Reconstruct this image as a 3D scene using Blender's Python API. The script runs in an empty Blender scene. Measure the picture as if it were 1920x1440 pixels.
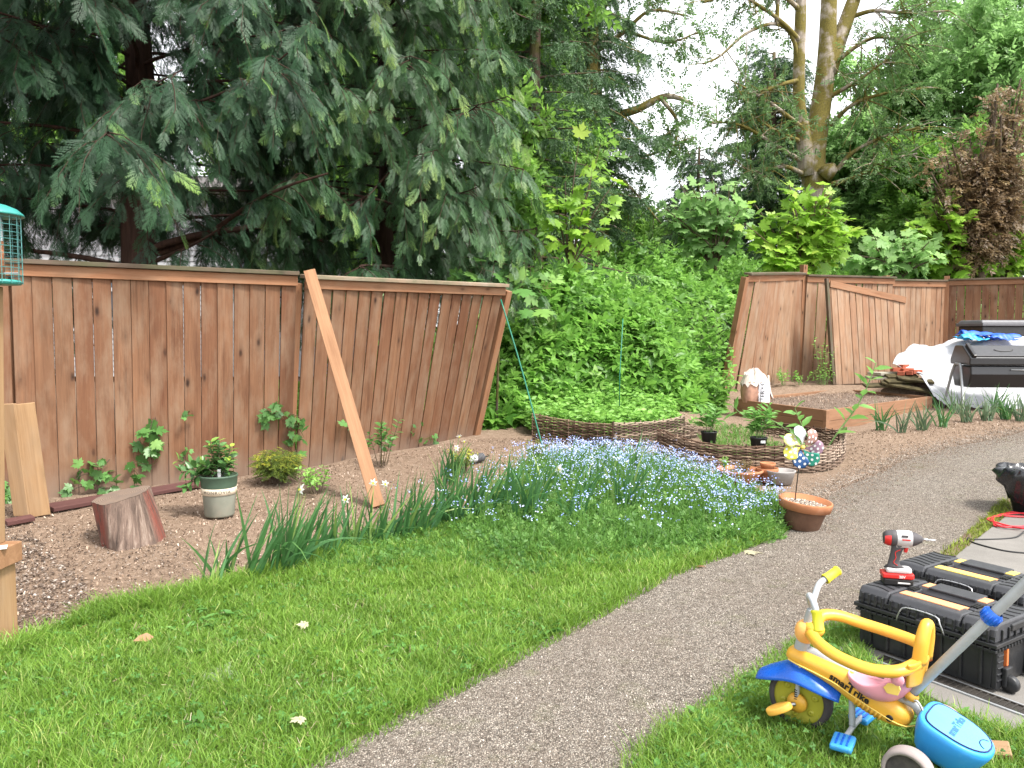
import bpy, math, random
import numpy as np
from mathutils import Vector, Matrix
random.seed(11)
rng = np.random.default_rng(11)
PI = math.pi
scene = bpy.context.scene
COL = scene.collection
A3 = lambda *a: np.array(a, dtype=float)

# ------------------------------------------------------------------ camera
F_PX = 1450.0; PITCH = math.atan(91 / F_PX); EYE = A3(0, 0, 1.4)
cam_d = bpy.data.cameras.new('camera'); cam = bpy.data.objects.new('camera', cam_d); COL.objects.link(cam)
cam_d.sensor_width = 36; cam_d.lens = F_PX / 1920 * 36; cam_d.clip_start = .05; cam_d.clip_end = 3000
cam.location = EYE; cam.rotation_euler = (PI / 2 - PITCH, 0, 0)
scene.camera = cam
_U = A3(0, math.sin(PITCH), math.cos(PITCH)); _F = A3(0, math.cos(PITCH), -math.sin(PITCH))

def ray(px, py): return _F + A3(1, 0, 0) * (px - 960) / F_PX + _U * (720 - py) / F_PX
def at(px, py, Y):                       # the point of a sight line at distance Y
    d = ray(px, py); return EYE + d * (Y / d[1])

# ------------------------------------------------------------------ terrain
CP = np.array([
 (-6,2,0),(-3,2,0),(0,2,0),(3,2,0),(6,2,0),(-3,3.6,0),(0,3.6,0),(1.5,3,0),(3,3.5,0),(5,4,0),(-1,4.8,.01),(1.5,5,.0),(3.5,5.5,.01),(6,6,.03),
 (-5,5,.1),(-3.7,6,.13),(-2.9,6.6,.13),(-2.1,7.3,.14),(-1.2,8.1,.18),(-.5,9.1,.23),(-2,5.8,.06),(-.6,6.6,.07),(.6,7,.08),(2,6.8,.05),(3.4,7,.05),(5,8,.1),(8,8,.12),
 (.2,9,.2),(1.2,9,.17),(2.2,8.8,.14),(4,9.8,.2),(3.35,11.5,.22),(6.6,12,.27),(9,11,.25),(3.6,13,.46),(5.4,14.6,.55),(7.5,15.6,.58),(9,16.2,.6),(12,15,.58),(2,11.5,.4),(1,11,.4),
 (-5,9,.3),(-9,7,.25),(-3,11,.4),(-12,12,.4),(-1,14,.7),(4,18,.9),(9,20,.9),(16,18,.8),(0,26,1.2),(-14,24,.8),(16,30,1.2),(30,30,1),(-30,30,1),(0,60,1.5),(60,60,1.5),(-60,60,1.5)], float)
def terr(x, y):
    x = np.asarray(x, float); y = np.asarray(y, float)
    d2 = (x[..., None] - CP[:, 0]) ** 2 + (y[..., None] - CP[:, 1]) ** 2
    w = 1 / (d2 + .35) ** 2.2
    return (w * CP[:, 2]).sum(-1) / w.sum(-1)
def tz(x, y): return float(terr(x, y))
def G(px, py, dz=0.0):                   # where a sight line meets the ground
    d = ray(px, py); lo, hi = .5, 400.0
    t = .5
    while t < 400:
        p = EYE + d * t
        if p[2] < tz(p[0], p[1]) + dz: break
        t *= 1.03
    lo, hi = t / 1.03, t
    for _ in range(25):
        m = (lo + hi) / 2; p = EYE + d * m
        if p[2] < tz(p[0], p[1]) + dz: hi = m
        else: lo = m
    return EYE + d * hi

# ------------------------------------------------------------------ mesh builder
def unit(v): v = np.asarray(v, float); return v / max(1e-9, np.linalg.norm(v))
def frame(x, zhint=(0, 0, 1)):           # columns: x, y, z with x kept
    x = unit(x); z = np.asarray(zhint, float)
    if abs(np.dot(unit(z), x)) > .98: z = A3(1, 0, 0)
    y = unit(np.cross(z, x)); z = np.cross(x, y)
    return np.column_stack([x, y, z])
def rotz(a): c, s = math.cos(a), math.sin(a); return np.array([[c, -s, 0], [s, c, 0], [0, 0, 1.]])
def roty(a): c, s = math.cos(a), math.sin(a); return np.array([[c, 0, s], [0, 1, 0], [-s, 0, c]])
def rotx(a): c, s = math.cos(a), math.sin(a); return np.array([[1, 0, 0], [0, c, -s], [0, s, c]])
def smooth_path(P, n=6):
    P = [np.asarray(p, float) for p in P]
    if len(P) < 3: return P
    out = []
    for i in range(len(P) - 1):
        p0 = P[i - 1] if i else 2 * P[0] - P[1]; p1, p2 = P[i], P[i + 1]; p3 = P[i + 2] if i + 2 < len(P) else 2 * p2 - p1
        for k in range(n):
            t = k / n
            out.append(.5 * (2 * p1 + (p2 - p0) * t + (2 * p0 - 5 * p1 + 4 * p2 - p3) * t * t + (3 * p1 - p0 - 3 * p2 + p3) * t ** 3))
    out.append(P[-1]); return out

class MB:
    def __init__(s): s.v = []; s.f = []; s.wc = []; s.ti = []
    def add(s, V, F, R=None, o=(0, 0, 0), wc=None, ti=0.0):
        V = np.asarray(V, float).reshape(-1, 3); b = len(s.v)
        W = V if wc is None else np.asarray(wc, float)
        s.wc.extend(map(tuple, W))
        if R is not None: V = V @ np.asarray(R).T
        V = V + np.asarray(o, float)
        s.v.extend(map(tuple, V)); s.f.extend(tuple(b + i for i in q) for q in F)
        s.ti.extend([ti] * len(V) if np.isscalar(ti) else list(ti)); return s
    def box(s, c, size, R=None, ti=0.0, taper=(1, 1)):
        x, y, z = np.asarray(size, float) / 2; a, b = taper
        V = [(-x, -y, -z), (x, -y, -z), (x, y, -z), (-x, y, -z), (-x * a, -y * b, z), (x * a, -y * b, z), (x * a, y * b, z), (-x * a, y * b, z)]
        F = [(0, 3, 2, 1), (4, 5, 6, 7), (0, 1, 5, 4), (1, 2, 6, 5), (2, 3, 7, 6), (3, 0, 4, 7)]
        return s.add(V, F, R, c, ti=ti)
    def plank(s, p0, p1, wdir, w, t, ti=None, seg=1):  # wood: grain coordinates run along p0-p1
        p0 = np.asarray(p0, float); p1 = np.asarray(p1, float); L = np.linalg.norm(p1 - p0)
        x = unit(p1 - p0); y = unit(np.asarray(wdir, float) - x * np.dot(wdir, x)); z = np.cross(x, y)
        V = []; F = []
        for k in range(seg + 1):
            u = L * k / seg
            V += [(u, -w / 2, -t / 2), (u, w / 2, -t / 2), (u, w / 2, t / 2), (u, -w / 2, t / 2)]
            if k:
                b = 4 * (k - 1)
                F += [(b, b + 4, b + 5, b + 1), (b + 1, b + 5, b + 6, b + 2), (b + 2, b + 6, b + 7, b + 3), (b + 3, b + 7, b + 4, b)]
        F += [(0, 1, 2, 3), (4 * seg + 3, 4 * seg + 2, 4 * seg + 1, 4 * seg)]
        off = rng.uniform(0, 50, 3); wc = np.array(V) + off
        return s.add(V, F, np.column_stack([x, y, z]), p0, wc=wc, ti=random.random() if ti is None else ti)
    def tube(s, P, r, n=8, caps=True, ti=0.0, flat=1.0, up=(0, 0, 1)):
        P = [np.asarray(p, float) for p in P]; m = len(P)
        r = [r] * m if np.isscalar(r) else list(r)
        if len(r) != m: r = list(np.interp(np.linspace(0, 1, m), np.linspace(0, 1, len(r)), r))
        V = []; F = []; prev = None; acc = 0; W = []
        for i in range(m):
            t = unit(P[min(i + 1, m - 1)] - P[max(i - 1, 0)])
            if prev is None:
                a = np.asarray(up, float)
                if abs(np.dot(a, t)) > .9: a = A3(1, 0, 0)
            else: a = prev
            a = unit(a - t * np.dot(a, t)); prev = a; b = np.cross(t, a)
            if i: acc += np.linalg.norm(P[i] - P[i - 1])
            for k in range(n):
                th = 2 * PI * k / n
                V.append(P[i] + r[i] * (math.cos(th) * a * flat + math.sin(th) * b)); W.append((acc, r[i] * math.cos(th), r[i] * math.sin(th)))
            if i:
                q = (i - 1) * n
                F += [(q + k, q + (k + 1) % n, q + n + (k + 1) % n, q + n + k) for k in range(n)]
        if caps: F += [tuple(range(n - 1, -1, -1)), tuple((m - 1) * n + k for k in range(n))]
        return s.add(V, F, wc=W, ti=ti)
    def lathe(s, prof, n=28, R=None, o=(0, 0, 0), caps=True, ti=0.0):
        V = []; F = []
        for i, (r, z) in enumerate(prof):
            for k in range(n):
                a = 2 * PI * k / n; V.append((r * math.cos(a), r * math.sin(a), z))
            if i:
                q = (i - 1) * n
                F += [(q + k, q + (k + 1) % n, q + n + (k + 1) % n, q + n + k) for k in range(n)]
        if caps: F += [tuple(range(n - 1, -1, -1)), tuple((len(prof) - 1) * n + k for k in range(n))]
        return s.add(V, F, R, o, ti=ti)
    def prism(s, poly, h, R=None, o=(0, 0, 0), ti=0.0):   # outline in xy, extruded to z = h
        n = len(poly); V = [(x, y, 0) for x, y in poly] + [(x, y, h) for x, y in poly]
        F = [tuple(range(n - 1, -1, -1)), tuple(range(n, 2 * n))] + [(k, (k + 1) % n, n + (k + 1) % n, n + k) for k in range(n)]
        return s.add(V, F, R, o, ti=ti)
    def grid(s, fn, nu, nv, ti=0.0, wrap=False):         # fn(u, v) -> point
        V = [fn(i / (nu - 1), j / (nv - 1)) for i in range(nu) for j in range(nv)]
        F = [(i * nv + j, (i + 1) * nv + j, (i + 1) * nv + j + 1, i * nv + j + 1) for i in range(nu - 1) for j in range(nv - 1)]
        return s.add(V, F, ti=ti)
    def loft(s, rings, ti=0.0, caps=True, closed=True):
        n = len(rings[0]); V = [p for r in rings for p in r]; F = []
        for i in range(len(rings) - 1):
            for k in range(n if closed else n - 1):
                F.append((i * n + k, i * n + (k + 1) % n, (i + 1) * n + (k + 1) % n, (i + 1) * n + k))
        if caps: F += [tuple(range(n - 1, -1, -1)), tuple((len(rings) - 1) * n + k for k in range(n))]
        return s.add(V, F, ti=ti)
    def build(s, name, mat, parent=None, smooth=False, bevel=0, solid=0, subsurf=0, segs=2):
        me = bpy.data.meshes.new(name); me.from_pydata(s.v, [], s.f); me.update()
        a = me.attributes.new('wc', 'FLOAT_VECTOR', 'POINT'); a.data.foreach_set('vector', np.array(s.wc, np.float32).ravel())
        a = me.attributes.new('tint', 'FLOAT', 'POINT'); a.data.foreach_set('value', np.array(s.ti, np.float32))
        return finish(name, me, mat, parent, smooth, bevel, solid, subsurf, segs)

def finish(name, me, mat, parent, smooth=False, bevel=0, solid=0, subsurf=0, segs=2):
    o = bpy.data.objects.new(name, me); COL.objects.link(o); me.materials.append(mat)
    if parent is not None: o.parent = parent
    if smooth: me.polygons.foreach_set('use_smooth', [True] * len(me.polygons))
    if solid:
        m = o.modifiers.new('solid', 'SOLIDIFY'); m.thickness = solid; m.offset = 0
    if bevel:
        m = o.modifiers.new('bevel', 'BEVEL'); m.width = bevel; m.segments = segs; m.limit_method = 'ANGLE'; m.angle_limit = .6; m.harden_normals = False
    if subsurf:
        m = o.modifiers.new('subsurf', 'SUBSURF'); m.levels = m.render_levels = subsurf
    return o

class Bulk:                               # very many small triangles, joined with numpy
    def __init__(s): s.V = []; s.F = []; s.T = []; s.n = 0
    def raw(s, V, F, T):
        s.V.append(np.asarray(V, np.float32)); s.F.append(np.asarray(F, np.int64) + s.n); s.T.append(np.asarray(T, np.float32)); s.n += len(V)
    def scatter(s, tv, tf, pos, R, sc, tint, vt=None):
        pos = np.asarray(pos, float)
        if len(pos) == 0: return
        sc = np.asarray(sc, float)
        if sc.ndim == 0: sc = np.full(len(pos), float(sc))
        L = tv[None] * (sc[:, None, None] if sc.ndim == 1 else sc[:, None, :])
        V = np.einsum('nij,nkj->nki', R, L) + pos[:, None, :]
        k = len(tv); F = tf[None] + (np.arange(len(pos)) * k)[:, None, None]
        T = np.repeat(np.asarray(tint, float)[:, None], k, 1)
        if vt is not None: T = T + vt[None]
        s.raw(V.reshape(-1, 3), F.reshape(-1, 3), T.ravel())
    def build(s, name, mat, parent=None, smooth=False):
        V = np.concatenate(s.V); F = np.concatenate(s.F).astype(np.int32); T = np.concatenate(s.T)
        me = bpy.data.meshes.new(name); me.vertices.add(len(V)); me.vertices.foreach_set('co', V.ravel())
        me.loops.add(F.size); me.loops.foreach_set('vertex_index', F.ravel())
        me.polygons.add(len(F)); me.polygons.foreach_set('loop_start', np.arange(0, F.size, 3, dtype=np.int32))
        try: me.polygons.foreach_set('loop_total', np.full(len(F), 3, np.int32))
        except Exception: pass
        me.update(calc_edges=True)
        a = me.attributes.new('tint', 'FLOAT', 'POINT'); a.data.foreach_set('value', T)
        return finish(name, me, mat, parent, smooth)

def frames(d, n):                         # columns side, d, normal-ish for arrays
    d = d / np.maximum(1e-9, np.linalg.norm(d, axis=-1, keepdims=True))
    x = np.cross(d, n); x /= np.maximum(1e-9, np.linalg.norm(x, axis=-1, keepdims=True))
    z = np.cross(x, d)
    return np.stack([x, d, z], -1)
def rdir(n, zlo=-1, zhi=1):
    z = rng.uniform(zlo, zhi, n); a = rng.uniform(0, 2 * PI, n); r = np.sqrt(np.maximum(0, 1 - z * z))
    return np.stack([r * np.cos(a), r * np.sin(a), z], -1)

# leaf templates: stalk at the origin, tip towards +y, face up +z
def T_(V, F): return np.array(V, float), np.array(F, int)
LEAF = T_([(0, 0, 0), (-.26, .35, .05), (.26, .35, .05), (0, .45, -.02), (-.17, .72, .02), (.17, .72, .02), (0, 1, -.1)],
          [(0, 3, 1), (0, 2, 3), (1, 3, 4), (2, 5, 3), (3, 6, 4), (3, 5, 6)])
DIAM = T_([(0, 0, 0), (-.3, .5, .06), (.3, .5, .06), (0, 1, -.06)], [(0, 2, 1), (1, 2, 3)])
def _maple():
    pts = [(0, 0), (.12, -.1), (.42, -.05), (.33, .12), (.62, .22), (.5, .34), (.72, .62), (.46, .58), (.38, .66), (.22, .52), (.26, .8), (.12, .82), (0, 1.08)]
    full = pts + [(-x, y) for x, y in pts[-2:0:-1]]
    V = [(0, .35, -.03)] + [(x, y, -.12 * abs(x) - .1 * max(0, y - .6)) for x, y in full]
    n = len(full); return T_(V, [(0, 1 + k, 1 + (k + 1) % n) for k in range(n)])
MAPLE = _maple()
def _join(items):
    V = []; F = []; b = 0
    for tv, tf, R, o, s in items:
        V.append(tv * s @ np.asarray(R).T + np.asarray(o)); F.append(tf + b); b += len(tv)
    return np.concatenate(V), np.concatenate(F)
TRIF = _join([(LEAF[0], LEAF[1], np.eye(3), (0, .3, 0), .8), (LEAF[0], LEAF[1], rotz(1.25), (0, .26, 0), .62), (LEAF[0], LEAF[1], rotz(-1.25), (0, .26, 0), .62)])
def _frond(seed):                         # flat drooping cypress spray, feathered twice
    r = np.random.default_rng(seed); V = []; F = []
    def kite(o, d, L, w, z0):
        d = d / np.linalg.norm(d); nrm = np.array([-d[1], d[0]]); b = len(V)
        m = o + d * L * .45; e = o + d * L
        V.extend([(o[0], o[1], z0), (m[0] + nrm[0] * w, m[1] + nrm[1] * w, z0 + .006), (m[0] - nrm[0] * w, m[1] - nrm[1] * w, z0 + .006), (e[0], e[1], z0 - .03)])
        F.extend([(b, b + 2, b + 1), (b + 1, b + 2, b + 3)])
    axis = lambda t: np.array([.05 * math.sin(3 * t + seed), t])
    zf = lambda t: -.22 * t * t
    n = 10
    for i in range(n):
        t = .03 + .93 * i / n; o = axis(t); L = .58 * (1 - t) ** .9 * (t + .3) ** .25 * r.uniform(.65, 1.2) + .06
        for sgn in (-1, 1):
            a = sgn * r.uniform(.45, .75); d = np.array([math.sin(a), math.cos(a)]); kite(o, d, L, .011, zf(t))
            for j in range(4):
                u = .2 + .2 * j
                if L * (1 - u) < .03: break
                oo = o + d * L * u
                for s2 in (-1, 1):
                    a2 = a + s2 * .5; kite(oo, np.array([math.sin(a2), math.cos(a2)]), L * (.36 - .26 * u) + .012, .0085, zf(t) - .02 * u)
    for i in range(6):
        t = i / 6; kite(axis(t), axis(t + .17) - axis(t) + 1e-6, .2, .012, zf(t))
    return T_(V, F)
FRONDS = [_frond(k) for k in range(4)]
def _sprig(seed, nl=9, spread=1.0):        # twig with leaves, about one unit long
    r = np.random.default_rng(seed); it = []
    for i in range(nl):
        t = (i + .5) / nl; a = (1 if i % 2 else -1) * r.uniform(.5, 1.2) * spread
        it.append((LEAF[0], LEAF[1], rotz(-a) @ rotx(r.uniform(-.6, .3)) @ roty(r.uniform(-.5, .5)), (0, t, -.15 * t * t), r.uniform(.26, .38)))
    it.append((LEAF[0], LEAF[1], rotx(-.2), (0, .95, -.14), .34))
    return _join(it)
SPRIGS = [_sprig(k) for k in range(4)]
def _needle_spray(seed):                  # spruce shoot with drooping sub-shoots
    r = np.random.default_rng(seed); V = []; F = []
    for i in range(46):
        t = r.uniform(0, 1); a = r.uniform(-1.2, 1.2); L = r.uniform(.12, .3) * (1.15 - t * .6); d = A3(math.sin(a), math.cos(a) * .8, r.uniform(-.75, .1)); d = unit(d)
        w = unit(np.cross(d, r.normal(size=3))) * .017; o = A3(0, t, -.25 * t * t); b = len(V)
        V += [tuple(o), tuple(o + d * L * .5 + w), tuple(o + d * L * .5 - w), tuple(o + d * L)]; F += [(b, b + 2, b + 1), (b + 1, b + 2, b + 3)]
    return T_(V, F)
NEEDLES = [_needle_spray(k) for k in range(4)]

# ------------------------------------------------------------------ scene records
def tag(o, label=None, cat=None, group=None, kind=None):
    if label: o['label'] = label
    if cat: o['category'] = cat
    if group: o['group'] = group
    if kind: o['kind'] = kind
    return o
def thing(name, label, cat, loc=(0, 0, 0), group=None, rz=0):
    o = bpy.data.objects.new(name, None); COL.objects.link(o); o.location = loc; o.rotation_euler = (0, 0, rz); o.empty_display_size = .1
    return tag(o, label, cat, group)
def copy_tree(o, parent=None):
    c = o.copy(); COL.objects.link(c); c.parent = parent
    for ch in list(o.children): copy_tree(ch, c)
    return c
# ------------------------------------------------------------------ materials
class NT:
    def __init__(s, name):
        m = s.m = bpy.data.materials.new(name); m.use_nodes = True; s.t = m.node_tree; s.t.nodes.clear()
        s.out = s.n('ShaderNodeOutputMaterial')
    def n(s, typ, **kw):
        x = s.t.nodes.new(typ)
        for k, v in kw.items():
            if k.startswith('_'): setattr(x, k[1:], v)
            else:
                i = x.inputs[int(k[1:])] if k[0] == 'i' and k[1:].isdigit() else x.inputs[k.replace('__', ' ')]
                if isinstance(v, bpy.types.NodeSocket): s.t.links.new(v, i)
                else: i.default_value = v
        return x
    def link(s, a, b): s.t.links.new(a, b)
    def attr(s, name, out='Fac'): return s.n('ShaderNodeAttribute', _attribute_name=name).outputs[out]
    def noise(s, scale, vec=None, detail=4, rough=.55, dist=0, out='Fac'):
        x = s.n('ShaderNodeTexNoise', Scale=scale, Detail=detail, Roughness=rough, Distortion=dist)
        if vec is not None: s.link(vec, x.inputs['Vector'])
        return x.outputs[out]
    def pos(s): return s.n('ShaderNodeNewGeometry').outputs['Position']
    def scale(s, vec, sc): return s.n('ShaderNodeVectorMath', _operation='MULTIPLY', i0=vec, i1=sc).outputs[0]
    def ramp(s, fac, stops):
        x = s.n('ShaderNodeValToRGB'); s.link(fac, x.inputs[0]); e = x.color_ramp.elements
        while len(e) < len(stops): e.new(.5)
        for k, (p, c) in enumerate(stops):
            e[k].position = p; e[k].color = (*c, 1) if len(c) == 3 else c
        return x.outputs[0]
    def mix(s, fac, a, b, blend='MIX'):
        x = s.n('ShaderNodeMix', _data_type='RGBA', _blend_type=blend)
        for i, v in ((0, fac), (6, a), (7, b)):
            if isinstance(v, bpy.types.NodeSocket): s.link(v, x.inputs[i])
            else: x.inputs[i].default_value = (*v, 1) if isinstance(v, tuple) and len(v) == 3 else v
        return x.outputs[2]
    def math(s, op, a, b=0.0, clamp=False):
        return s.n('ShaderNodeMath', _operation=op, _use_clamp=clamp, i0=a, i1=b).outputs[0]
    def rng(s, v, a, b, c=0., d=1.): return s.n('ShaderNodeMapRange', i0=v, i1=a, i2=b, i3=c, i4=d).outputs[0]
    def bump(s, h, strength=.3, dist=.01):
        return s.n('ShaderNodeBump', Strength=strength, Distance=dist, Height=h).outputs[0]
    def bsdf(s, col, rough=.6, spec=.4, normal=None, metal=0., **kw):
        b = s.n('ShaderNodeBsdfPrincipled', Metallic=metal)
        for k, v in (('Base Color', col), ('Roughness', rough), ('Specular IOR Level', spec)):
            if isinstance(v, bpy.types.NodeSocket): s.link(v, b.inputs[k])
            else: b.inputs[k].default_value = (*v, 1) if isinstance(v, tuple) and len(v) == 3 else v
        if normal is not None: s.link(normal, b.inputs['Normal'])
        for k, v in kw.items(): b.inputs[k.replace('__', ' ')].default_value = v
        s.link(b.outputs[0], s.out.inputs[0]); return b

def plain(name, col, rough=.5, spec=.4, var=.12, scale=14, bump=.05, metal=0., dirt=None, dirt_amt=.35, coat=0.):
    t = NT(name); p = t.n('ShaderNodeTexCoord').outputs['Object']
    n = t.noise(scale, p, 5); n2 = t.noise(scale * 9, p, 3)
    c = t.mix(t.rng(n, .3, .7), tuple(x * (1 - var) for x in col), tuple(min(1, x * (1 + var)) for x in col))
    if dirt: c = t.mix(t.rng(t.noise(scale * .6, p, 6, .7), .52, .75, 0, dirt_amt), c, dirt)
    r = t.rng(n2, .2, .8, max(0, rough - .1), min(1, rough + .1))
    b = t.bsdf(c, r, spec, t.bump(n2, bump, .004), metal)
    if coat: b.inputs['Coat Weight'].default_value = coat; b.inputs['Coat Roughness'].default_value = .15
    return t.m

def wood(name, dark, light, grey=None, grey_amt=.4, rough=.75, knots=True, green=None, stain=0.0, tintamt=.5):
    t = NT(name); w = t.attr('wc', 'Vector'); ti = t.attr('tint')
    off = t.n('ShaderNodeCombineXYZ', X=ti, Y=ti, Z=ti).outputs[0]
    g1 = t.noise(1, t.scale(w, (1.3, 26, 26)), 5, .6, .6); g2 = t.noise(1, t.scale(w, (5, 130, 130)), 3, .6)
    big = t.noise(1, t.scale(w, (1.6, 3, 3)), 4, .6)
    c = t.ramp(t.math('ADD', t.math('MULTIPLY', g1, .7), t.math('MULTIPLY', g2, .3)), [(.36, dark), (.64, light)])
    c = t.mix(t.rng(ti, 0, 1, 0, tintamt), c, tuple(x * .62 for x in light))
    c = t.mix(t.rng(big, .35, .7, 0, .45), c, tuple(x * 1.15 for x in light))
    c = t.mix(t.math('MULTIPLY', t.math('FRACT', t.math('MULTIPLY', ti, 7.3)), tintamt), c, tuple(x * y for x, y in zip(dark, (1.35, 1.05, .9))))
    if grey: c = t.mix(t.rng(t.noise(1, t.scale(w, (2.2, 7, 7)), 5, .65), .45, .72, 0, grey_amt), c, grey)
    if knots:
        v = t.n('ShaderNodeTexVoronoi', Scale=1.0, Randomness=1.0); t.link(t.scale(w, (2.6, 6.0, 0.01)), v.inputs['Vector'])
        d = t.math('ADD', v.outputs['Distance'], t.math('MULTIPLY', t.noise(30, w, 2), .05))
        k = t.rng(d, .06, .15, 1, 0); ring = t.rng(d, .1, .3, .4, 0)
        c = t.mix(ring, c, tuple(x * .75 for x in dark)); c = t.mix(k, c, tuple(x * .3 for x in dark))
    if green:
        c = t.mix(t.rng(t.noise(3, t.pos(), 5, .7), .42, .62, 0, .7), c, green)
    if stain:                              # damp foot of the boards
        z = t.n('ShaderNodeSeparateXYZ'); t.link(t.pos(), z.inputs[0])
        h = t.math('ADD', z.outputs[2], t.math('MULTIPLY', t.noise(6, t.pos(), 4), .25))
        c = t.mix(t.rng(h, stain + .32, stain, 0, .6), c, (.19, .15, .12))
    t.bsdf(c, rough, .25, t.bump(t.math('ADD', g1, g2), .35, .003)); return t.m

def leaf(name, a, b, c=None, trans=.35, rough=.45, spec=.35):
    t = NT(name); ti = t.attr('tint')
    stops = [(0, a), (1, b)] if c is None else [(0, a), (.72, b), (1, c)]
    col = t.ramp(ti, stops)
    col = t.mix(t.rng(t.noise(2.2, t.pos(), 3), .35, .65, 0, .35), col, tuple(x * .72 for x in a))
    bs = t.n('ShaderNodeBsdfPrincipled', Roughness=rough, **{'Specular__IOR__Level': spec}); t.link(col, bs.inputs['Base Color'])
    tr = t.n('ShaderNodeBsdfTranslucent'); t.link(t.mix(.5, col, tuple(min(1, x * 1.5) for x in b)), tr.inputs['Color'])
    mx = t.n('ShaderNodeMixShader', Fac=trans); t.link(bs.outputs[0], mx.inputs[1]); t.link(tr.outputs[0], mx.inputs[2])
    t.link(mx.outputs[0], t.out.inputs[0]); return t.m

def bark(name, dark, light, moss=None, moss_amt=.5, scale=1.0):
    t = NT(name); p = t.pos()
    g = t.noise(1, t.scale(p, (16 * scale, 16 * scale, 2.2 * scale)), 6, .65, .4); n = t.noise(2.2, p, 5, .65)
    c = t.ramp(g, [(.3, dark), (.7, light)])
    if moss: c = t.mix(t.rng(n, .56 - .22 * moss_amt, .66 - .2 * moss_amt, 0, .92), c, t.ramp(t.noise(30, p, 3), [(.3, tuple(x * .55 for x in moss)), (.7, moss)]))
    t.bsdf(c, .9, .15, t.bump(g, .8, .02)); return t.m

def soil_mat(name, a, b, c, peb=60.0):
    t = NT(name); p = t.pos()
    n1 = t.noise(.9, p, 5, .6); n2 = t.noise(22, p, 6, .7); n3 = t.noise(110, p, 3, .7)
    v = t.n('ShaderNodeTexVoronoi', Scale=peb, Randomness=1.0); t.link(p, v.inputs['Vector'])
    col = t.ramp(t.math('ADD', t.math('MULTIPLY', n2, .55), t.math('MULTIPLY', n3, .45)), [(.34, a), (.52, b), (.7, c)])
    col = t.mix(t.rng(n1, .35, .7, 0, .45), col, tuple(x * .7 for x in b))
    col = t.mix(t.math('MULTIPLY', t.rng(v.outputs['Distance'], .32, .2, 0, 1), t.rng(v.outputs['Color'], .6, .8, 0, .5)), col, tuple(min(1, x * 1.25) for x in c))
    h = t.math('ADD', t.math('MULTIPLY', n2, .7), t.math('MULTIPLY', n3, .4))
    t.bsdf(col, .95, .12, t.bump(h, .9, .025)); return t.m

def gravel_mat():
    t = NT('gravel'); p = t.pos()
    v = t.n('ShaderNodeTexVoronoi', Scale=135.0, Randomness=1.0); t.link(p, v.inputs['Vector'])
    v2 = t.n('ShaderNodeTexVoronoi', Scale=48.0, Randomness=1.0); t.link(p, v2.inputs['Vector'])
    sx = t.n('ShaderNodeSeparateColor'); t.link(v.outputs['Color'], sx.inputs[0])
    sy = t.n('ShaderNodeSeparateColor'); t.link(v2.outputs['Color'], sy.inputs[0])
    c = t.ramp(sx.outputs[0], [(0, (.1, .085, .068)), (.35, (.29, .245, .2)), (.7, (.48, .42, .35)), (1, (.68, .62, .54))])
    c2 = t.ramp(sy.outputs[0], [(0, (.17, .142, .115)), (.6, (.39, .335, .28)), (1, (.6, .54, .47))])
    c = t.mix(.4, c, c2)
    c = t.mix(t.rng(v.outputs['Distance'], .35, .62, 0, .8), c, (.045, .036, .03))
    n = t.noise(.8, p, 5, .6); n2 = t.noise(5, p, 5, .65)
    c = t.mix(t.rng(n, .42, .68, 0, .4), c, (.17, .13, .1)); c = t.mix(t.rng(n2, .56, .75, 0, .4), c, (.15, .16, .07))
    h = t.math('ADD', t.rng(v.outputs['Distance'], 0, .6, 1, 0), t.math('MULTIPLY', t.rng(v2.outputs['Distance'], 0, .6, 1, 0), .6))
    t.bsdf(c, .85, .25, t.bump(h, 1.0, .012)); return t.m

def concrete_mat():
    t = NT('concrete'); p = t.pos(); n = t.noise(3, p, 6, .7); m = t.noise(130, p, 3, .7)
    c = t.ramp(n, [(.3, (.12, .112, .102)), (.7, (.19, .178, .163))]); c = t.mix(t.rng(m, .3, .7, 0, .4), c, (.2, .185, .17))
    t.bsdf(c, .85, .3, t.bump(m, .5, .004)); return t.m

def pick_mat(name, stops, rough=.8, spec=.2, trans=0):
    t = NT(name); t.bsdf(t.ramp(t.attr('tint'), stops), rough, spec); return t.m

M = {}
M['cedar_board'] = wood('weathered cedar', (.07, .03, .015), (.2, .102, .054), (.215, .15, .1), .6, stain=.2, tintamt=.55)
M['cedar_far'] = wood('silvered cedar', (.13, .07, .04), (.33, .205, .125), (.29, .225, .165), .6, stain=.5, tintamt=.55)
M['cedar_trim'] = wood('cedar trim', (.14, .06, .027), (.27, .14, .075), (.24, .17, .11), .4, tintamt=.25)
M['cedar_cap'] = wood('mossy cap board', (.055, .038, .027), (.12, .085, .06), (.15, .13, .1), .6, green=(.06, .065, .03))
M['cedar_cap_pale'] = wood('grey cap board', (.16, .12, .085), (.33, .27, .2), (.3, .28, .24), .6, green=(.12, .12, .07))
M['lumber'] = wood('new lumber', (.17, .085, .042), (.27, .15, .08), None, tintamt=.1)
M['lumber_pale'] = wood('pale treated lumber', (.2, .115, .055), (.3, .19, .1), (.25, .19, .13), .4, tintamt=.1)
M['bed_board'] = wood('raised bed board', (.16, .08, .043), (.25, .14, .08), None, tintamt=.2)
M['dark_board'] = wood('dark red board', (.05, .02, .018), (.1, .045, .04), None, knots=False)
M['bark_stump'] = wood('stump bark', (.06, .035, .028), (.24, .16, .12), (.3, .27, .24), .7, knots=False)
M['leaf_cedar'] = leaf('cypress foliage', (.012, .038, .019), (.036, .098, .038), (.18, .32, .06), .25, .5)
M['leaf_cedar_pale'] = leaf('cypress foliage lighter', (.026, .07, .03), (.078, .165, .06), (.25, .37, .1), .3, .42)
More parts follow.
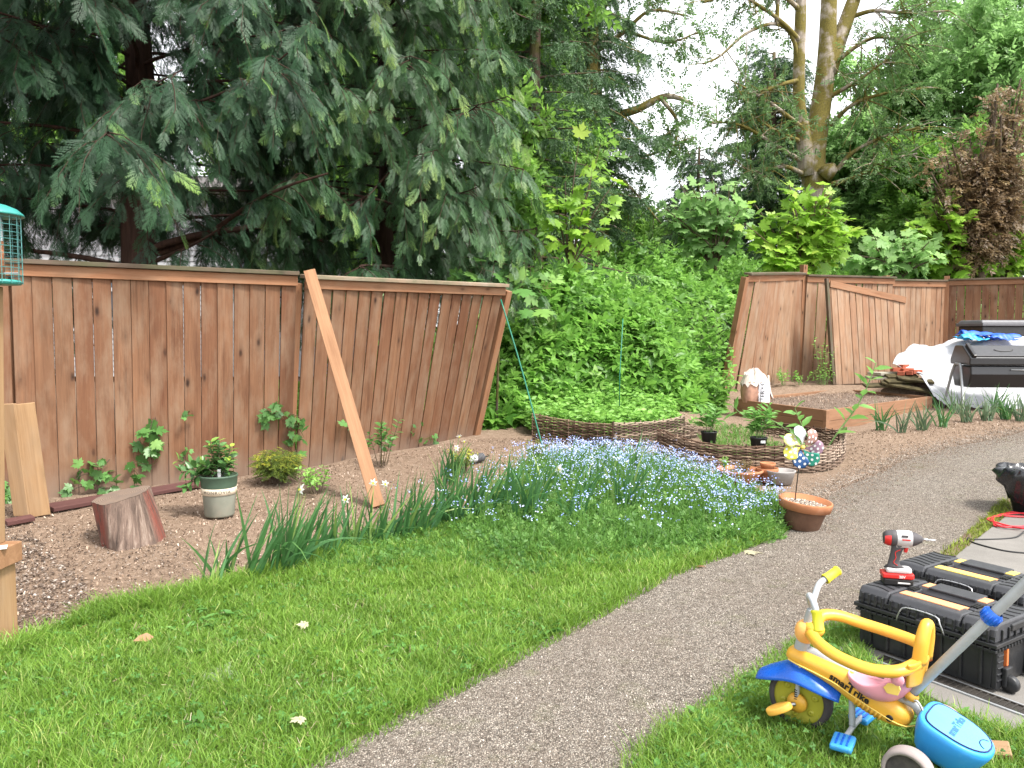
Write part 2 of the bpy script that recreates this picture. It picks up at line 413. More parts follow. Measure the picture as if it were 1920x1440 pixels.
M['leaf_spruce'] = leaf('spruce needles', (.03, .07, .03), (.085, .17, .06), (.24, .4, .09), .2, .5)
M['leaf_wood'] = leaf('woodland leaves', (.08, .18, .03), (.22, .4, .075), (.36, .53, .13), .52, .5)
M['leaf_wood_pale'] = leaf('pale woodland leaves', (.12, .24, .07), (.29, .48, .17), (.42, .6, .26), .55, .5)
M['leaf_bigmaple'] = leaf('high maple leaves', (.06, .11, .04), (.14, .25, .08), (.22, .36, .12), .4, .5)
M['leaf_lime'] = leaf('young maple leaves', (.14, .28, .03), (.28, .47, .06), (.42, .55, .09), .5, .45)
M['leaf_plum'] = leaf('plum leaves', (.085, .06, .035), (.22, .15, .08), (.3, .22, .1), .35, .45)
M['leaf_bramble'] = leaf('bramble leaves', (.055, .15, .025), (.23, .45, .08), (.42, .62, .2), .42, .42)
M['leaf_mint'] = leaf('mint leaves', (.09, .21, .035), (.24, .46, .09), (.36, .58, .15), .4, .5)
M['leaf_ivy'] = leaf('ivy leaves', (.04, .11, .025), (.11, .25, .06), (.2, .36, .08), .3, .38)
M['leaf_shrub'] = leaf('potted shrub leaves', (.03, .085, .03), (.1, .22, .06), (.34, .44, .06), .3, .32)
M['leaf_gold'] = leaf('golden conifer foliage', (.03, .07, .02), (.16, .22, .03), (.5, .48, .05), .3, .5)
M['leaf_blade'] = leaf('strap leaves', (.03, .1, .035), (.09, .22, .065), (.28, .38, .1), .35, .4)
M['leaf_blade_blue'] = leaf('grey green strap leaves', (.06, .1, .06), (.14, .21, .11), (.3, .34, .18), .3, .45)
M['leaf_forget'] = leaf('forget-me-not leaves', (.055, .145, .028), (.15, .3, .058), (.28, .43, .12), .4, .5)
M['leaf_milk'] = leaf('broad pale leaves', (.1, .24, .05), (.2, .4, .1), (.36, .52, .14), .4, .4)
M['grass'] = leaf('grass blades', (.08, .165, .018), (.24, .4, .06), (.48, .5, .18), .4, .5)
M['clover'] = leaf('clover leaves', (.05, .14, .025), (.12, .28, .06), (.2, .38, .1), .35, .5)
M['blue_flower'] = pick_mat('forget-me-not petals', [(0, (.2, .27, .58)), (.6, (.32, .4, .7)), (1, (.52, .57, .78))], .7)
M['white_petal'] = leaf('white petals', (.7, .7, .66), (.82, .82, .78), None, .3, .6)
M['bark_cedar'] = bark('cypress bark', (.022, .013, .01), (.065, .037, .027))
M['bark_spruce'] = bark('spruce bark', (.05, .035, .026), (.13, .095, .07), (.09, .085, .025), .2)
M['bark_maple'] = bark('mossy maple bark', (.17, .14, .11), (.4, .35, .3), (.17, .14, .025), .75, .8)
M['bark_twig'] = bark('twig bark', (.06, .045, .033), (.14, .105, .08), (.11, .1, .03), .3)
M['stem'] = plain('green stems', (.12, .2, .06), .6, .3)
M['soil'] = soil_mat('garden soil', (.1, .068, .047), (.215, .153, .11), (.36, .275, .21))
M['bed_soil'] = soil_mat('dry bed soil', (.06, .042, .034), (.16, .118, .092), (.34, .265, .21), 34.0)
M['lawn'] = soil_mat('lawn thatch', (.05, .06, .02), (.11, .15, .035), (.22, .23, .09))
M['gravel'] = gravel_mat(); M['concrete'] = concrete_mat()
M['pebble'] = pick_mat('pebbles', [(0, (.06, .05, .04)), (.4, (.23, .19, .155)), (.8, (.38, .325, .27)), (1, (.58, .52, .46))], .75, .3)
M['stone_brown'] = pick_mat('soil stones', [(0, (.06, .043, .033)), (.5, (.17, .125, .097)), (.85, (.28, .23, .19)), (1, (.42, .37, .33))], .85, .2)
M['chip'] = pick_mat('wood chips', [(0, (.07, .045, .032)), (.5, (.2, .135, .095)), (.85, (.34, .25, .185)), (1, (.48, .4, .33))], .9, .1)
M['siding'] = plain('white siding', (.4, .405, .42), .6, .3, .04)
M['roof'] = plain('roof shingles', (.12, .11, .11), .9, .2)
M['glass'] = plain('window glass', (.05, .07, .09), .08, .6, .05, bump=0)
M['wicker'] = pick_mat('willow', [(0, (.035, .02, .014)), (.5, (.1, .058, .038)), (1, (.3, .21, .15))], .8, .2)
M['wicker_pale'] = pick_mat('pale willow', [(0, (.055, .036, .027)), (.5, (.18, .125, .092)), (1, (.36, .28, .22))], .8, .2)  # the paler of the two willow tones
M['terracotta'] = plain('terracotta', (.36, .15, .072), .8, .2, .15, 10, .15, dirt=(.5, .36, .27), dirt_amt=.35)
M['terra_dark'] = plain('dark terracotta', (.13, .07, .045), .85, .2, .25, 10, .15, dirt=(.06, .055, .04))  # darker terracotta for the planter body below its rim
M['grey_pot'] = plain('grey pot', (.28, .26, .25), .7, .3, .12, dirt=(.16, .14, .12))
M['black_pot'] = plain('black pot', (.018, .018, .02), .5, .35)
M['green_pot'] = plain('faded green pot', (.2, .205, .165), .7, .25, .15, 8, .1, dirt=(.28, .24, .19), dirt_amt=.75)
M['green_rim'] = plain('green pot rim', (.05, .085, .055), .55, .35)
M['pot_band'] = plain('cream band', (.55, .47, .36), .65, .3)
M['ink'] = plain('dark ink', (.06, .045, .035), .7, .2, .05)
M['ink_black'] = plain('black print', (.012, .012, .012), .5, .3, .05)
M['black_plastic'] = plain('black plastic', (.014, .0145, .016), .42, .45, .15, 20, .06, dirt=(.1, .09, .085), dirt_amt=.25)
M['black_shiny'] = plain('black composter plastic', (.014, .014, .016), .33, .5, .1, 20, .03)
M['grey_lid'] = plain('grey lid', (.1, .1, .11), .5, .4)
M['lid_top'] = plain('charcoal lid plastic', (.042, .043, .048), .5, .4, .15, 20, .06)  # lid plastic, a paler black than the box bodies
M['orange'] = plain('orange plastic', (.62, .16, .045), .5, .4)
M['orange_pale'] = plain('faded orange plastic', (.72, .32, .15), .55, .35)
M['yellow_pale'] = plain('faded yellow label', (.72, .52, .12), .6, .3)
M['steel'] = plain('steel', (.45, .45, .46), .35, .5, .08, metal=.8)
M['steel_dull'] = plain('dull steel tube', (.3, .31, .32), .5, .5, .1, metal=.3)
M['yellow'] = plain('yellow plastic', (.62, .33, .035), .42, .45, .08, 6, .03, dirt=(.55, .36, .1), dirt_amt=.4)
M['yellow_lime'] = plain('lime grip rubber', (.58, .55, .03), .55, .35)
M['peach'] = plain('faded orange plastic collar', (.72, .36, .1), .5, .35)
M['pedal_orange'] = plain('orange pedal', (.8, .42, .07), .45, .4)
M['rim_olive'] = plain('olive wheel', (.3, .29, .025), .5, .4, .12)
M['blue'] = plain('blue plastic', (.01, .1, .5), .28, .5, .1, 8, .02)
M['blue_light'] = plain('light blue plastic', (.03, .26, .62), .42, .45, .1, 7, .03, dirt=(.2, .42, .62), dirt_amt=.35)
M['blue_lid'] = plain('pale blue lid', (.1, .36, .66), .5, .4, .08, 6, .03)
M['pink'] = plain('pink plastic', (.66, .28, .35), .38, .45, .07, 6, .02)
M['pink_pale'] = plain('seat highlight pink', (.86, .62, .68), .45, .4, .05, 6, .02)  # pale pink with the seat pan's highlight in the colour; unused
M['tube_grey'] = plain('grey painted tube', (.3, .32, .33), .4, .5, .06, dirt=(.2, .2, .2))
M['tube_silver'] = plain('silver painted tube', (.36, .38, .4), .35, .5, .06)
M['tyre'] = plain('worn tyre', (.05, .045, .045), .8, .2, .3, 12, .1, dirt=(.18, .15, .13), dirt_amt=.5)
M['tyre_dusty'] = plain('dusty tyre', (.27, .23, .22), .85, .15, .15, 12, .1)
M['dark_blue'] = plain('navy plastic', (.01, .02, .09), .5, .4)
M['tarp_white'] = plain('white tarp', (.36, .365, .385), .55, .35, .04, 5, .05)
M['tarp_blue'] = plain('blue tarp', (.015, .09, .5), .45, .4, .3, 9)
M['tarp_cyan'] = plain('cyan tarp', (.03, .33, .62), .45, .4, .2, 9)
M['bag_black'] = plain('black bag film', (.016, .017, .02), .22, .6, .1, 12, .02)
M['red_cord'] = plain('red cord', (.6, .03, .04), .45, .4)
M['black_cord'] = plain('black cord', (.015, .015, .015), .5, .4)
M['tool_white'] = plain('light grey tool shell', (.45, .44, .44), .4, .4, .06)
M['tool_grey'] = plain('dark grey rubber', (.06, .055, .058), .6, .3)
M['tool_red'] = plain('red tool plastic', (.5, .02, .018), .38, .45)
M['teal'] = plain('teal metal', (.03, .23, .2), .4, .5)
M['teal_wire'] = plain('teal wire', (.05, .18, .17), .45, .5)
M['seed'] = plain('bird seed', (.3, .13, .07), .9, .1, .5, 60, .5)
M['clear_tube'] = plain('clouded plastic tube', (.55, .6, .62), .15, .5, .1)
M['bag_paper'] = plain('bag rose print', (.36, .2, .14), .55, .35, .25, 14, .1)
M['bag_white'] = plain('bag white', (.52, .52, .55), .5, .35, .06, 10, .1)
M['bag_film'] = plain('bag torn film', (.5, .43, .38), .45, .4, .1, 18, .1)
M['paver'] = plain('paver stone', (.3, .28, .22), .85, .2, .15, 12, .2)
M['brick'] = plain('red brick', (.3, .085, .05), .9, .15, .25, 14, .3)
M['rotten'] = plain('mossy rotten board', (.055, .045, .022), .9, .15, .6, 9, .4, dirt=(.14, .13, .1))
M['green_stake'] = plain('green coated stake', (.01, .14, .085), .4, .45)
M['grey_spike'] = plain('grey plastic', (.1, .1, .105), .5, .35)
M['dry_leaf'] = leaf('dry leaf', (.3, .15, .08), (.45, .26, .15), None, .3, .7)
M['wilted'] = leaf('wilted leaf', (.25, .3, .18), (.36, .42, .28), None, .3, .7)
M['limp_leaf'] = leaf('pale fallen leaf', (.42, .4, .26), (.55, .5, .34), None, .3, .7)
M['moss'] = leaf('moss', (.11, .15, .025), (.24, .29, .04), None, .2, .9)
M['marker'] = plain('white tag', (.6, .6, .59), .5, .3, .03)
M['drain'] = plain('dark drain grate', (.03, .026, .022), .7, .3)
M['black_steel'] = plain('black rod', (.012, .012, .014), .4, .5)
# ------------------------------------------------------------------ light, sky
SUN_EL, SUN_AZ = math.radians(57), math.radians(128)      # azimuth measured from +Y towards +X
world = bpy.data.worlds.new('World'); scene.world = world; world.use_nodes = True
wt = world.node_tree; bg = wt.nodes['Background']
sky = wt.nodes.new('ShaderNodeTexSky'); sky.sky_type = 'NISHITA'; sky.sun_disc = False
sky.sun_elevation = SUN_EL; sky.sun_rotation = SUN_AZ; sky.air_density = 1.0; sky.dust_density = 1.6; sky.ozone_density = 1.0
hs = wt.nodes.new('ShaderNodeHueSaturation'); hs.inputs['Saturation'].default_value = .12; hs.inputs['Value'].default_value = 1.0   # thin overcast: nearly white
wt.links.new(sky.outputs[0], hs.inputs['Color']); wt.links.new(hs.outputs[0], bg.inputs[0]); bg.inputs[1].default_value = .125
sun_d = bpy.data.lights.new('sun', 'SUN'); sun = bpy.data.objects.new('sun', sun_d); COL.objects.link(sun)
sun_d.energy = 1.5; sun_d.angle = math.radians(10); sun_d.color = (1, .95, .87)
sd = A3(math.sin(SUN_AZ) * math.cos(SUN_EL), math.cos(SUN_AZ) * math.cos(SUN_EL), math.sin(SUN_EL))
sun.rotation_euler = Vector(sd).to_track_quat('Z', 'Y').to_euler()
vs = scene.view_settings; vs.view_transform = 'Standard'; vs.look = 'None'; vs.exposure = 2.18; vs.gamma = 1; vs.use_curve_mapping = False
cy = scene.cycles; cy.use_denoising = True; cy.max_bounces = 7; cy.diffuse_bounces = 3; cy.glossy_bounces = 2; cy.transmission_bounces = 3; cy.transparent_max_bounces = 4
cy.caustics_reflective = False; cy.caustics_refractive = False

# ------------------------------------------------------------------ ground and sheets on it
def axis_pts(lo, hi, a, b, step):
    core = np.arange(a, b + 1e-6, step); out = list(core); x, s = b, step
    while x < hi: s *= 1.25; x += s; out.append(x)
    x, s = a, step; left = []
    while x > lo: s *= 1.25; x -= s; left.append(x)
    return np.array(left[::-1] + out)
def rough(x, y): return .012 * np.sin(7.1 * x + 2 * np.sin(3.3 * y)) * np.sin(6.3 * y + 1.7 * x) + .006 * np.sin(19 * x + 5 * y) * np.sin(17 * y - 3 * x)
gx = axis_pts(-400, 400, -6, 9, .12); gy = axis_pts(-60, 700, 1.5, 18, .12)
X, Y = np.meshgrid(gx, gy, indexing='ij'); Z = terr(X, Y)
soil_m = ((Y > 4.6) & (Y < 16)).astype(float); Z = Z + rough(X, Y) * soil_m * .8 - .012
me = bpy.data.meshes.new('ground'); n, m = X.shape
idx = np.arange(n * m).reshape(n, m)
me.from_pydata(np.stack([X, Y, Z], -1).reshape(-1, 3).tolist(), [], np.stack([idx[:-1, :-1], idx[1:, :-1], idx[1:, 1:], idx[:-1, 1:]], -1).reshape(-1, 4).tolist())
tag(finish('ground', me, M['soil'], None, True), 'brown garden soil with bits of bark', None, None, 'structure')

def resample(P, n):
    P = np.array(P, float); d = np.r_[0, np.cumsum(np.linalg.norm(np.diff(P, axis=0), axis=1))]
    t = np.linspace(0, d[-1], n); return np.stack([np.interp(t, d, P[:, k]) for k in range(P.shape[1])], -1)
def gpts(pp): return [G(*p)[:2] for p in pp]
def sheet(name, ptsA, ptsB, dz, nu, nv, mat, label):
    A = resample(ptsA, nu); B = resample(ptsB, nu)
    if name == 'path':
        A = A + rng.normal(0, .007, (nu, 2)); B = B + rng.normal(0, .007, (nu, 2))
    t = np.linspace(0, 1, nv)[None, :, None]; P = A[:, None] * (1 - t) + B[:, None] * t
    z = terr(P[..., 0], P[..., 1]) + dz; V = np.concatenate([P, z[..., None]], -1).reshape(-1, 3)
    idx = np.arange(nu * nv).reshape(nu, nv)
    F = np.stack([idx[:-1, :-1], idx[1:, :-1], idx[1:, 1:], idx[:-1, 1:]], -1).reshape(-1, 4)
    c = V[F[0]]; 
    if np.cross(c[1] - c[0], c[2] - c[0])[2] < 0: F = F[:, ::-1]
    me = bpy.data.meshes.new(name); me.from_pydata(V.tolist(), [], F.tolist())
    return tag(finish(name, me, mat, None, True), label, None, None, 'structure')
PATH_L = gpts([(180, 1700), (560, 1445), (700, 1372), (850, 1290), (1000, 1212), (1100, 1160), (1250, 1077), (1380, 1030), (1470, 990), (1520, 950), (1590, 912), (1680, 872), (1780, 840), (1930, 808)]) + [A3(9.5, 8.6), A3(14, 9.5)]
PATH_R = gpts([(960, 1700), (1180, 1445), (1240, 1392), (1400, 1285), (1500, 1213), (1570, 1180), (1660, 1120), (1730, 1062), (1790, 1020), (1850, 968), (1890, 935), (1960, 900)]) + [A3(9, 6.6), A3(14, 7.6)]
sheet('path', PATH_L, PATH_R, .006, 200, 40, M['gravel'], 'pale gravel path curving past the flower bed')
LAWN_U = gpts([(-420, 1300), (0, 1237), (105, 1192), (150, 1160), (250, 1143), (380, 1115), (470, 1092), (560, 1058), (650, 1032), (740, 1008), (850, 985), (1000, 972), (1200, 975), (1380, 985), (1470, 985)])
LAWN_D = gpts([(-420, 1900), (120, 1740), (560, 1450), (700, 1374), (850, 1292), (1000, 1214), (1100, 1162), (1250, 1079), (1380, 1032), (1470, 990)])
RL_A = gpts([(960, 1700), (1180, 1447), (1240, 1394), (1400, 1287), (1500, 1215), (1570, 1186), (1612, 1180)])
RL_B = gpts([(1500, 2100), (2100, 1750), (2150, 1470), (1960, 1405), (1860, 1372), (1760, 1335), (1690, 1300), (1650, 1265), (1618, 1225)])
sheet('lawn', LAWN_U, LAWN_D, .004, 160, 40, M['lawn'], 'green lawn between soil bed and path')
sheet('lawn', RL_A, RL_B, .003, 80, 40, M['lawn'], 'green lawn strip between path and patio')

# patio slab with its drain channel
pa, pb = G(1600, 1198)[:2], G(1893, 962)[:2]; pd = unit(pb - pa)
pf = unit(G(1900, 1393)[:2] - G(1640, 1262)[:2])                       # front edge direction
q_ = G(1640, 1262)[:2]; A_ = np.column_stack([pd, -pf]); k_ = np.linalg.solve(A_, q_ - pa); corner = pa + pd * k_[0]
P4 = [corner, corner + pf * 4.5, corner + pf * 4.5 + pd * 3.2, corner + pd * (3.55 - k_[0])]
mb = MB(); mb.prism([tuple(p) for p in P4], .16, o=(0, 0, -.14))
PATIO_Z = .02
tag(mb.build('patio', M['concrete'], None, bevel=.006), 'grey concrete patio slab beside the path', None, None, 'structure')
# lower apron in front of the drain
pe = A3(-pf[1], pf[0]);  pe = pe if np.dot(pe, pd) > 0 else -pe           # inward from the front edge

dr0 = G(1700, 1262)[:2]; dr1 = G(1928, 1347)[:2]; dd = unit(dr1 - dr0); dn = A3(-dd[1], dd[0]); dn = dn if dn[1] > 0 else -dn
drain = thing('drain_channel', 'dark slotted drain channel let into the patio edge', 'drain', (*dr0, PATIO_Z))
mb = MB(); R = np.column_stack([[*dd, 0], [*dn, 0], [0, 0, 1]])
L = 3.0
for s in (-1, 1): mb.box((L / 2 - .12, s * .031, .004), (L, .008, .008))
mb.box((L / 2 - .12, 0, .0015), (L, .056, .003))
for k in range(118): mb.box((-.1 + k * .0254, 0, .005), (.007, .054, .006))
o = mb.build('grate', M['drain'], drain, bevel=.001); o.matrix_local = Matrix(R.tolist()).to_4x4()
mb = MB()
for s in (-1, 1): mb.box((L / 2 - .12, s * .041, .003), (L, .012, .006))
o = mb.build('frame', M['steel_dull'], drain); o.matrix_local = Matrix(R.tolist()).to_4x4()

# ------------------------------------------------------------------ loose stuff on the ground
def in_poly(P, poly):
    poly = np.asarray(poly); x, y = P[:, 0], P[:, 1]; ins = np.zeros(len(P), bool); j = len(poly) - 1
    for i in range(len(poly)):
        xi, yi = poly[i][:2]; xj, yj = poly[j][:2]
        with np.errstate(divide='ignore', invalid='ignore'):
            ins ^= ((yi > y) != (yj > y)) & (x < (xj - xi) * (y - yi) / (yj - yi + 1e-12) + xi)
        j = i
    return ins
def visible(P, pad=.06, zmax=7):            # keep what lies in or near the frame
    d = P[:, 1]; return (d > 1.2) & (np.abs(P[:, 0]) < d * (.662 + pad) + .15) & (d < zmax * 3)
def fill(poly, n):
    poly = np.asarray(poly)[:, :2]; lo, hi = poly.min(0), poly.max(0); out = []; c = 0
    while c < n:
        P = rng.uniform(lo, hi, (n * 2, 2)); P = P[in_poly(P, poly)]; out.append(P); c += len(P)
    return np.concatenate(out)[:n]
def lift(P, dz=0): return np.column_stack([P, terr(P[:, 0], P[:, 1]) + dz])
OCT = T_([(1, 0, 0), (0, 1, 0), (-1, 0, 0), (0, -1, 0), (.1, .1, .6), (-.1, 0, -.5)], [(0, 1, 4), (1, 2, 4), (2, 3, 4), (3, 0, 4), (1, 0, 5), (2, 1, 5), (3, 2, 5), (0, 3, 5)])
def stones(poly, n, lo, hi, dz, seedpow=2.0, near=True):
    P = fill(poly, n); P = P[visible(P)]
    if near: P = P[rng.random(len(P)) < np.clip(4.6 / P[:, 1], 0, 1) ** 2]
    k = len(P); s = lo + (hi - lo) * rng.random(k) ** seedpow
    R = frames(rdir(k, -.2, .2), rdir(k, .5, 1)); sc = np.stack([s, s * rng.uniform(.6, 1, k), s * rng.uniform(.5, .9, k)], -1)
    return lift(P, dz), R, sc, rng.random(k) ** 1.3
pathpoly = np.concatenate([np.array(PATH_L), np.array(PATH_R)[::-1]])
b = Bulk(); b.scatter(*OCT, *stones(pathpoly, 130000, .002, .0062, .007))
edge = np.array(resample(PATH_R, 400)); 
b.scatter(*OCT, *stones(gpts([(1480, 990), (1930, 800), (1930, 905), (1880, 935), (1700, 1075), (1560, 1190)]), 14000, .0025, .007, .006))
ep = np.array(resample(PATH_L[8:], 200)); t_ = rng.normal(0, .16, 26000); q_ = rng.integers(0, 199, 26000); u_ = rng.random(26000)[:, None]; dv = ep[q_ + 1] - ep[q_]; nv = np.stack([-dv[:, 1], dv[:, 0]], -1) / np.linalg.norm(dv, axis=1)[:, None]; P = ep[q_] + dv * u_ + nv * (np.abs(t_) + .0)[:, None]; P = P[visible(P)]; k = len(P); s_ = rng.uniform(.003, .008, k)
b.scatter(*OCT, lift(P, rough(P[:, 0], P[:, 1]) * .8 - .006), frames(rdir(k, -.2, .2), rdir(k, .5, 1)), np.stack([s_, s_ * .8, s_ * .6], -1), rng.random(k))
tag(b.build('gravel', M['pebble']), 'loose grey gravel on the path', None, None, 'stuff')
b = Bulk(); stony = gpts([(-60, 1010), (60, 1000), (150, 1080), (200, 1150), (120, 1190), (0, 1240), (-100, 1240)])
b.scatter(*OCT, *stones(stony, 2600, .004, .017, .002, 2.4, False)); b.scatter(*OCT, *stones(gpts([(-60, 980), (330, 990), (420, 1110), (150, 1160), (-60, 1240)]), 2600, .003, .011, 0, 2.5, False))
tag(b.build('pebbles', M['stone_brown']), 'loose pebbles over the soil beside the wooden post', None, None, 'stuff')
CHIP = T_([(-.5, -.22, 0), (.5, -.16, .08), (.45, .2, 0), (-.42, .24, .1)], [(0, 1, 2), (0, 2, 3)])
soilpoly = [A3(-4.6, 5.2), A3(-3.6, 5.9), A3(-2.05, 7.2), A3(-.4, 8.9), A3(.3, 9.1), A3(1.3, 8.8), A3(1.0, 7.0)] + gpts([(1380, 985), (1000, 985), (740, 1012), (470, 1095), (150, 1160), (-40, 1200)])
soil2 = gpts([(1520, 950), (1590, 865), (1570, 815), (1760, 775), (1930, 775), (1930, 812), (1780, 842), (1680, 874)])
b = Bulk()
for poly, cnt in ((soilpoly, 42000), (soil2, 16000)):
    P = fill(poly, cnt); P = P[visible(P)]; k = len(P); s = .004 + .018 * rng.random(k) ** 2.5
    b.scatter(*CHIP, lift(P, rough(P[:, 0], P[:, 1]) * .8 - .008 + .004 * rng.random(k)), frames(rdir(k, -.25, .25), rdir(k, .3, 1)), np.stack([s, s, s], -1), rng.random(k))
P = ep[q_] + dv * u_ + nv * (-np.abs(t_) * 1.3 + .05)[:, None]; P = P[visible(P)][:12000]; k = len(P); s = .003 + .012 * rng.random(k) ** 2
b.scatter(*CHIP, lift(P, .008), frames(rdir(k, -.25, .25), rdir(k, .3, 1)), np.stack([s, s, s], -1), rng.random(k) * .75)
tag(b.build('bark_mulch', M['chip']), 'brown bark mulch scattered on the soil', None, None, 'stuff')

# ------------------------------------------------------------------ grass
def blade(seed, seg=3):
    r = np.random.default_rng(seed); V = []; bend = r.uniform(.1, .9); tw = r.uniform(-.3, .3)
    for i in range(seg):
        t = i / seg; w = .5 * (1 - t * .55); V += [(-w, bend * t * t, t * (1 - .25 * bend * t)), (w, bend * t * t + tw * .1, t * (1 - .25 * bend * t))]
    V.append((0, bend, 1 - .3 * bend)); F = []
    for i in range(seg - 1): a = 2 * i; F += [(a, a + 1, a + 2), (a + 1, a + 3, a + 2)]
    a = 2 * (seg - 1); F.append((a, a + 1, a + 2)); return T_(V, F)
BLADES = [blade(k) for k in range(6)]
def patchy(P, f=1.0): x, y = P[:, 0] * f, P[:, 1] * f; return np.sin(3.1 * x + 1.3 * np.sin(2.7 * y)) * np.sin(2.9 * y + 1.1 * np.sin(3.7 * x)) * .5 + .25 * np.sin(9 * x + 2) * np.sin(8 * y)
def grass(b, poly, n, hlo, hhi, w=.0042, tmul=1.0, base=.35):
    P = fill(poly, n); P = P[visible(P)]; P = P[(patchy(P, 2.3) + .55 * rng.normal(size=len(P)) > -.62)]; k = len(P)
    pt = .6 * patchy(P) + .6 * patchy(P, 3.1); h = (hlo + (hhi - hlo) * rng.random(k)) * (1 + .6 * pt); a = rng.uniform(0, 2 * PI, k)
    R = np.zeros((k, 3, 3)); c, s = np.cos(a), np.sin(a); lx, ly = rng.normal(0, .36, k), rng.normal(0, .36, k)
    R[:, 0, 0] = c; R[:, 1, 0] = s; R[:, 0, 1] = -s; R[:, 1, 1] = c; R[:, 2, 2] = 1; R[:, 0, 2] = lx; R[:, 1, 2] = ly
    ti = np.clip(base + .28 * rng.normal(size=k) * .7 + .16 * pt, 0, .8); ti = np.where(rng.random(k) < .05, .97, ti)
    Q = lift(P, .0); wd = w * np.clip(P[:, 1] / 3.2, .8, 1.7)
    for j in range(6):
        q = slice(j, None, 6); b.scatter(*BLADES[j], Q[q], R[q], np.stack([wd[q] * rng.uniform(.7, 1.3, len(wd[q])), h[q], h[q]], -1), ti[q])
lawnpoly = np.concatenate([np.array(LAWN_U), np.array(LAWN_D)[::-1]]); rlpoly = np.concatenate([np.array(RL_A), np.array(RL_B)[::-1]])
b = Bulk(); grass(b, lawnpoly, 190000, .025, .08); grass(b, rlpoly, 62000, .025, .08)
edge = [p + q for p, q in zip(np.array(resample(LAWN_U[1:9], 40)), [A3(0, 0)] * 40)]
ep = np.array(edge); band = np.concatenate([ep + A3(0, .07), (ep - A3(0, .2))[::-1]]); grass(b, band, 9000, .05, .12)
ep = np.array(resample(LAWN_D[2:], 60)); band = np.concatenate([ep + A3(-.05, .13), (ep + A3(.035, -.05))[::-1]]); grass(b, band, 9000, .02, .075)
ep = np.array(resample(RL_A[1:], 60)); band = np.concatenate([ep + A3(-.03, .05), (ep + A3(.08, -.1))[::-1]]); grass(b, band, 3500, .02, .075)
ep = np.array(resample(RL_B[2:], 60)); band = np.concatenate([ep + A3(-.02, .03), (ep + A3(-.1, -.1))[::-1]]); grass(b, band, 4000, .03, .1, base=.5)
tag(b.build('grass', M['grass']), 'uneven unmown lawn grass', None, None, 'stuff')
CLOV = _join([(LEAF[0] * A3(1.5, 1, 1), LEAF[1], rotz(a) @ rotx(-.15), (0, 0, 0), 1.0) for a in (0, 2.09, 4.19)])
b = Bulk()
for poly, cnt in ((lawnpoly, 9000), (rlpoly, 5200)):
    P = fill(poly, cnt); P = P[visible(P)]; P = P[patchy(P, .8) + .4 * rng.normal(size=len(P)) > .05]; k = len(P)
    b.scatter(*CLOV, lift(P, rng.uniform(.025, .06, k)), frames(rdir(k, -.3, .3), rdir(k, .6, 1)), rng.uniform(.007, .014, k), rng.random(k) * .8)
tag(b.build('clover', M['clover']), 'low clover leaves among the grass', None, None, 'stuff')
# flat weeds, dandelion-like, dotted through the turf
b = Bulk()
for poly, cnt in ((lawnpoly, 150), (rlpoly, 60)):
    P = fill(poly, cnt); P = lift(P[visible(P)], .02); m_ = 9
    Q = np.repeat(P, m_, 0) + rng.normal(0, .012, (len(P) * m_, 3)) * A3(1, 1, .3); k = len(Q); d = rdir(k, .05, .5)
    b.scatter(LEAF[0] * A3(.8, 1, 1), LEAF[1], Q, frames(d, rng.normal(0, .2, (k, 3)) + A3(0, 0, 1)), rng.uniform(.03, .075, k), np.clip(np.repeat(rng.normal(.5, .25, len(P)), m_) + rng.normal(0, .1, k), 0, 1))
tag(b.build('weeds', M['clover']), 'broad-leaved weeds dotted through the lawn', None, None, 'stuff')
b = Bulk(); P = fill(np.concatenate([lawnpoly, lawnpoly[:1]]), 2600); P = P[visible(P)]; k = len(P); s_ = rng.uniform(.02, .07, k)
b.scatter(*CHIP, lift(P, .03), frames(rdir(k, -.2, .3), rdir(k, .4, 1)), np.stack([s_, s_ * .07, s_ * .07], -1), rng.uniform(.6, 1, k)); tag(b.build('thatch', M['chip']), 'dry straw-coloured clippings in the lawn', None, None, 'stuff')
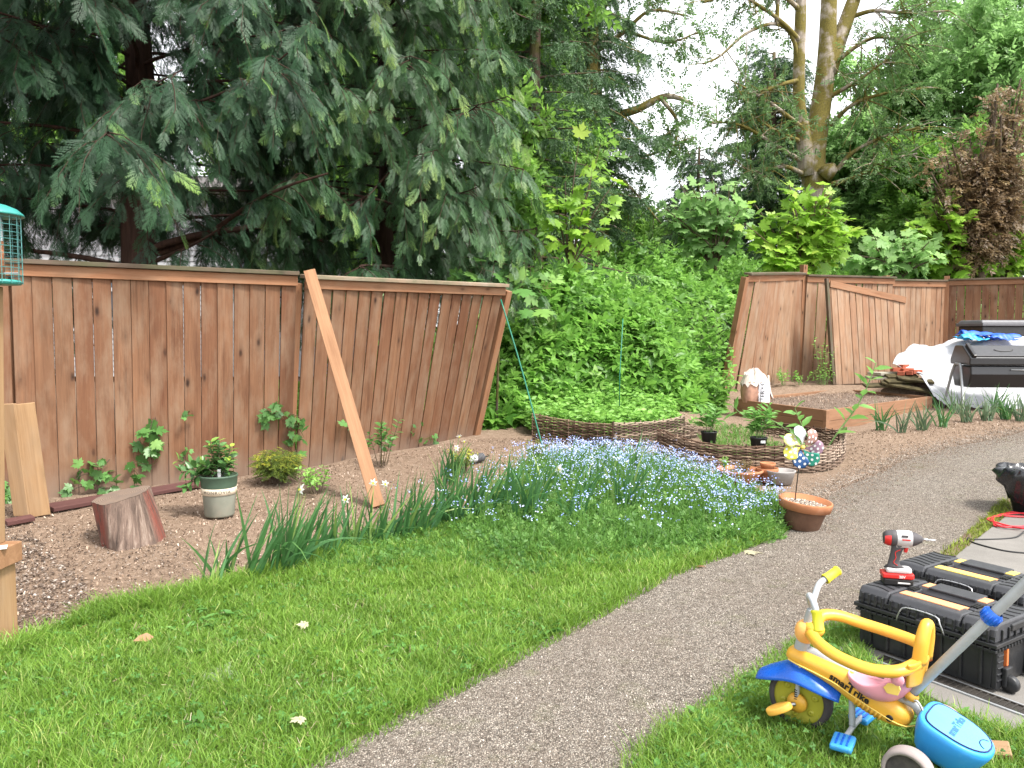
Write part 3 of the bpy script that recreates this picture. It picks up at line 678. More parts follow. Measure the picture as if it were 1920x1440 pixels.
# ------------------------------------------------------------------ fences
def fence_section(root, P0, P1, H, lean0, lean1, mat, bw=.137, gap=.006, trim=True, cap=None, jitter=.004, z0=None, z1=None, drop=0.0, dark=None, capw=.135, th=.09):
    P0 = A3(*P0); P1 = A3(*P1); L = np.linalg.norm(P1 - P0); d = A3(*(unit(P1 - P0)), 0); n = A3(d[1], -d[0], 0)
    N = max(2, int(round(L / (bw + gap)))); bw = L / N - gap
    za = tz(*P0) if z0 is None else z0; zb = tz(*P1) if z1 is None else z1
    def top(u, off=0.0, up=0.0, hh=None):
        l = lean0 + (lean1 - lean0) * u; v = n * math.sin(l) + A3(0, 0, 1) * math.cos(l); w = n * math.cos(l) - A3(0, 0, 1) * math.sin(l)
        base = A3(*(P0 + (P1 - P0) * u), za + (zb - za) * u)
        return base + v * ((H - drop * u if hh is None else hh) + up) + w * off, v, w
    mb = MB()
    for i in range(N):
        u = (i + .5) / N; p1, v, w = top(u); base = top(u, 0, 0, -.03)[0]
        g = rng.normal(0, jitter * .5); tilt = d * rng.normal(0, jitter)
        mb.plank(base + w * g, p1 + w * g + tilt - v * .03, d, bw - abs(rng.normal(0, .0018)), .017, seg=1)
    mb.build('board_panel', mat, root, bevel=.002, segs=1)
    if trim:
        mb = MB(); a, va, wa = top(-.003, .022, -.016 - th / 2); b2, vb, wb = top(1.003, .022, -.016 - th / 2)
        mb.plank(a, b2, va, th, .022); mb.build('trim_board', M['cedar_trim'], root, bevel=.003)
        for dz in (-.09, -1.5):
            mb = MB(); a, va, wa = top(.01, -.03, dz); b2, _, _ = top(.99, -.03, dz); mb.plank(a, b2, va, .085, .035); mb.build('rail', M['cedar_trim'], root)
    if cap:
        mb = MB(); a, va, wa = top(-.006, .0, .004); b2, _, wb = top(1.006, .0, .004); mb.plank(a, b2, wa, capw, .036); mb.build('cap_rail', cap, root, bevel=.004)
    return top, d, n
def post(root, top, u, extra, w=.088, off=-.09, mat='cedar_trim', tcap=False, down=.05):
    a, v, wv = top(u, off, 0, -down); b2 = top(u, off, extra)[0]
    mb = MB(); mb.plank(a, b2, np.cross(v, wv), w, w)
    p = mb.build('post', M[mat], root, bevel=.004)
    if tcap:
        mb = MB(); mb.box((0, 0, 0), (w + .03, w + .03, .02)); 
        o = mb.build('post_cap', M['cedar_cap'], p, bevel=.003); o.location = b2 + v * .012
    return p
def sub(v): return A3(v[0], v[1])
R_ = math.radians
LF0, LF1, LF2, LF3 = A3(-5.1, 4.93), A3(-3.83, 5.915), A3(-2.09, 7.262), A3(-.47, 9.1)
fa = thing('wooden_fence', 'brown cedar board fence sagging forward, propped by a plank and a green stake', 'fence', (*LF1, .1))
fa.location = (0, 0, 0)
t0, _, _ = fence_section(fa, LF0, LF1, 1.83, 0, R_(.5), M['cedar_board'], cap=M['cedar_cap'])
t1, d1, n1 = fence_section(fa, LF1 + A3(.01, .008), LF2, 1.83, R_(.5), R_(6), M['cedar_board'], cap=M['cedar_cap'], gap=.0025)
t2, d2, n2 = fence_section(fa, LF2 + A3(.03, .035), LF3, 1.81, R_(6.5), R_(16.5), M['cedar_board'], cap=M['cedar_cap_pale'], gap=.004)
post(fa, t1, 0, -.05); post(fa, t2, -.02, -.06, off=-.06); 
a, v, w = t2(1.035, -.03, 0, -.08); b2 = t2(1.035, -.03, -.06)[0]
mb = MB(); mb.plank(a, b2, np.cross(v, w), .09, .09); mb.build('post', M['cedar_trim'], fa, bevel=.004)
mb = MB(); a, v, w = t2(.012, .01, 0, 0); b2 = t2(.012, .01, -.04)[0]
def on_left_fence(px, py, off=.03):       # point of a sight line on the face of the sagging fence
    best = None
    for top, (Pa, Pb) in ((t0, (LF0, LF1)), (t1, (LF1, LF2)), (t2, (LF2, LF3))):
        for u in np.linspace(0, 1, 60):
            o, v, w = top(u, off, 0, 0.0); tdir = ray(px, py)
            # nearest approach of the sight line and the board line
            r = EYE - o; a_, b_, c_ = tdir @ tdir, tdir @ v, v @ v; d_, e_ = tdir @ r, v @ r
            s = (b_ * e_ - c_ * d_) / (a_ * c_ - b_ * b_); h = (a_ * e_ - b_ * d_) / (a_ * c_ - b_ * b_)
            q = o + v * h; dist = np.linalg.norm(EYE + tdir * s - q)
            if best is None or dist < best[0]: best = (dist, q, w)
    return best[1], best[2]

ff = thing('wooden_fence', 'greying cedar fence at the far end, its near section toppling sideways', 'fence')
FB = [A3(3.62, 13.05), A3(5.42, 14.6), A3(7.5, 15.6), A3(9.05, 16.2), A3(11.2, 14.9)]
s0, _, _ = fence_section(ff, FB[0], FB[1], 2.0, R_(11), R_(1), M['cedar_far'], cap=M['cedar_cap'], jitter=.012, th=.11, z0=.44, z1=.56)
s1, _, _ = fence_section(ff, FB[1] + A3(.05, .02), FB[2], 1.97, R_(2.5), R_(5), M['cedar_far'], cap=M['cedar_cap'], jitter=.012, th=.11)
s2, _, _ = fence_section(ff, FB[2] + A3(.08, .03), FB[3], 1.93, R_(0), R_(0), M['cedar_far'], cap=M['cedar_cap'], th=.11)
s3, _, _ = fence_section(ff, FB[3] + A3(.04, -.03), FB[4], 1.95, 0, 0, M['cedar_board'], cap=M['cedar_cap'], th=.1)
post(ff, s0, -.02, -.05, .1, -.02); post(ff, s1, -.012, .2, .1, -.06); post(ff, s2, -.03, .09, .1, -.04); post(ff, s3, -.02, .08, .1, .0)
fl = thing('fence_panel', 'loose cedar fence panel leaning against the far fence with a sloping top board', 'fence panel')
c0, c1 = G(1567, 720), G(1702, 714)
s4, _, _ = fence_section(fl, c0[:2], c1[:2], 1.86, R_(-7), R_(-5), M['cedar_far'], cap=None, trim=True, jitter=.01, z0=c0[2] + .02, z1=c1[2] + .02, drop=.3, th=.12)
mb = MB(); a, v, w = s4(-.03, -.01, 0, -.02); b2 = s4(-.03, -.01, .02)[0]; mb.plank(a, b2, np.cross(v, w), .05, .06); mb.build('side_batten', M['cedar_cap'], fl)

# props and loose lumber
def lumber(name, p0, p1, wd, w, t, mat, label, cat, **kw):
    mb = MB(); mb.plank(p0, p1, wd, w, t, **kw); return tag(mb.build(name, M[mat], None, bevel=.003), label, cat)
bt = t2(-.008, .1, .06)[0]; bb = G(709, 950); d_ = bb - bt
lumber('brace_plank', bb, bt, A3(1, .12, 0), .105, .038, 'lumber', 'new orange-brown plank propping up the sagging fence', 'plank', ti=.1)
gs0 = t2(.975, .05, -.15)[0]; gs1 = G(1020, 840)
mb = MB(); mb.tube(smooth_path([gs1 - A3(0, 0, .05), (gs0 + gs1) / 2 + A3(0, .01, .02), gs0], 6), .0085, 8)
tag(mb.build('garden_stake', M['green_stake'], None, True), 'long green garden stake propping the end of the sagging fence', 'stake')
q = at(1162, 702, 9.7); q1 = at(1168, 598, 9.8)
mb = MB(); mb.tube([q - A3(0, 0, .4), q, q1], .006, 6)
tag(mb.build('garden_stake', M['green_stake'], None, True), 'thin green stake upright among the brambles', 'stake')
b0, b1 = G(62, 968), at(28, 757, 5.35)
mb = MB(); xx = A3(.86, .5, 0); mb.plank(b0 + xx * .045, b1 + xx * .055, xx, .125, .03, ti=.05)
tag(mb.build('loose_board', M['lumber_pale'], None, bevel=.003), 'pale board leaning on the fence, the one nearer the stump', 'board')
mb = MB(); mb.plank(b0 - xx * .075 + A3(0, .02, .01), b1 - xx * .055 + A3(0, .02, 0), xx * .9 + A3(.1, -.5, 0), .11, .03, ti=.2)
tag(mb.build('loose_board', M['lumber_pale'], None, bevel=.003), 'pale board leaning on the fence, the one nearer the post', 'board')
# dark red edging boards along the foot of the fence
def edging(pp, label, w=.14):
    mb = MB(); a, b2 = G(*pp[0]), G(*pp[1]); mb.plank(a + A3(0, 0, .018), b2 + A3(0, 0, .018), A3(-.6, .8, .1), w, .03)
    tag(mb.build('edging_board', M['dark_board'], None, bevel=.003), label, 'board')
edging(((92, 957), (200, 938)), 'dark red board lying along the fence foot left of the stump')
edging(((272, 928), (372, 910)), 'dark red board lying along the fence foot between stump and pot')
edging(((10, 985), (62, 975)), 'broken dark red board end beside the wooden post', .08)

# near post with the bird feeder
pp = G(35, 1216); px0 = pp[0] - .15; py0 = pp[1] + .05
po = thing('wooden_post', 'thick pale timber post with a projecting block at the lawn edge', 'post', (px0, py0, 0))
mb = MB(); mb.plank((0, 0, -.1), (0, 0, .365), (1, 0, 0), .145, .145); mb.build('base', M['lumber_pale'], po, bevel=.005)
mb = MB(); mb.plank((-.12, -.01, .412), (.098, -.01, .412), (0, 0, 1), .09, .19); mb.build('block', M['lumber'], po, bevel=.004)
mb = MB(); mb.plank((-.035, .01, .458), (.003, .01, 1.62), (1, 0, 0), .135, .12, ti=.3); mb.build('shaft', M['lumber_pale'], po, bevel=.005)
mb = MB(); mb.box((0, 0, 0), (.1, .06, .004), rotz(.5)); o = tag(mb.build('paper_card', M['marker']), 'small white card lying on the block of the timber post', 'card'); o.location = (px0 + .062, py0 - .055, .461)
fz = 1.625; fx, fy = px0 + .066, py0 + .01
fd = thing('bird_feeder', 'teal caged bird feeder with domed lid on top of the timber post', 'bird feeder', (fx, fy, fz))
mb = MB(); mb.lathe([(.004, .355), (.06, .348), (.1, .332), (.125, .31), (.128, .3), (.122, .3), (.06, .32), (.004, .325)], 36, caps=False); mb.build('lid', M['teal'], fd, True)
mb = MB(); mb.lathe([(.004, .0), (.105, .0), (.11, .012), (.1, .02), (.004, .02)], 32); mb.build('tray', M['teal'], fd, True)
mb = MB()
for k in range(18): a = 2 * PI * k / 18; mb.tube([(.112 * math.cos(a), .112 * math.sin(a), .003), (.112 * math.cos(a), .112 * math.sin(a), .305)], .0016, 5)
for j in range(10): z = .01 + .031 * j; mb.tube([(.112 * math.cos(a), .112 * math.sin(a), z) for a in np.linspace(0, 2 * PI, 37)], .0016, 5, caps=False)
mb.build('cage', M['teal_wire'], fd)
mb = MB(); mb.lathe([(.042, .02), (.042, .3), (.004, .3)], 24, caps=False); mb.build('seed_tube', M['clear_tube'], fd, True)
mb = MB(); mb.lathe([(.004, .021), (.0435, .021), (.0435, .19), (.004, .2)], 20); mb.build('seed_fill', M['seed'], fd, True)
mb = MB()
for a in (.2, 1.8, 3.3): mb.tube([(.03 * math.cos(a), .03 * math.sin(a), .05), (.1 * math.cos(a), .1 * math.sin(a), .05)], .004, 6)
mb.build('perch', M['steel_dull'], fd)

# ------------------------------------------------------------------ white house beyond the tree
hs_ = thing('house', 'white clapboard house glimpsed behind the big cypress', 'house', (-9.2, 17, .5))
mb = MB(); Wd, Ht = 13.0, 4.1
for k in range(34):
    z = .12 * k; mb.add([(-Wd / 2, 0, z), (Wd / 2, 0, z), (Wd / 2, -.022, z - .0), (-Wd / 2, -.022, z), (-Wd / 2, 0, z + .12), (Wd / 2, 0, z + .12)], [(3, 2, 1, 0), (3, 4, 5, 2)])
mb.box((0, 4.2, Ht / 2), (Wd - .02, 8.2, Ht)); mb.build('wall', M['siding'], hs_)
mb = MB(); mb.loft([[(-Wd / 2 - .4, -.6, Ht - .1), (-Wd / 2 - .4, 9, Ht - .1), (-Wd / 2 - .4, 4.2, Ht + 1.1)], [(Wd / 2 + .4, -.6, Ht - .1), (Wd / 2 + .4, 9, Ht - .1), (Wd / 2 + .4, 4.2, Ht + 1.1)]]); mb.build('roof', M['roof'], hs_)
for wx in (-3.2, .9, 3.6):
    mb = MB()
    for sx in (-1, 1): mb.box((wx + sx * .5, -.035, 1.9), (.09, .05, 1.3))
    for sz in (-.65, 0, .65): mb.box((wx, -.04, 1.9 + sz), (1.0, .05, .08))
    fr = mb.build('window', M['siding'], hs_)
    mb = MB(); mb.box((wx, -.025, 1.9), (.98, .01, 1.28)); mb.build('pane', M['glass'], fr)
# ------------------------------------------------------------------ trees
def limb_path(o, d, L, droop, up_tip, n=9, wig=.06):
    P = []; d = unit(d)
    side = unit(np.cross(d, A3(0, 0, 1)) + 1e-6); w1, w2 = rng.normal(0, wig, 2)
    for i in range(n):
        t = i / (n - 1)
        P.append(o + d * L * t + A3(0, 0, -droop * L * t * t + up_tip * L * t ** 4) + side * L * (w1 * math.sin(3 * t) + w2 * math.sin(6 * t)))
    return P
def interp(P, t):
    P = np.asarray(P); x = t * (len(P) - 1); i = min(int(x), len(P) - 2); f = x - i
    return P[i] * (1 - f) + P[i + 1] * f, unit(P[i + 1] - P[i])

def cypress(name, label, base, H, trunk_r, limbs, leafmat, seed, frond=(.17, .31), step=.105, sub=(.28, .7), hang=.85, lean=(0, 0), low=1.6, tipt=.12, bare=None):
    """Drooping cypress: limbs carry side branchlets, and flat feathery sprays hang off both."""
    global rng
    keep = rng; rng = np.random.default_rng(seed)
    base = A3(base[0], base[1], tz(base[0], base[1]) - .05)
    root = thing(name, label, 'tree')
    mb = MB(); ax = lambda z: base + A3(lean[0] * z, lean[1] * z, z)
    mb.tube([ax(z) + A3(.03 * math.sin(z * 2), .03 * math.cos(z * 1.7), 0) for z in np.linspace(0, H, 14)], [trunk_r * 1.35, trunk_r * 1.05] + list(np.linspace(trunk_r, trunk_r * .3, 12)), 14)
    mb.build('trunk', M['bark_cedar'], root, True)
    bl = MB(); fb = Bulk(); pos = []; dirs = []; nor = []; scs = []; tis = []
    for (z, az, L, droop, dens) in limbs:
        d = A3(math.cos(az), math.sin(az), rng.uniform(.05, .35)); P = limb_path(ax(z), d, L, droop, rng.uniform(0, .14))
        r0 = (.012 + .011 * L) * (1 if z < 2.1 else .6); bl.tube(P, [r0, r0 * .25], 6, False)
        if dens <= 0: continue
        n = int(L / step * dens)
        for i in range(n):
            t = rng.uniform(.14, 1.0) ** .8; o, dl = interp(P, t); sd = 1 if i % 2 else -1
            side = unit(np.cross(dl, A3(0, 0, 1))) * sd
            bd = unit(side * rng.uniform(.3, 1.1) + dl * rng.uniform(.3, .9) + A3(0, 0, rng.uniform(-.55, .1)))
            bL = rng.uniform(*sub) * (1.15 - .5 * abs(t - .55)); Q = limb_path(o, bd, bL, hang * rng.uniform(.5, 1.25), 0, 5)
            bl.tube(Q, [.006, .002], 4, False)
            m = max(3, int(bL / .055))
            for j in range(m):
                u = (j + .6) / m; p, dq = interp(Q, u); s2 = 1 if j % 2 else -1
                sv = unit(np.cross(dq, A3(0, 0, 1)) + 1e-6) * s2
                fd_ = unit(dq * .75 + sv * rng.uniform(.15, .75) + A3(0, 0, rng.uniform(-.75, -.1)) + rng.normal(0, .1, 3))
                pos.append(p); dirs.append(fd_); nor.append(unit(A3(0, 0, 1) * rng.uniform(.3, 1) + d * rng.uniform(-.1, .8) + rng.normal(0, .35, 3)))
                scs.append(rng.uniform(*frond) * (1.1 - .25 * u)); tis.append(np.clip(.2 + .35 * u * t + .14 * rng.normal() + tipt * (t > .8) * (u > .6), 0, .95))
    bl.build('branches', M['bark_cedar'], root, True)
    pos, dirs, nor, scs, tis = map(np.array, (pos, dirs, nor, scs, tis)); R = frames(dirs, nor)
    for k in range(4):
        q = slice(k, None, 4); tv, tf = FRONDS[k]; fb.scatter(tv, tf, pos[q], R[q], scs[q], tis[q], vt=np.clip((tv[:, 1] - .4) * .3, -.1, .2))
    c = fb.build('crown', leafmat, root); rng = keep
    print(name, len(pos), 'sprays', sum(len(f) for f in fb.F)); return root

rs = np.random.default_rng(5); limbs = []
for i in range(92):                       # tiers of limbs; the ones towards the camera are longest
    z = 2.3 + 5.0 * (i / 92) + rs.uniform(-.08, .08); az = i * 2.399 + rs.uniform(-.3, .3)
    toward = math.cos(az - math.radians(-62)); L = (2.2 + .6 * toward) * (1.0 - .04 * (z - 2)) * rs.uniform(.85, 1.15)
    limbs.append((z + (.45 if toward > .3 else 0), az, L, rs.uniform(.12, .36), 1.0 if toward > -.25 else .6))
for az, L, dr in ((-.35, 2.6, .02), (-.1, 2.9, .1), (.3, 2.4, .0), (3.3, 2.6, .25), (3.6, 2.4, .1), (-2.7, 2.2, .22), (-.75, 1.9, .12)):
    limbs.append((1.75 + rs.uniform(0, .35), az, L, dr, .22))
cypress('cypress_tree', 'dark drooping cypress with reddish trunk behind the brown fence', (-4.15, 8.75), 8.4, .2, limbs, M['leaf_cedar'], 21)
rs = np.random.default_rng(15); limbs = []
for i in range(46):
    z = 1.9 + 5.0 * (i / 46); az = i * 2.399; toward = math.cos(az - math.radians(-30)); limbs.append((z, az, (1.75 + .4 * toward) * rs.uniform(.85, 1.15), rs.uniform(.15, .4), 1.0 if toward > -.4 else .5))
cypress('cypress_tree', 'dark cypress at the left edge, its trunk outside the frame', (-7.1, 9.3), 8.0, .17, limbs, M['leaf_cedar'], 24)
rs = np.random.default_rng(8); limbs = []
for i in range(96):
    z = 1.65 + 5.6 * (i / 96); az = i * 2.399 + rs.uniform(-.3, .3); toward = math.cos(az - math.radians(-75))
    L = (2.05 + .5 * toward - .35 * max(0, math.cos(az))) * (1.02 - .05 * (z - 2)) * rs.uniform(.85, 1.12)
    limbs.append((z + (.1 if toward > .2 else 0), az, L, rs.uniform(.12, .42), 1.0 if toward > -.3 else .55))
cypress('cypress_tree', 'paler grey-green weeping cypress right of the dark one, sweeping down to the fence', (-1.75, 10.9), 8.6, .14, limbs, M['leaf_cedar_pale'], 22, hang=.95, tipt=.25)

def tree_skeleton(base, H, r, seed, nlimb, spread, rise=.5, first=.3, kink=.05, lean=(0, 0), limb_len=.45, limb_r=.32, lean_p=1.0):
    g = np.random.default_rng(seed); base = A3(base[0], base[1], tz(base[0], base[1]) - .1)
    T = [base + A3(lean[0] * (z / H) ** lean_p, lean[1] * (z / H) ** lean_p, z) + A3(*g.normal(0, kink, 2), 0) * (z > 0) for z in np.linspace(0, H, 12)]
    rad = [r * 1.3] + list(np.linspace(r, r * .22, 11)); limbs = []
    for i in range(nlimb):
        t = first + (1 - first) * (i + g.uniform(0, .8)) / nlimb; t = min(t, .98); o, _ = interp(T, t); az = i * 2.399 + g.uniform(-.5, .5)
        L = H * limb_len * (1.1 - .6 * t) * g.uniform(.7, 1.15) * spread; d = A3(math.cos(az), math.sin(az), rise * g.uniform(.4, 1.4))
        P = [o]; cur = unit(d); 
        for k in range(7):
            cur = unit(cur + g.normal(0, .16, 3) + A3(0, 0, .03)); P.append(P[-1] + cur * L / 7)
        limbs.append((P, r * limb_r * (1.1 - .6 * t)))
    return T, rad, limbs
def broadleaf(name, label, base, H, r, leafmat, seed, nlimb=16, spread=1.0, rise=.5, first=.3, twigs=26, tw_len=.75, leaves=9, lsize=.1, barkmat='bark_twig', group=None, tmpl=None, lean=(0, 0), droop=.25, cat='tree', kink=.05, limb_len=.45, sides=7, extra=None, lean_p=1.0, zmax=99):
    """Trunk, limbs, twigs; every twig carries its own sprig of leaves."""
    g = np.random.default_rng(seed + 100); T, rad, limbs = tree_skeleton(base, H, r, seed, nlimb, spread, rise, first, kink, lean, limb_len, lean_p=lean_p)
    if extra: limbs = limbs + extra
    root = thing(name, label, cat, group=group)
    mb = MB(); mb.tube(T, rad, 12); mb.build('trunk', M[barkmat], root, True)
    mb = MB(); pos = []; dirs = []; sc = []; ti = []
    for P, lr in limbs:
        mb.tube(P, [lr, lr * .18], sides, False); Lt = sum(np.linalg.norm(P[k + 1] - P[k]) for k in range(len(P) - 1)); n = int(twigs * (.4 + Lt / max(.5, H * limb_len)))
        for i in range(n):
            t = g.uniform(.18, 1) ** .75; o, dl = interp(P, t)
            if o[2] > zmax: continue
            d = unit(dl * .5 + g.normal(0, .65, 3) + A3(0, 0, .1)); L = tw_len * g.uniform(.5, 1.2)
            Q = [o + d * L * u + A3(0, 0, -droop * L * u * u) for u in (0, .5, 1)]
            mb.tube(Q, [lr * .12 + .003, .002], 4, False)
            m = max(2, int(leaves * g.uniform(.6, 1.3)))
            for j in range(m):
                u = g.uniform(.15, 1.0); p, dq = interp(Q, u); fd_ = unit(dq * .6 + g.normal(0, .6, 3) + A3(0, 0, -.15))
                pos.append(p + g.normal(0, .03, 3)); dirs.append(fd_); sc.append(lsize * g.uniform(.7, 1.3)); ti.append(g.normal(.4, .2))
    if mb.v: mb.build('branches', M[barkmat], root, True)
    pos, dirs, sc, ti = np.array(pos), np.array(dirs), np.array(sc), np.clip(np.array(ti), 0, 1)
    nor = g.normal(0, .55, (len(pos), 3)) + A3(0, -.25, .8); R = frames(dirs, nor); b = Bulk(); tm = tmpl or SPRIGS
    for k in range(len(tm)):
        q = slice(k, None, len(tm)); tv, tf = tm[k]; b.scatter(tv, tf, pos[q], R[q], sc[q], ti[q])
    b.build('crown', leafmat, root); print(name, len(pos), sum(len(f) for f in b.F)); return root
def conifer(name, label, base, H, r, leafmat, seed, nl=60, Lmax=1.6, z0=1.5, group=None, step=.11, size=(.25, .45), barkmat='bark_spruce', droop=.3, zmax=9, tip=.25):
    g = np.random.default_rng(seed); base = A3(base[0], base[1], tz(base[0], base[1]) - .1); root = thing(name, label, 'tree', group=group)
    mb = MB(); mb.tube([base + A3(0, 0, z) + A3(.03 * math.sin(z), 0, 0) for z in np.linspace(0, H, 10)], [r * 1.25, r * .35], 10); mb.build('trunk', M[barkmat], root, True)
    mb = MB(); pos = []; dirs = []; sc = []; ti = []
    for i in range(nl):
        z = z0 + (H - z0) * (i + g.uniform(0, 1)) / nl; az = i * 2.399 + g.uniform(-.4, .4); L = Lmax * (1.08 - .75 * (z - z0) / (H - z0)) * g.uniform(.7, 1.15)
        if z > zmax: continue
        P = limb_path(base + A3(0, 0, z), A3(math.cos(az), math.sin(az), g.uniform(-.1, .25)), L, droop * g.uniform(.5, 1.4), g.uniform(0, .2), 7); mb.tube(P, [.012 + .012 * L, .004], 5, False)
        for k in range(int(L / step) * 4):
            t = g.uniform(.1, 1); o, dl = interp(P, t); sv = unit(np.cross(dl, A3(0, 0, 1))) * g.choice([-1, 1])
            o = o + sv * g.uniform(0, .22) * L * .4 * (1.2 - t)
            pos.append(o); dirs.append(unit(dl * g.uniform(.2, .8) + sv * g.uniform(0, .8) + A3(0, 0, -g.uniform(0, .9)))); sc.append(g.uniform(*size)); ti.append(np.clip(g.normal(.3, .14) + tip * (g.random() < .35) * t, 0, 1))
    mb.build('branches', M[barkmat], root, True)
    pos, dirs, sc, ti = map(np.array, (pos, dirs, sc, ti)); R = frames(dirs, g.normal(0, .4, (len(pos), 3)) + A3(0, 0, 1)); b = Bulk()
    for k in range(4):
        q = slice(k, None, 4); tv, tf = NEEDLES[k]; b.scatter(tv, tf, pos[q], R[q], sc[q], ti[q], vt=(tv[:, 1] - .5) * .25)
    b.build('crown', leafmat, root); print(name, len(pos), sum(len(f) for f in b.F)); return root

conifer('spruce_tree', 'spruce with bright green spring tips behind the weeping cypress', (.42, 14.2), 11, .13, M['leaf_spruce'], 31, 84, 1.75, 1.6, size=(.28, .48), zmax=8.2, tip=.5)
conifer('hemlock_tree', 'mid-green layered conifer standing behind the mossy maple trunk', (8.1, 24.5), 9.4, .16, M['leaf_spruce'], 35, 110, 2.7, 1.0, size=(.4, .7), droop=.25, zmax=12, tip=.5)
conifer('hemlock_tree', 'small layered conifer left of the mossy trunk under the open sky', (5.6, 23.5), 6.3, .1, M['leaf_spruce'], 36, 70, 1.9, .8, size=(.35, .6), droop=.25, zmax=12, tip=.5)
conifer('fir_tree', 'shaggy hanging conifer at the edge of the open sky', (1.75, 17.6), 13, .2, M['leaf_spruce'], 32, 100, 1.65, 3.2, size=(.35, .6), droop=.55, barkmat='bark_maple', zmax=10.5)

# the mossy two-stemmed maple
mb_base = at(1530, 362, 20.5); mx, my = mb_base[0], mb_base[1]; g0 = tz(mx, my)
root = thing('maple_tree', 'tall pale maple with mossy forked trunk rising over the far fence', 'tree')
def pxs(*pts): return [at(x, y, Yd) for x, y, Yd in pts]
stems = [(pxs((1533, 470, 20.5), (1530, 360, 20.5), (1524, 300, 20.5), (1536, 220, 20.5), (1548, 130, 20.5), (1553, 40, 20.5), (1556, -90, 20.4), (1552, -260, 20.4)), [.4, .38, .36, .3, .27, .24, .2, .13]),
         (pxs((1514, 330, 20.4), (1505, 240, 20.3), (1498, 190, 20.2), (1499, 90, 20.1), (1502, -20, 20), (1500, -240, 20)), [.26, .2, .17, .17, .15, .1]),
         (pxs((1553, 140, 20.5), (1570, 85, 20.6), (1590, 30, 20.7), (1612, -40, 20.8), (1650, -220, 21)), [.24, .23, .21, .19, .1])]
mb = MB()
for P, r in stems: mb.tube(smooth_path(P, 4), [x * .87 for x in r], 14)
q = at(1556, 318, 20.15); mb.tube([q + A3(-.12, .1, -.15), q, q + A3(.1, -.1, .05)], [.24, .2, .12], 10)
mb.build('trunk', M['bark_maple'], root, True)
LB = [pxs((1505, 205, 20.2), (1490, 80, 20), (1455, 45, 19.8), (1400, 62, 19.5), (1350, 105, 19.2), (1318, 120, 19)), pxs((1498, 75, 20), (1470, 45, 19.8), (1430, 15, 19.6), (1380, -10, 19.4), (1320, 5, 19.2)),
      pxs((1456, 44, 19.8), (1458, 0, 19.7), (1450, -60, 19.6)), pxs((1500, 300, 20.3), (1450, 270, 20), (1390, 235, 19.6), (1330, 228, 19.2)), pxs((1502, 265, 20.3), (1465, 250, 20), (1420, 225, 19.8)),
      pxs((1505, 325, 20.3), (1470, 312, 20), (1430, 322, 19.8), (1400, 318, 19.6)), pxs((1556, 235, 20.4), (1600, 195, 20), (1660, 175, 19.6), (1740, 165, 19.2)), pxs((1570, 318, 20.2), (1600, 285, 20), (1660, 255, 19.6), (1720, 240, 19.2)),
      pxs((1560, 345, 20.2), (1610, 330, 19.8), (1660, 300, 19.4), (1720, 288, 19)), pxs((1600, 30, 20.7), (1640, 20, 20.4), (1700, 25, 20), (1780, 20, 19.6)), pxs((1558, 180, 20.4), (1610, 150, 20), (1665, 110, 19.7)),
      pxs((1500, 150, 20.1), (1460, 160, 19.9), (1420, 180, 19.6)), pxs((1502, 20, 20), (1440, -30, 19.6), (1360, -60, 19.2)), pxs((1590, 20, 20.7), (1660, -60, 20.3), (1760, -90, 20)), pxs((1505, 240, 20.2), (1440, 190, 19.8), (1370, 150, 19.5)),
      pxs((1500, -30, 20), (1400, -80, 19.5), (1290, -60, 19)), pxs((1560, 120, 20.4), (1640, 70, 20), (1720, 90, 19.5))]
mb = MB(); pos = []; dirs = []; sc = []; g = np.random.default_rng(3)
for i, P in enumerate(LB):
    P = smooth_path(P, 4); mb.tube(P, [.065, .02], 7, False)
    for k in range(12 if i in (0, 1, 2, 14, 15) else 26):
        t = g.uniform(.25, 1); o, dl = interp(P, t); d = unit(dl * .5 + g.normal(0, .6, 3)); L = g.uniform(.4, 1.3); Q = [o + d * L * u + A3(0, 0, -.2 * L * u * u) for u in (0, .33, .66, 1)]; mb.tube(Q, [.016, .004], 4, False)
        for j in range(g.integers(3, 9)):
            p, dq = interp(Q, g.uniform(.3, 1)); pos.append(p + g.normal(0, .06, 3)); dirs.append(unit(dq + g.normal(0, .6, 3) + A3(0, 0, -.2))); sc.append(g.uniform(.17, .3))
mb.build('branches', M['bark_maple'], root, True)
pos, dirs, sc = map(np.array, (pos, dirs, sc)); R = frames(dirs, g.normal(0, .6, (len(pos), 3)) + A3(0, 0, .8)); b = Bulk()
for k in range(4): q = slice(k, None, 4); b.scatter(*SPRIGS[k], pos[q], R[q], sc[q], np.clip(g.normal(.4, .2, len(pos[q])), 0, 1))
b.build('crown', M['leaf_bigmaple'], root)

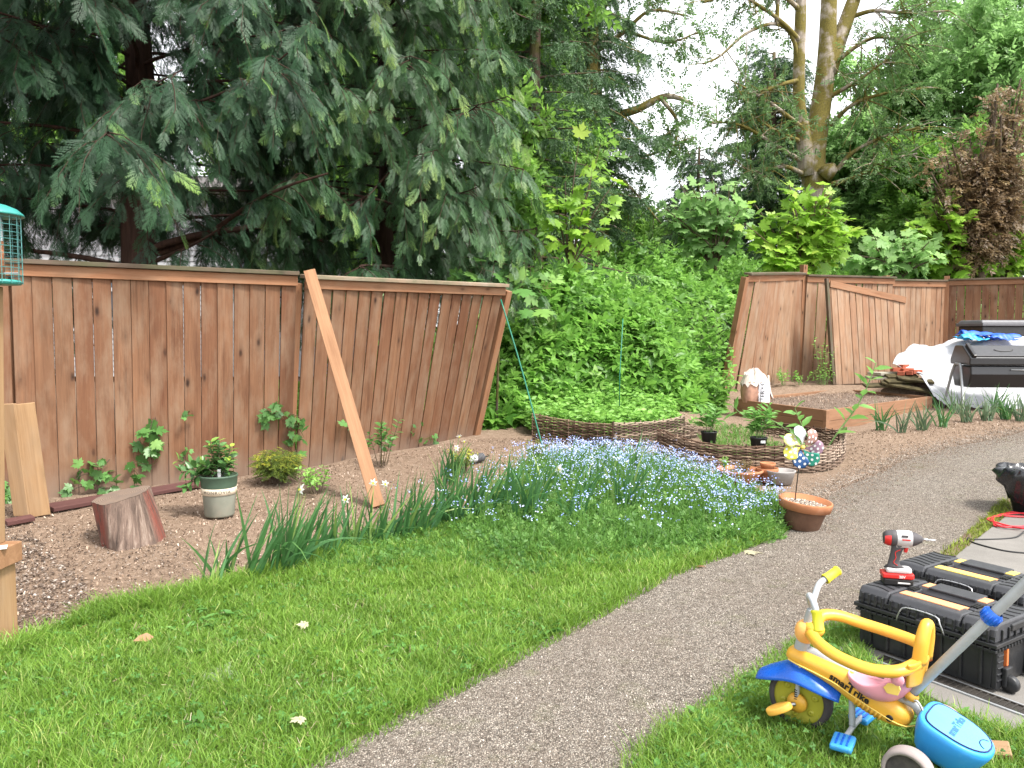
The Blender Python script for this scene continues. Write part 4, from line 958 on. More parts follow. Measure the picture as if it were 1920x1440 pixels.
# arching limb tree at the left edge of the sky gap
def hand_tree(name, label, stems, limbs, leafmat, barkmat, seed, lsize=(.16, .3), per=16, per_leaf=(3, 8), twig=(.3, .9), tmpl=None, cat='tree', start=.25):
    root = thing(name, label, cat); mb = MB(); g = np.random.default_rng(seed)
    for P, r in stems: mb.tube(smooth_path(P, 4), r, 10)
    mb.build('trunk', M[barkmat], root, True)
    mb = MB(); pos = []; dirs = []; sc = []
    for P, r in limbs:
        P = smooth_path(P, 4); mb.tube(P, r, 6, False)
        for k in range(per):
            t = g.uniform(start, 1); o, dl = interp(P, t); d = unit(dl * .4 + g.normal(0, .6, 3)); L = g.uniform(*twig); Q = [o + d * L * u + A3(0, 0, -.25 * L * u * u) for u in (0, .33, .66, 1)]; mb.tube(Q, [.01, .003], 4, False)
            for j in range(g.integers(*per_leaf)):
                p, dq = interp(Q, g.uniform(.2, 1)); pos.append(p + g.normal(0, .04, 3)); dirs.append(unit(dq + g.normal(0, .6, 3) + A3(0, 0, -.2))); sc.append(g.uniform(*lsize))
    mb.build('branches', M[barkmat], root, True)
    pos, dirs, sc = map(np.array, (pos, dirs, sc)); R = frames(dirs, g.normal(0, .6, (len(pos), 3)) + A3(0, -.2, .8)); b = Bulk(); tm = tmpl or SPRIGS
    for k in range(len(tm)): q = slice(k, None, len(tm)); b.scatter(*tm[k], pos[q], R[q], sc[q], np.clip(g.normal(.4, .22, len(pos[q])), 0, 1))
    b.build('crown', leafmat, root); return root
hand_tree('alder_tree', 'mossy tree with an arched bare limb reaching right into the sky gap', [(pxs((1118, 480, 18.5), (1120, 330, 18.5), (1112, 200, 18.5), (1105, 60, 18.5), (1095, -80, 18.5), (1090, -250, 18.5)), [.3, .27, .24, .2, .17, .1])],
  [(pxs((1128, 262, 18.3), (1148, 222, 18.2), (1195, 205, 18), (1250, 180, 17.9), (1300, 195, 17.8)), [.11, .1, .09, .07, .03]), (pxs((1240, 185, 17.9), (1270, 230, 17.8), (1262, 290, 17.8)), [.05, .02]), (pxs((1115, 330, 18.4), (1160, 300, 18.1), (1220, 290, 17.9), (1290, 260, 17.7)), [.05, .02]),
   (pxs((1112, 100, 18.4), (1170, 60, 18.2), (1220, 20, 18), (1290, 30, 17.9)), [.07, .02]), (pxs((1108, 40, 18.4), (1180, -30, 18.2), (1260, -20, 18)), [.07, .02]), (pxs((1118, 300, 18.4), (1180, 350, 18), (1240, 420, 17.6)), [.04, .02]), (pxs((1115, 200, 18.4), (1070, 150, 18.2), (1040, 100, 18)), [.06, .02]), (pxs((1180, 60, 18.2), (1250, 80, 18), (1310, 60, 17.9)), [.04, .015])],
  M['leaf_bigmaple'], 'bark_maple', 41, per=20)

# sunlit young maples in front of the wood
def sapling(name, label, base_px, Y, tips, seed, leafmat='leaf_lime', lsize=(.12, .2), per=10, group=None, barkm='bark_twig', tmpl=None, cat='young tree', r=.018):
    base = at(*base_px, Y); base[2] = min(base[2], tz(base[0], base[1]) + 2.0); g = np.random.default_rng(seed); root = thing(name, label, cat, group=group); mb = MB(); pos = []; dirs = []; sc = []; ti = []
    foot = A3(base[0], base[1], tz(base[0], base[1]) - .05); mb.tube(smooth_path([foot, base + A3(.04, 0, -.2), base], 4), [r * 1.5, r], 6, False)
    for (x, y, dY) in tips:
        e = at(x, y, Y + dY); mid = (base + e) / 2 + g.normal(0, .06, 3) + A3(0, 0, .12); P = smooth_path([base, mid, e], 6); mb.tube(P, [r, r * .3], 5, False); L = np.linalg.norm(e - base)
        for k in range(per):
            t = g.uniform(.35, 1.02); o, dl = interp(P, min(t, 1)); out = unit(dl * .3 + g.normal(0, .7, 3) + A3(0, -.2, -.05)); p = o + out * g.uniform(.08, .22)
            mb.tube([o, (o + p) / 2 + A3(0, 0, .01), p], .003, 3, False); pos.append(p); dirs.append(unit(out + A3(0, 0, -.45))); sc.append(g.uniform(*lsize)); ti.append(np.clip(g.normal(.35 + .35 * t * t, .2), 0, 1))
    mb.build('stem', M[barkm], root, True); pos, dirs, sc, ti = map(np.array, (pos, dirs, sc, ti)); R = frames(dirs, g.normal(0, .35, (len(pos), 3)) + A3(0, -.45, .9)); b = Bulk(); tm = tmpl or [MAPLE]
    for k in range(len(tm)): q = slice(k, None, len(tm)); b.scatter(*tm[k], pos[q], R[q], sc[q], ti[q])
    b.build('leaves', M[leafmat], root); return root
g = np.random.default_rng(77)
sapling('maple_sapling', 'spindly lime green maple sapling between cypress and brambles', (1068, 440), 12.0, [(1085, 265, 0), (1125, 275, .1), (1110, 330, -.2), (1150, 345, -.2), (1060, 340, 0), (1045, 375, -.1), (1130, 390, -.3), (1085, 355, .1), (1065, 420, -.3), (1120, 430, -.2), (1030, 440, -.4)], 51, per=8, lsize=(.13, .23))
def dome(cx, cy, rx, ry, n, seed, lo=0): 
    q = np.random.default_rng(seed); o = []
    for k in range(n):
        a = q.uniform(0, 2 * PI); rr = math.sqrt(q.random()); o.append((cx + rx * rr * math.cos(a), cy + ry * rr * math.sin(a), q.uniform(-.6, .4)))
    return o
sapling('bushy_maple', 'round lime green bigleaf maple bush in front of the mossy trunk', (1505, 520), 16.6, dome(1498, 425, 105, 88, 46, 1), 52, per=13, lsize=(.16, .3), r=.03)
sapling('bushy_maple', 'pale green maple bush left of the round lime one, above the bramble bank', (1340, 470), 17.2, dome(1335, 390, 95, 70, 34, 2), 53, 'leaf_wood_pale', per=12, lsize=(.14, .26), r=.03)
sapling('bushy_maple', 'lime green maple bush above the right end of the far fence', (1790, 520), 18.0, dome(1790, 440, 105, 75, 40, 3), 54, per=12, lsize=(.16, .3), r=.03)
sapling('bushy_maple', 'lime green maple bush at the far right beside the plum tree', (1885, 520), 18.4, dome(1875, 460, 60, 60, 22, 4), 57, per=12, lsize=(.16, .28), r=.03)
sapling('bushy_maple', 'low green maple bush between the mossy trunk and the plum tree', (1680, 520), 17.4, dome(1675, 480, 90, 45, 30, 5), 58, 'leaf_wood_pale', per=12, lsize=(.14, .26), r=.03)
sapling('plum_tree', 'purple-brown leaved plum tree at the right edge of the wood', (1840, 470), 17.9, dome(1835, 355, 110, 105, 80, 6) + dome(1895, 215, 35, 85, 26, 7), 55, 'leaf_plum', per=27, lsize=(.18, .32), r=.06, tmpl=SPRIGS, cat='tree')
sapling('bramble_maple', 'dark green maple seedling hanging over the end of the brown fence', (930, 560), 9.9, [(900, 515, -.3), (880, 505, -.2), (985, 545, -.3), (1000, 500, .1), (955, 470, .2), (1040, 540, 0), (1010, 580, -.2)], 56, 'leaf_ivy', per=7, lsize=(.16, .26), r=.012)
# woodland behind
ps = []
WOOD = [(-12.5, 21, 11, 'leaf_wood', 'green broadleaf tree far behind the house end'), (-5.8, 22, 10, 'leaf_wood', 'leafy tree seen under the cypress limbs beside the house'), (-1.2, 15.4, 8.5, 'leaf_wood', 'leafy tree standing behind the weeping cypress'),
        (.3, 21, 11.5, 'leaf_wood', 'leafy tree filling in behind the spruce'), (3.9, 26, 3.9, 'leaf_wood', 'low leafy tree below the open sky, left of the mossy trunk'), (6.2, 27, 4.3, 'leaf_wood_pale', 'pale low tree below the open sky beside the mossy trunk'),
        (10.2, 23.5, 6.4, 'leaf_wood_pale', 'green tree just right of the mossy trunk'), (11.9, 25, 8.8, 'leaf_wood_pale', 'tall pale green tree right of the mossy trunk'), (14.8, 25, 15, 'leaf_wood_pale', 'tallest pale green tree in the right corner'), (14.3, 21, 8.5, 'leaf_wood_pale', 'green tree behind the purple plum'),
        (13.4, 23.0, 10.5, 'leaf_wood_pale', 'broad pale green tree closing the gap right of the mossy maple'), (11.6, 20.5, 5.4, 'leaf_wood', 'shaded low tree between mossy trunk and plum'), (17.5, 22, 11, 'leaf_wood_pale', 'green tree at the far right edge of the wood')]
for i, (x, y, H, lm, lab) in enumerate(WOOD):
    broadleaf('woodland_tree', lab, (x, y), H, .05 + H * .014, M[lm], 200 + i, nlimb=24, spread=[.9,.9,.9,.5,.9,.9,.8,.75,.75,.9,.8,.9,.9][i], rise=.45, first=.16, twigs=34, tw_len=.9, leaves=8, lsize=.42, group='trees of the wood behind the fences', droop=.3, zmax=11.5)
broadleaf('dead_leaning_tree', 'thin dark leaning stems crossing the sky gap under the arched limb', (4.3, 19.5), 4.2, .05, M['leaf_wood'], 260, nlimb=7, spread=.8, rise=.6, first=.4, twigs=5, tw_len=.6, leaves=5, lsize=.3, lean=(-2.6, 0))
# ------------------------------------------------------------------ bramble bank in the gap of the fence
FRONT = np.array([(-2.6, 8.6), (-1.5, 9.3), (-.75, 9.75), (.2, 10.25), (1.3, 10.75), (2.3, 10.95), (3.0, 11.75), (3.35, 13.3), (5.2, 15.0), (7.4, 16.1), (9.1, 16.75), (12.5, 15.6)])
def front_dist(x, y):
    best = np.full(x.shape, 1e9); sg = np.ones(x.shape)
    for i in range(len(FRONT) - 1):
        a, b2 = FRONT[i], FRONT[i + 1]; d = b2 - a; L2 = d @ d
        t = np.clip(((x - a[0]) * d[0] + (y - a[1]) * d[1]) / L2, 0, 1); qx, qy = x - a[0] - t * d[0], y - a[1] - t * d[1]; dist = np.hypot(qx, qy)
        s = np.sign(d[0] * qy - d[1] * qx); m = dist < best; best = np.where(m, dist, best); sg = np.where(m, s, sg)
    return best * sg
def lump(x, y): return .5 * np.sin(1.9 * x + 1.1 * np.sin(1.3 * y)) * np.sin(1.7 * y + .8 * np.sin(2.1 * x)) + .28 * np.sin(4.7 * x + 1) * np.sin(4.1 * y + .5) + .14 * np.sin(9.3 * x) * np.sin(8.7 * y)
def bank_z(x, y, grow=1.0):
    s = front_dist(x, y); sp = np.maximum(s, 0); back = np.clip((s - 6) / 6, 0, 1); near = np.clip((x + .6) / 1.2, 0, 1) * .75 + .25
    h = (1.35 * (1 - np.exp(-sp / .6)) + .235 * np.minimum(sp, 7)) * near * (1 - .75 * back)
    return terr(x, y) + h * grow + lump(x, y) * .6 * np.clip(sp / .8, 0, 1) * near
bx, by = np.meshgrid(np.arange(-3, 13, .16), np.arange(8.4, 24, .16), indexing='ij'); s = front_dist(bx, by)
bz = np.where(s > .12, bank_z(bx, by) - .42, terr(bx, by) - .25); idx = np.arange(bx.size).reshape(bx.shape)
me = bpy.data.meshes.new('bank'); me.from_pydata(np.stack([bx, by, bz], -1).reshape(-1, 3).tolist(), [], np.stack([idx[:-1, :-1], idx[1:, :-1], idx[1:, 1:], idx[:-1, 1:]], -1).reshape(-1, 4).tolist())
M['bank'] = soil_mat('thicket core in painted shade', (.012, .016, .008), (.03, .042, .016), (.06, .07, .03)); tag(finish('bank', me, M['bank'], None, True), 'overgrown mound under the brambles, shade painted into its colour', None, None, 'structure')  # filler mound under the leaves, shade painted into its dark colour
def surf_normal(fn, x, y, e=.07):
    nx = -(fn(x + e, y) - fn(x - e, y)) / (2 * e); ny = -(fn(x, y + e) - fn(x, y - e)) / (2 * e); v = np.stack([nx, ny, np.ones_like(nx)], -1); return v / np.linalg.norm(v, axis=1, keepdims=True)
b = Bulk(); N = 34000
X_ = rng.uniform(-2.4, 11.5, N); Y_ = rng.uniform(8.6, 21.5, N); s = front_dist(X_, Y_); keepm = (s > -.12) & (s < 9) & (rng.random(N) < np.clip(1.25 - s / 9, .25, 1)); X_, Y_, s = X_[keepm], Y_[keepm], s[keepm]
# the steep face needs as many leaves per metre of height as the top
t_ = rng.random(22000); seg = rng.integers(0, 7, 22000); PA = FRONT[seg] * (1 - t_[:, None]) + FRONT[seg + 1] * t_[:, None]; dF = FRONT[seg + 1] - FRONT[seg]; nF = np.stack([-dF[:, 1], dF[:, 0]], -1) / np.linalg.norm(dF, axis=1)[:, None]
off = rng.random(22000) ** 1.5 * 1.3 - .08; PA = PA + nF * off[:, None]; X_ = np.r_[X_, PA[:, 0]]; Y_ = np.r_[Y_, PA[:, 1]]
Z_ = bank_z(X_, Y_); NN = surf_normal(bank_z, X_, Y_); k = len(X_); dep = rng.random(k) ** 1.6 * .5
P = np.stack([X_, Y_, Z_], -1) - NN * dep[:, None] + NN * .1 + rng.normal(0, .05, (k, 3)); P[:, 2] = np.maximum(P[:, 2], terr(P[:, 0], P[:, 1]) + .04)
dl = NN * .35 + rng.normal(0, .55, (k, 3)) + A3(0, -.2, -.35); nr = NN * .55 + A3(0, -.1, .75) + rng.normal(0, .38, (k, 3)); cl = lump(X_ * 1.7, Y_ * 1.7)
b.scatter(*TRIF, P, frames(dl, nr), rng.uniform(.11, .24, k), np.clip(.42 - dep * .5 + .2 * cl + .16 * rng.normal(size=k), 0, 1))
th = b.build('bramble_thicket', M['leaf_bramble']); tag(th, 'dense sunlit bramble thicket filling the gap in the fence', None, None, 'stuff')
k = 2600; X2 = rng.uniform(-.6, 11, k); Y2 = rng.uniform(9.4, 20, k); s2_ = front_dist(X2, Y2); q_ = (s2_ > 0) & (s2_ < 7) & (lump(X2 * 1.3 + 2, Y2 * 1.3) > -.05); X2, Y2 = X2[q_], Y2[q_]; k = len(X2); N2 = surf_normal(bank_z, X2, Y2)
b = Bulk(); 
for j in range(4): q = slice(j, None, 4); b.scatter(*SPRIGS[j], (np.stack([X2, Y2, bank_z(X2, Y2)], -1) + N2 * .06)[q], frames((N2 * .8 + rng.normal(0, .4, (k, 3)))[q], (N2 * .3 + A3(0, -.3, .8) + rng.normal(0, .4, (k, 3)))[q]), rng.uniform(.18, .4, k)[q], np.clip(rng.normal(.5, .25, k), 0, 1)[q])
b.build('shoot_tips', M['leaf_mint'], th)
mb = MB(); b = Bulk(); cp = []; cdir = []; csc = []
for i in range(150):
    sg_ = rng.integers(1, 7); a, b2 = FRONT[sg_], FRONT[sg_ + 1]; p = a + (b2 - a) * rng.random(); nn = unit(A3(-(b2 - a)[1], (b2 - a)[0])); p = p + nn * rng.uniform(.1, 3.2); z = float(bank_z(np.array([p[0]]), np.array([p[1]]))[0])
    o = A3(p[0], p[1], z - .3); L = rng.uniform(.5, 1.0); d = unit(A3(rng.normal(0, .6), rng.normal(-.5, .4), 1.0)); Q = [o + d * L * u + A3(0, -.15 * u * u * L, -.45 * L * u * u) for u in np.linspace(0, 1, 6)]; mb.tube(Q, [.006, .003], 4, False)
    for j in range(9): q_, dq = interp(Q, rng.uniform(.25, 1)); cp.append(q_); cdir.append(unit(dq * .4 + rng.normal(0, .6, 3))); csc.append(rng.uniform(.1, .18))
cp, cdir, csc = map(np.array, (cp, cdir, csc)); b.scatter(*TRIF, cp, frames(cdir, rng.normal(0, .4, (len(cp), 3)) + A3(0, -.3, 1)), csc, np.clip(rng.normal(.6, .2, len(cp)), 0, 1)); b.build('shoots', M['leaf_bramble'], th); mb.build('canes', M['stem'], th)

# generic leafy plants ------------------------------------------------------
def leafy(name, label, stems, mat, cat, seed=0, tmpl=LEAF, lsize=(.05, .09), n=12, t0=.25, spread=.9, stem_r=.004, stem_mat='stem', group=None, up=.8, droop=-.1, wid=1.0, tipt=.3, base=.3, parent=None):
    """stems: point lists from the ground up; leaves sit along each of them."""
    g = np.random.default_rng(seed + 900); root = thing(name, label, cat, group=group) if parent is None else parent; mb = MB(); pos = []; dirs = []; sc = []; ti = []
    for i, P in enumerate(stems):
        P = smooth_path(P, 5); mb.tube(P, [stem_r, stem_r * .45], 5, False)
        for k in range(n):
            t = t0 + (1 - t0) * (k + g.uniform(0, .9)) / n; o, dl = interp(P, min(t, .999)); a = k * 2.4 + g.uniform(-.5, .5); s1 = unit(np.cross(dl, A3(.3, .2, 1)) + 1e-5); s2 = np.cross(dl, s1)
            out = (s1 * math.cos(a) + s2 * math.sin(a)) * spread + dl * .45 + A3(0, 0, droop); pos.append(o); dirs.append(unit(out)); sc.append(g.uniform(*lsize) * (1.1 - .35 * t)); ti.append(np.clip(base + tipt * t + g.normal(0, .14), 0, 1))
    if stem_r > 0: mb.build('stem', M[stem_mat], root, True)
    pos, dirs, sc, ti = map(np.array, (pos, dirs, sc, ti)); R = frames(dirs, g.normal(0, .25, (len(pos), 3)) + A3(0, -.1, up)); b = Bulk(); b.scatter(tmpl[0] * A3(wid, 1, 1), tmpl[1], pos, R, sc, ti); b.build('leaves', mat, root); return root
def upright(c, n, h, r, seed, lean=(0, 0)):
    g = np.random.default_rng(seed); o = []
    for i in range(n):
        a = g.uniform(0, 2 * PI); q = r * math.sqrt(g.random()); hh = h * g.uniform(.7, 1.1); o.append([A3(c[0] + q * .35 * math.cos(a), c[1] + q * .35 * math.sin(a), c[2]), A3(c[0] + q * .8 * math.cos(a), c[1] + q * .8 * math.sin(a), c[2] + hh * .55), A3(c[0] + q * 1.25 * math.cos(a) + lean[0], c[1] + q * 1.25 * math.sin(a) + lean[1], c[2] + hh)])
    return o
# strap leaved clumps -------------------------------------------------------
def ribbon(b, o, d, L, w, curve, tint, seg=6, tw=0.0):
    d = unit(d); h = unit(A3(d[0], d[1], 0) + 1e-6) ; side = unit(np.cross(d, A3(.2, .9, .1)) + 1e-6); ca, sa = math.cos(tw), math.sin(tw); side = unit(side * ca + np.cross(d, side) * sa); V = []
    for i in range(seg + 1):
        t = i / seg; p = o + d * L * t + h * curve * L * t * t - A3(0, 0, 1) * curve * .75 * L * t ** 3; ww = w * (1 - t ** 3) * (.8 + .4 * math.sin(PI * min(1, t * 1.3))) * .5 + .0004; V += [p - side * ww, p + side * ww]
    F = []
    for i in range(seg): a = 2 * i; F += [(a, a + 1, a + 2), (a + 1, a + 3, a + 2)]
    b.raw(V, F, np.clip(np.repeat(tint + np.linspace(-.1, .12, seg + 1), 2), 0, 1))
def clump(name, label, c, n, h, seed, mat, cat='plant', w=.013, lean=(.15, .1), spread=.28, curve=.3, group=None, r=.06, yellow=.06):
    g = np.random.default_rng(seed); b = Bulk()
    for i in range(n):
        a = g.uniform(0, 2 * PI); rr = r * math.sqrt(g.random()); o = A3(c[0] + rr * math.cos(a), c[1] + rr * math.sin(a), c[2] - .01); d = A3(lean[0] + g.normal(0, spread), lean[1] + g.normal(0, spread), 1)
        bentw = g.random() < .12; ribbon(b, o, d, h * g.uniform(.6, 1.12), w * g.uniform(.7, 1.25), curve * g.uniform(.2, 1.4) + (.7 if bentw else 0), .95 if g.random() < yellow else np.clip(g.normal(.4, .18), 0, .8), tw=g.normal(0, .6))
    o = b.build(name, M[mat]); return tag(o, label, cat, group)
DG = 'strap-leaved daffodil clumps along the soil edge'
def gp(px, py, dz=0): p = G(px, py); p[2] += dz; return p
DAF = [(390, 1105, 5, .4, .1, 'sparse three-bladed daffodil clump nearest the left end of the row'), (402, 1112, 4, .3, .3, None), (418, 1090, 7, .45, .12, 'upright narrow daffodil clump second in the row, left of the thick ones'), (465, 1090, 13, .5, .3, 'arching daffodil clump with long blades reaching right'),
       (520, 1078, 26, .5, .3, 'thick dark daffodil clump with bending tips'), (560, 1068, 24, .5, .28, 'thick daffodil clump with a wilted grey bloom in it'), (612, 1050, 16, .42, .26, 'daffodil clump beside orange seed heads'), (655, 1030, 12, .4, .2, 'thin daffodil clump just left of the brace plank foot'),
       (705, 1020, 14, .42, .22, 'thin daffodil clump right under the brace plank foot'), (748, 1010, 20, .45, .25, 'daffodil clump right of the brace plank foot'), (790, 1000, 24, .45, .25, 'dense daffodil clump in the middle of the row'), (835, 985, 26, .46, .22, 'dense daffodil clump with a small yellow flower'), (870, 985, 28, .5, .24, 'tall daffodil clump in front of the golden shrub'),
       (905, 970, 30, .5, .22, 'tallest dense daffodil clump left of the blue flowers'), (945, 962, 24, .45, .22, 'daffodil clump at the left rim of the blue flowers'), (840, 905, 22, .42, .12, 'bluish upright daffodil clump behind the row, by the golden shrub'), (1012, 952, 12, .45, .18, 'narrow daffodil clump among the blue flowers, first of four'),
       (1040, 930, 10, .5, .2, 'slender leaning daffodil clump among blue flowers below the white bloom'), (1092, 945, 12, .42, .24, 'low daffodil clump in the middle of the blue flowers'), (1165, 965, 26, .5, .24, 'thick fan of daffodil blades in the middle of the blue flowers'), (1195, 955, 12, .42, .3, 'rightmost daffodil clump, blades leaning right over blue flowers'),
       (985, 985, 22, .52, .2, 'upright daffodil clump at the front of the blue flowers, left side'), (1075, 985, 16, .5, .25, 'daffodil clump in the front green of the flower patch'), (1130, 920, 14, .5, .28, 'slim daffodil clump rising behind the thick fan in the flower patch'), (1180, 905, 10, .48, .34, 'sparse daffodil blades at the back of the flower patch')]
for i, (px, py, n, h, ln, lab) in enumerate(DAF):
    clump('daffodil_clump', lab or 'short yellowing daffodil blades splayed low at the left end of the row', gp(px, py), int(n * 1.25), h * 1.08, 300 + i, 'leaf_blade', 'daffodil', .0155, (ln * .75, .0), .17 if n > 8 else .25, .13, DG, .035 + .0025 * n, .08 if lab else .5)
def bloom(px, py, label, foot=None, size=.03, face=(0, -1, .2), Y=None):
    foot = gp(*foot) if foot else gp(px - 6, py + 105); h = at(px, py, foot[1]); root = thing('daffodil_flower', label, 'flower', group='white daffodil blooms'); mb = MB(); P = smooth_path([foot, (foot + h) / 2 + A3(-.02, 0, .03), h + A3(0, .012, 0)], 5); mb.tube(P, .0025, 5, False); mb.build('stem', M['stem'], root, True); b = Bulk(); nrm = unit(A3(*face) + rng.normal(0, .25, 3)); s1 = unit(np.cross(nrm, A3(0, 0, 1))); s2 = np.cross(nrm, s1)
    for k in range(6): a = PI / 3 * k + .2; d = s1 * math.cos(a) + s2 * math.sin(a) - nrm * .15; b.scatter(LEAF[0] * A3(.95, 1, 1), LEAF[1], [h], frames(d[None], nrm[None]), [size * rng.uniform(.9, 1.2)], [rng.random()])
    b.build('petals', M['white_petal'], root)
    mb = MB(); mb.lathe([(.002, .0), (.006, .006), (.0075, .012), (.005, .011), (.001, .004)], 10, frame(s1, nrm), h, caps=False); mb.build('cup', M['yellow_lime'], root)
bloom(648, 936, 'white daffodil bloom left of the brace plank foot', (640, 1035)); bloom(700, 905, 'white daffodil bloom in front of the brace plank', (668, 1020)); bloom(722, 907, 'white daffodil bloom facing sideways just right of the brace plank', (748, 1000), face=(.6, -.6, .2))
bloom(856, 840, 'white daffodil bloom above the golden shrub, the lower one', (852, 912), .033); bloom(861, 818, 'faded white daffodil bloom topmost above the golden shrub', (858, 905), .028, (.2, -.5, -.5)); bloom(870, 827, 'papery white daffodil bloom hanging beside the grey cylinder', (875, 905), .024, (.7, -.3, -.5)); bloom(1048, 880, 'white daffodil bloom among the blue flowers', (1032, 965), .04); bloom(564, 918, 'greyish wilted daffodil bloom at the thick clumps', (556, 1060), .035, (-.6, -.4, .3))
# forget-me-nots -------------------------------------------------------------
FM = gpts([(860, 1015), (905, 955), (960, 905), (1005, 872), (1090, 858), (1170, 862), (1235, 872), (1330, 905), (1400, 930), (1462, 950), (1480, 972), (1470, 995), (1400, 1020), (1300, 1030), (1180, 1045), (1040, 1055), (930, 1050)])
fp = fill(FM, 9000); b = Bulk(); k = len(fp); hgt = rng.uniform(.05, .17, k) * (1 + .3 * patchy(fp, 2)); d = rdir(k, .4, 1)
for j in range(4): q = slice(j, None, 4); b.scatter(SPRIGS[j][0] * A3(.8, 1, 1), SPRIGS[j][1], lift(fp[q], 0) + np.column_stack([np.zeros((len(fp[q]), 2)), hgt[q] * rng.uniform(0, .5, len(fp[q]))]), frames(d[q], rng.normal(0, .5, (len(fp[q]), 3)) + A3(0, -.4, .6)), hgt[q] * .62, np.clip(.45 + .25 * rng.normal(size=len(fp[q])), 0, 1))
grass(b, FM, 9000, .06, .17, .004, base=.5)
fm = b.build('forget_me_nots', M['leaf_forget']); tag(fm, 'drift of sky-blue forget-me-nots beside the path', None, None, 'stuff')
FLW = _join([(DIAM[0] * A3(1.35, 1, 1), DIAM[1], rotz(2 * PI * q / 5), (0, 0, 0), 1.0) for q in range(5)])
nh = 1700; fq = fill(FM, nh * 3); dens = .5 + .6 * patchy(fq, 1.7) + .25 * (fq[:, 0] - .6) + .3 * (fq[:, 1] - 6.3); fq = fq[rng.random(len(fq)) < np.clip(dens, .07, 1)][:nh]
sp = gpts([(700, 1010), (860, 960), (960, 880), (1010, 850), (1280, 848), (1240, 900), (900, 1050)]); fq = np.concatenate([fq, fill(sp, 150)]); k = len(fq); base_ = lift(fq, 0); hz = (.12 + .18 * rng.random(k)) * np.clip(1 - .35 * (fq[:, 1] - 6.9), .55, 1.1) * np.clip(1.25 - .55 * np.clip(fq[:, 0] - 1.1, 0, 1), .6, 1.25); b = Bulk(); heads = base_ + np.column_stack([rng.normal(0, .03, (k, 2)), hz]); st2 = Bulk()
for q in range(k): ribbon(st2, base_[q], heads[q] - base_[q], float(np.linalg.norm(heads[q] - base_[q])), .004, 0, .5, 2)
m_ = 6; H_ = np.repeat(heads, m_, 0) + rng.normal(0, 1, (k * m_, 3)) * A3(.017, .017, .011); tk = np.clip(np.repeat(rng.random(k), m_) + rng.normal(0, .15, k * m_), 0, 1)
b.scatter(*FLW, H_, frames(rdir(k * m_, -.5, .3), rdir(k * m_, .2, 1) + A3(0, -.4, .3)), rng.uniform(.0035, .0075, k * m_), tk); st2.build('stems', M['leaf_forget'], fm)
b.build('flowers', M['blue_flower'], fm)
# edge weeds between soil and lawn -------------------------------------------
WD = gpts([(560, 1060), (640, 1010), (720, 990), (880, 985), (1000, 1000), (1300, 1020), (1470, 985), (1470, 1012), (1250, 1062), (1000, 1085), (760, 1060), (600, 1085)]); b = Bulk(); P = fill(WD, 3000); k = len(P); d = rdir(k, .1, .9)
for j in range(4): q = slice(j, None, 4); b.scatter(*SPRIGS[j], lift(P[q]), frames(d[q], rng.normal(0, .5, (len(P[q]), 3)) + A3(0, -.3, .8)), rng.uniform(.03, .09, len(P[q])), rng.random(len(P[q])) * .8)
grass(b, WD, 8000, .03, .11, .004, base=.4); tag(b.build('weeds', M['leaf_forget']), 'feathery low weeds along the flower bed edge', None, None, 'stuff')
# herbs behind the wattle ------------------------------------------------------
HB = [A3(.28, 9.2), A3(1.25, 8.95), A3(2.05, 9.5), A3(2.15, 10.3), A3(1.3, 10.7), A3(.1, 10.2)]; P = fill(HB, 1000); b = Bulk(); k = len(P); hh = rng.uniform(.1, .3, k)
for j in range(7):
    z = (j + .5) / 7; pp_ = lift(P, 0); pp_[:, 2] += hh * z + .05; b.scatter(*LEAF, np.repeat(pp_, 2, 0) + rng.normal(0, .012, (2 * k, 3)), frames(rdir(2 * k, -.25, .5), rdir(2 * k, .5, 1) + A3(0, -.2, 0)), rng.uniform(.045, .1, 2 * k), np.clip(.1 + .55 * z + .15 * rng.normal(size=2 * k), 0, 1))
grass(b, HB, 1800, .1, .28, .006, base=.5); tag(b.build('mint_patch', M['leaf_mint']), 'bright green mint filling the back wattle bed', None, None, 'stuff')
PW = gpts([(1300, 790), (1390, 800), (1500, 850), (1420, 865), (1330, 850)]); b = Bulk(); grass(b, PW, 1800, .03, .09, .004, base=.72); P = fill(PW, 350); b.scatter(*SPRIGS[0], lift(P), frames(rdir(350, .2, 1), rdir(350)), rng.uniform(.03, .08, 350), rng.random(350) * .9); tag(b.build('weeds', M['leaf_forget']), 'dry yellowish weeds inside the front wattle bed', None, None, 'stuff')
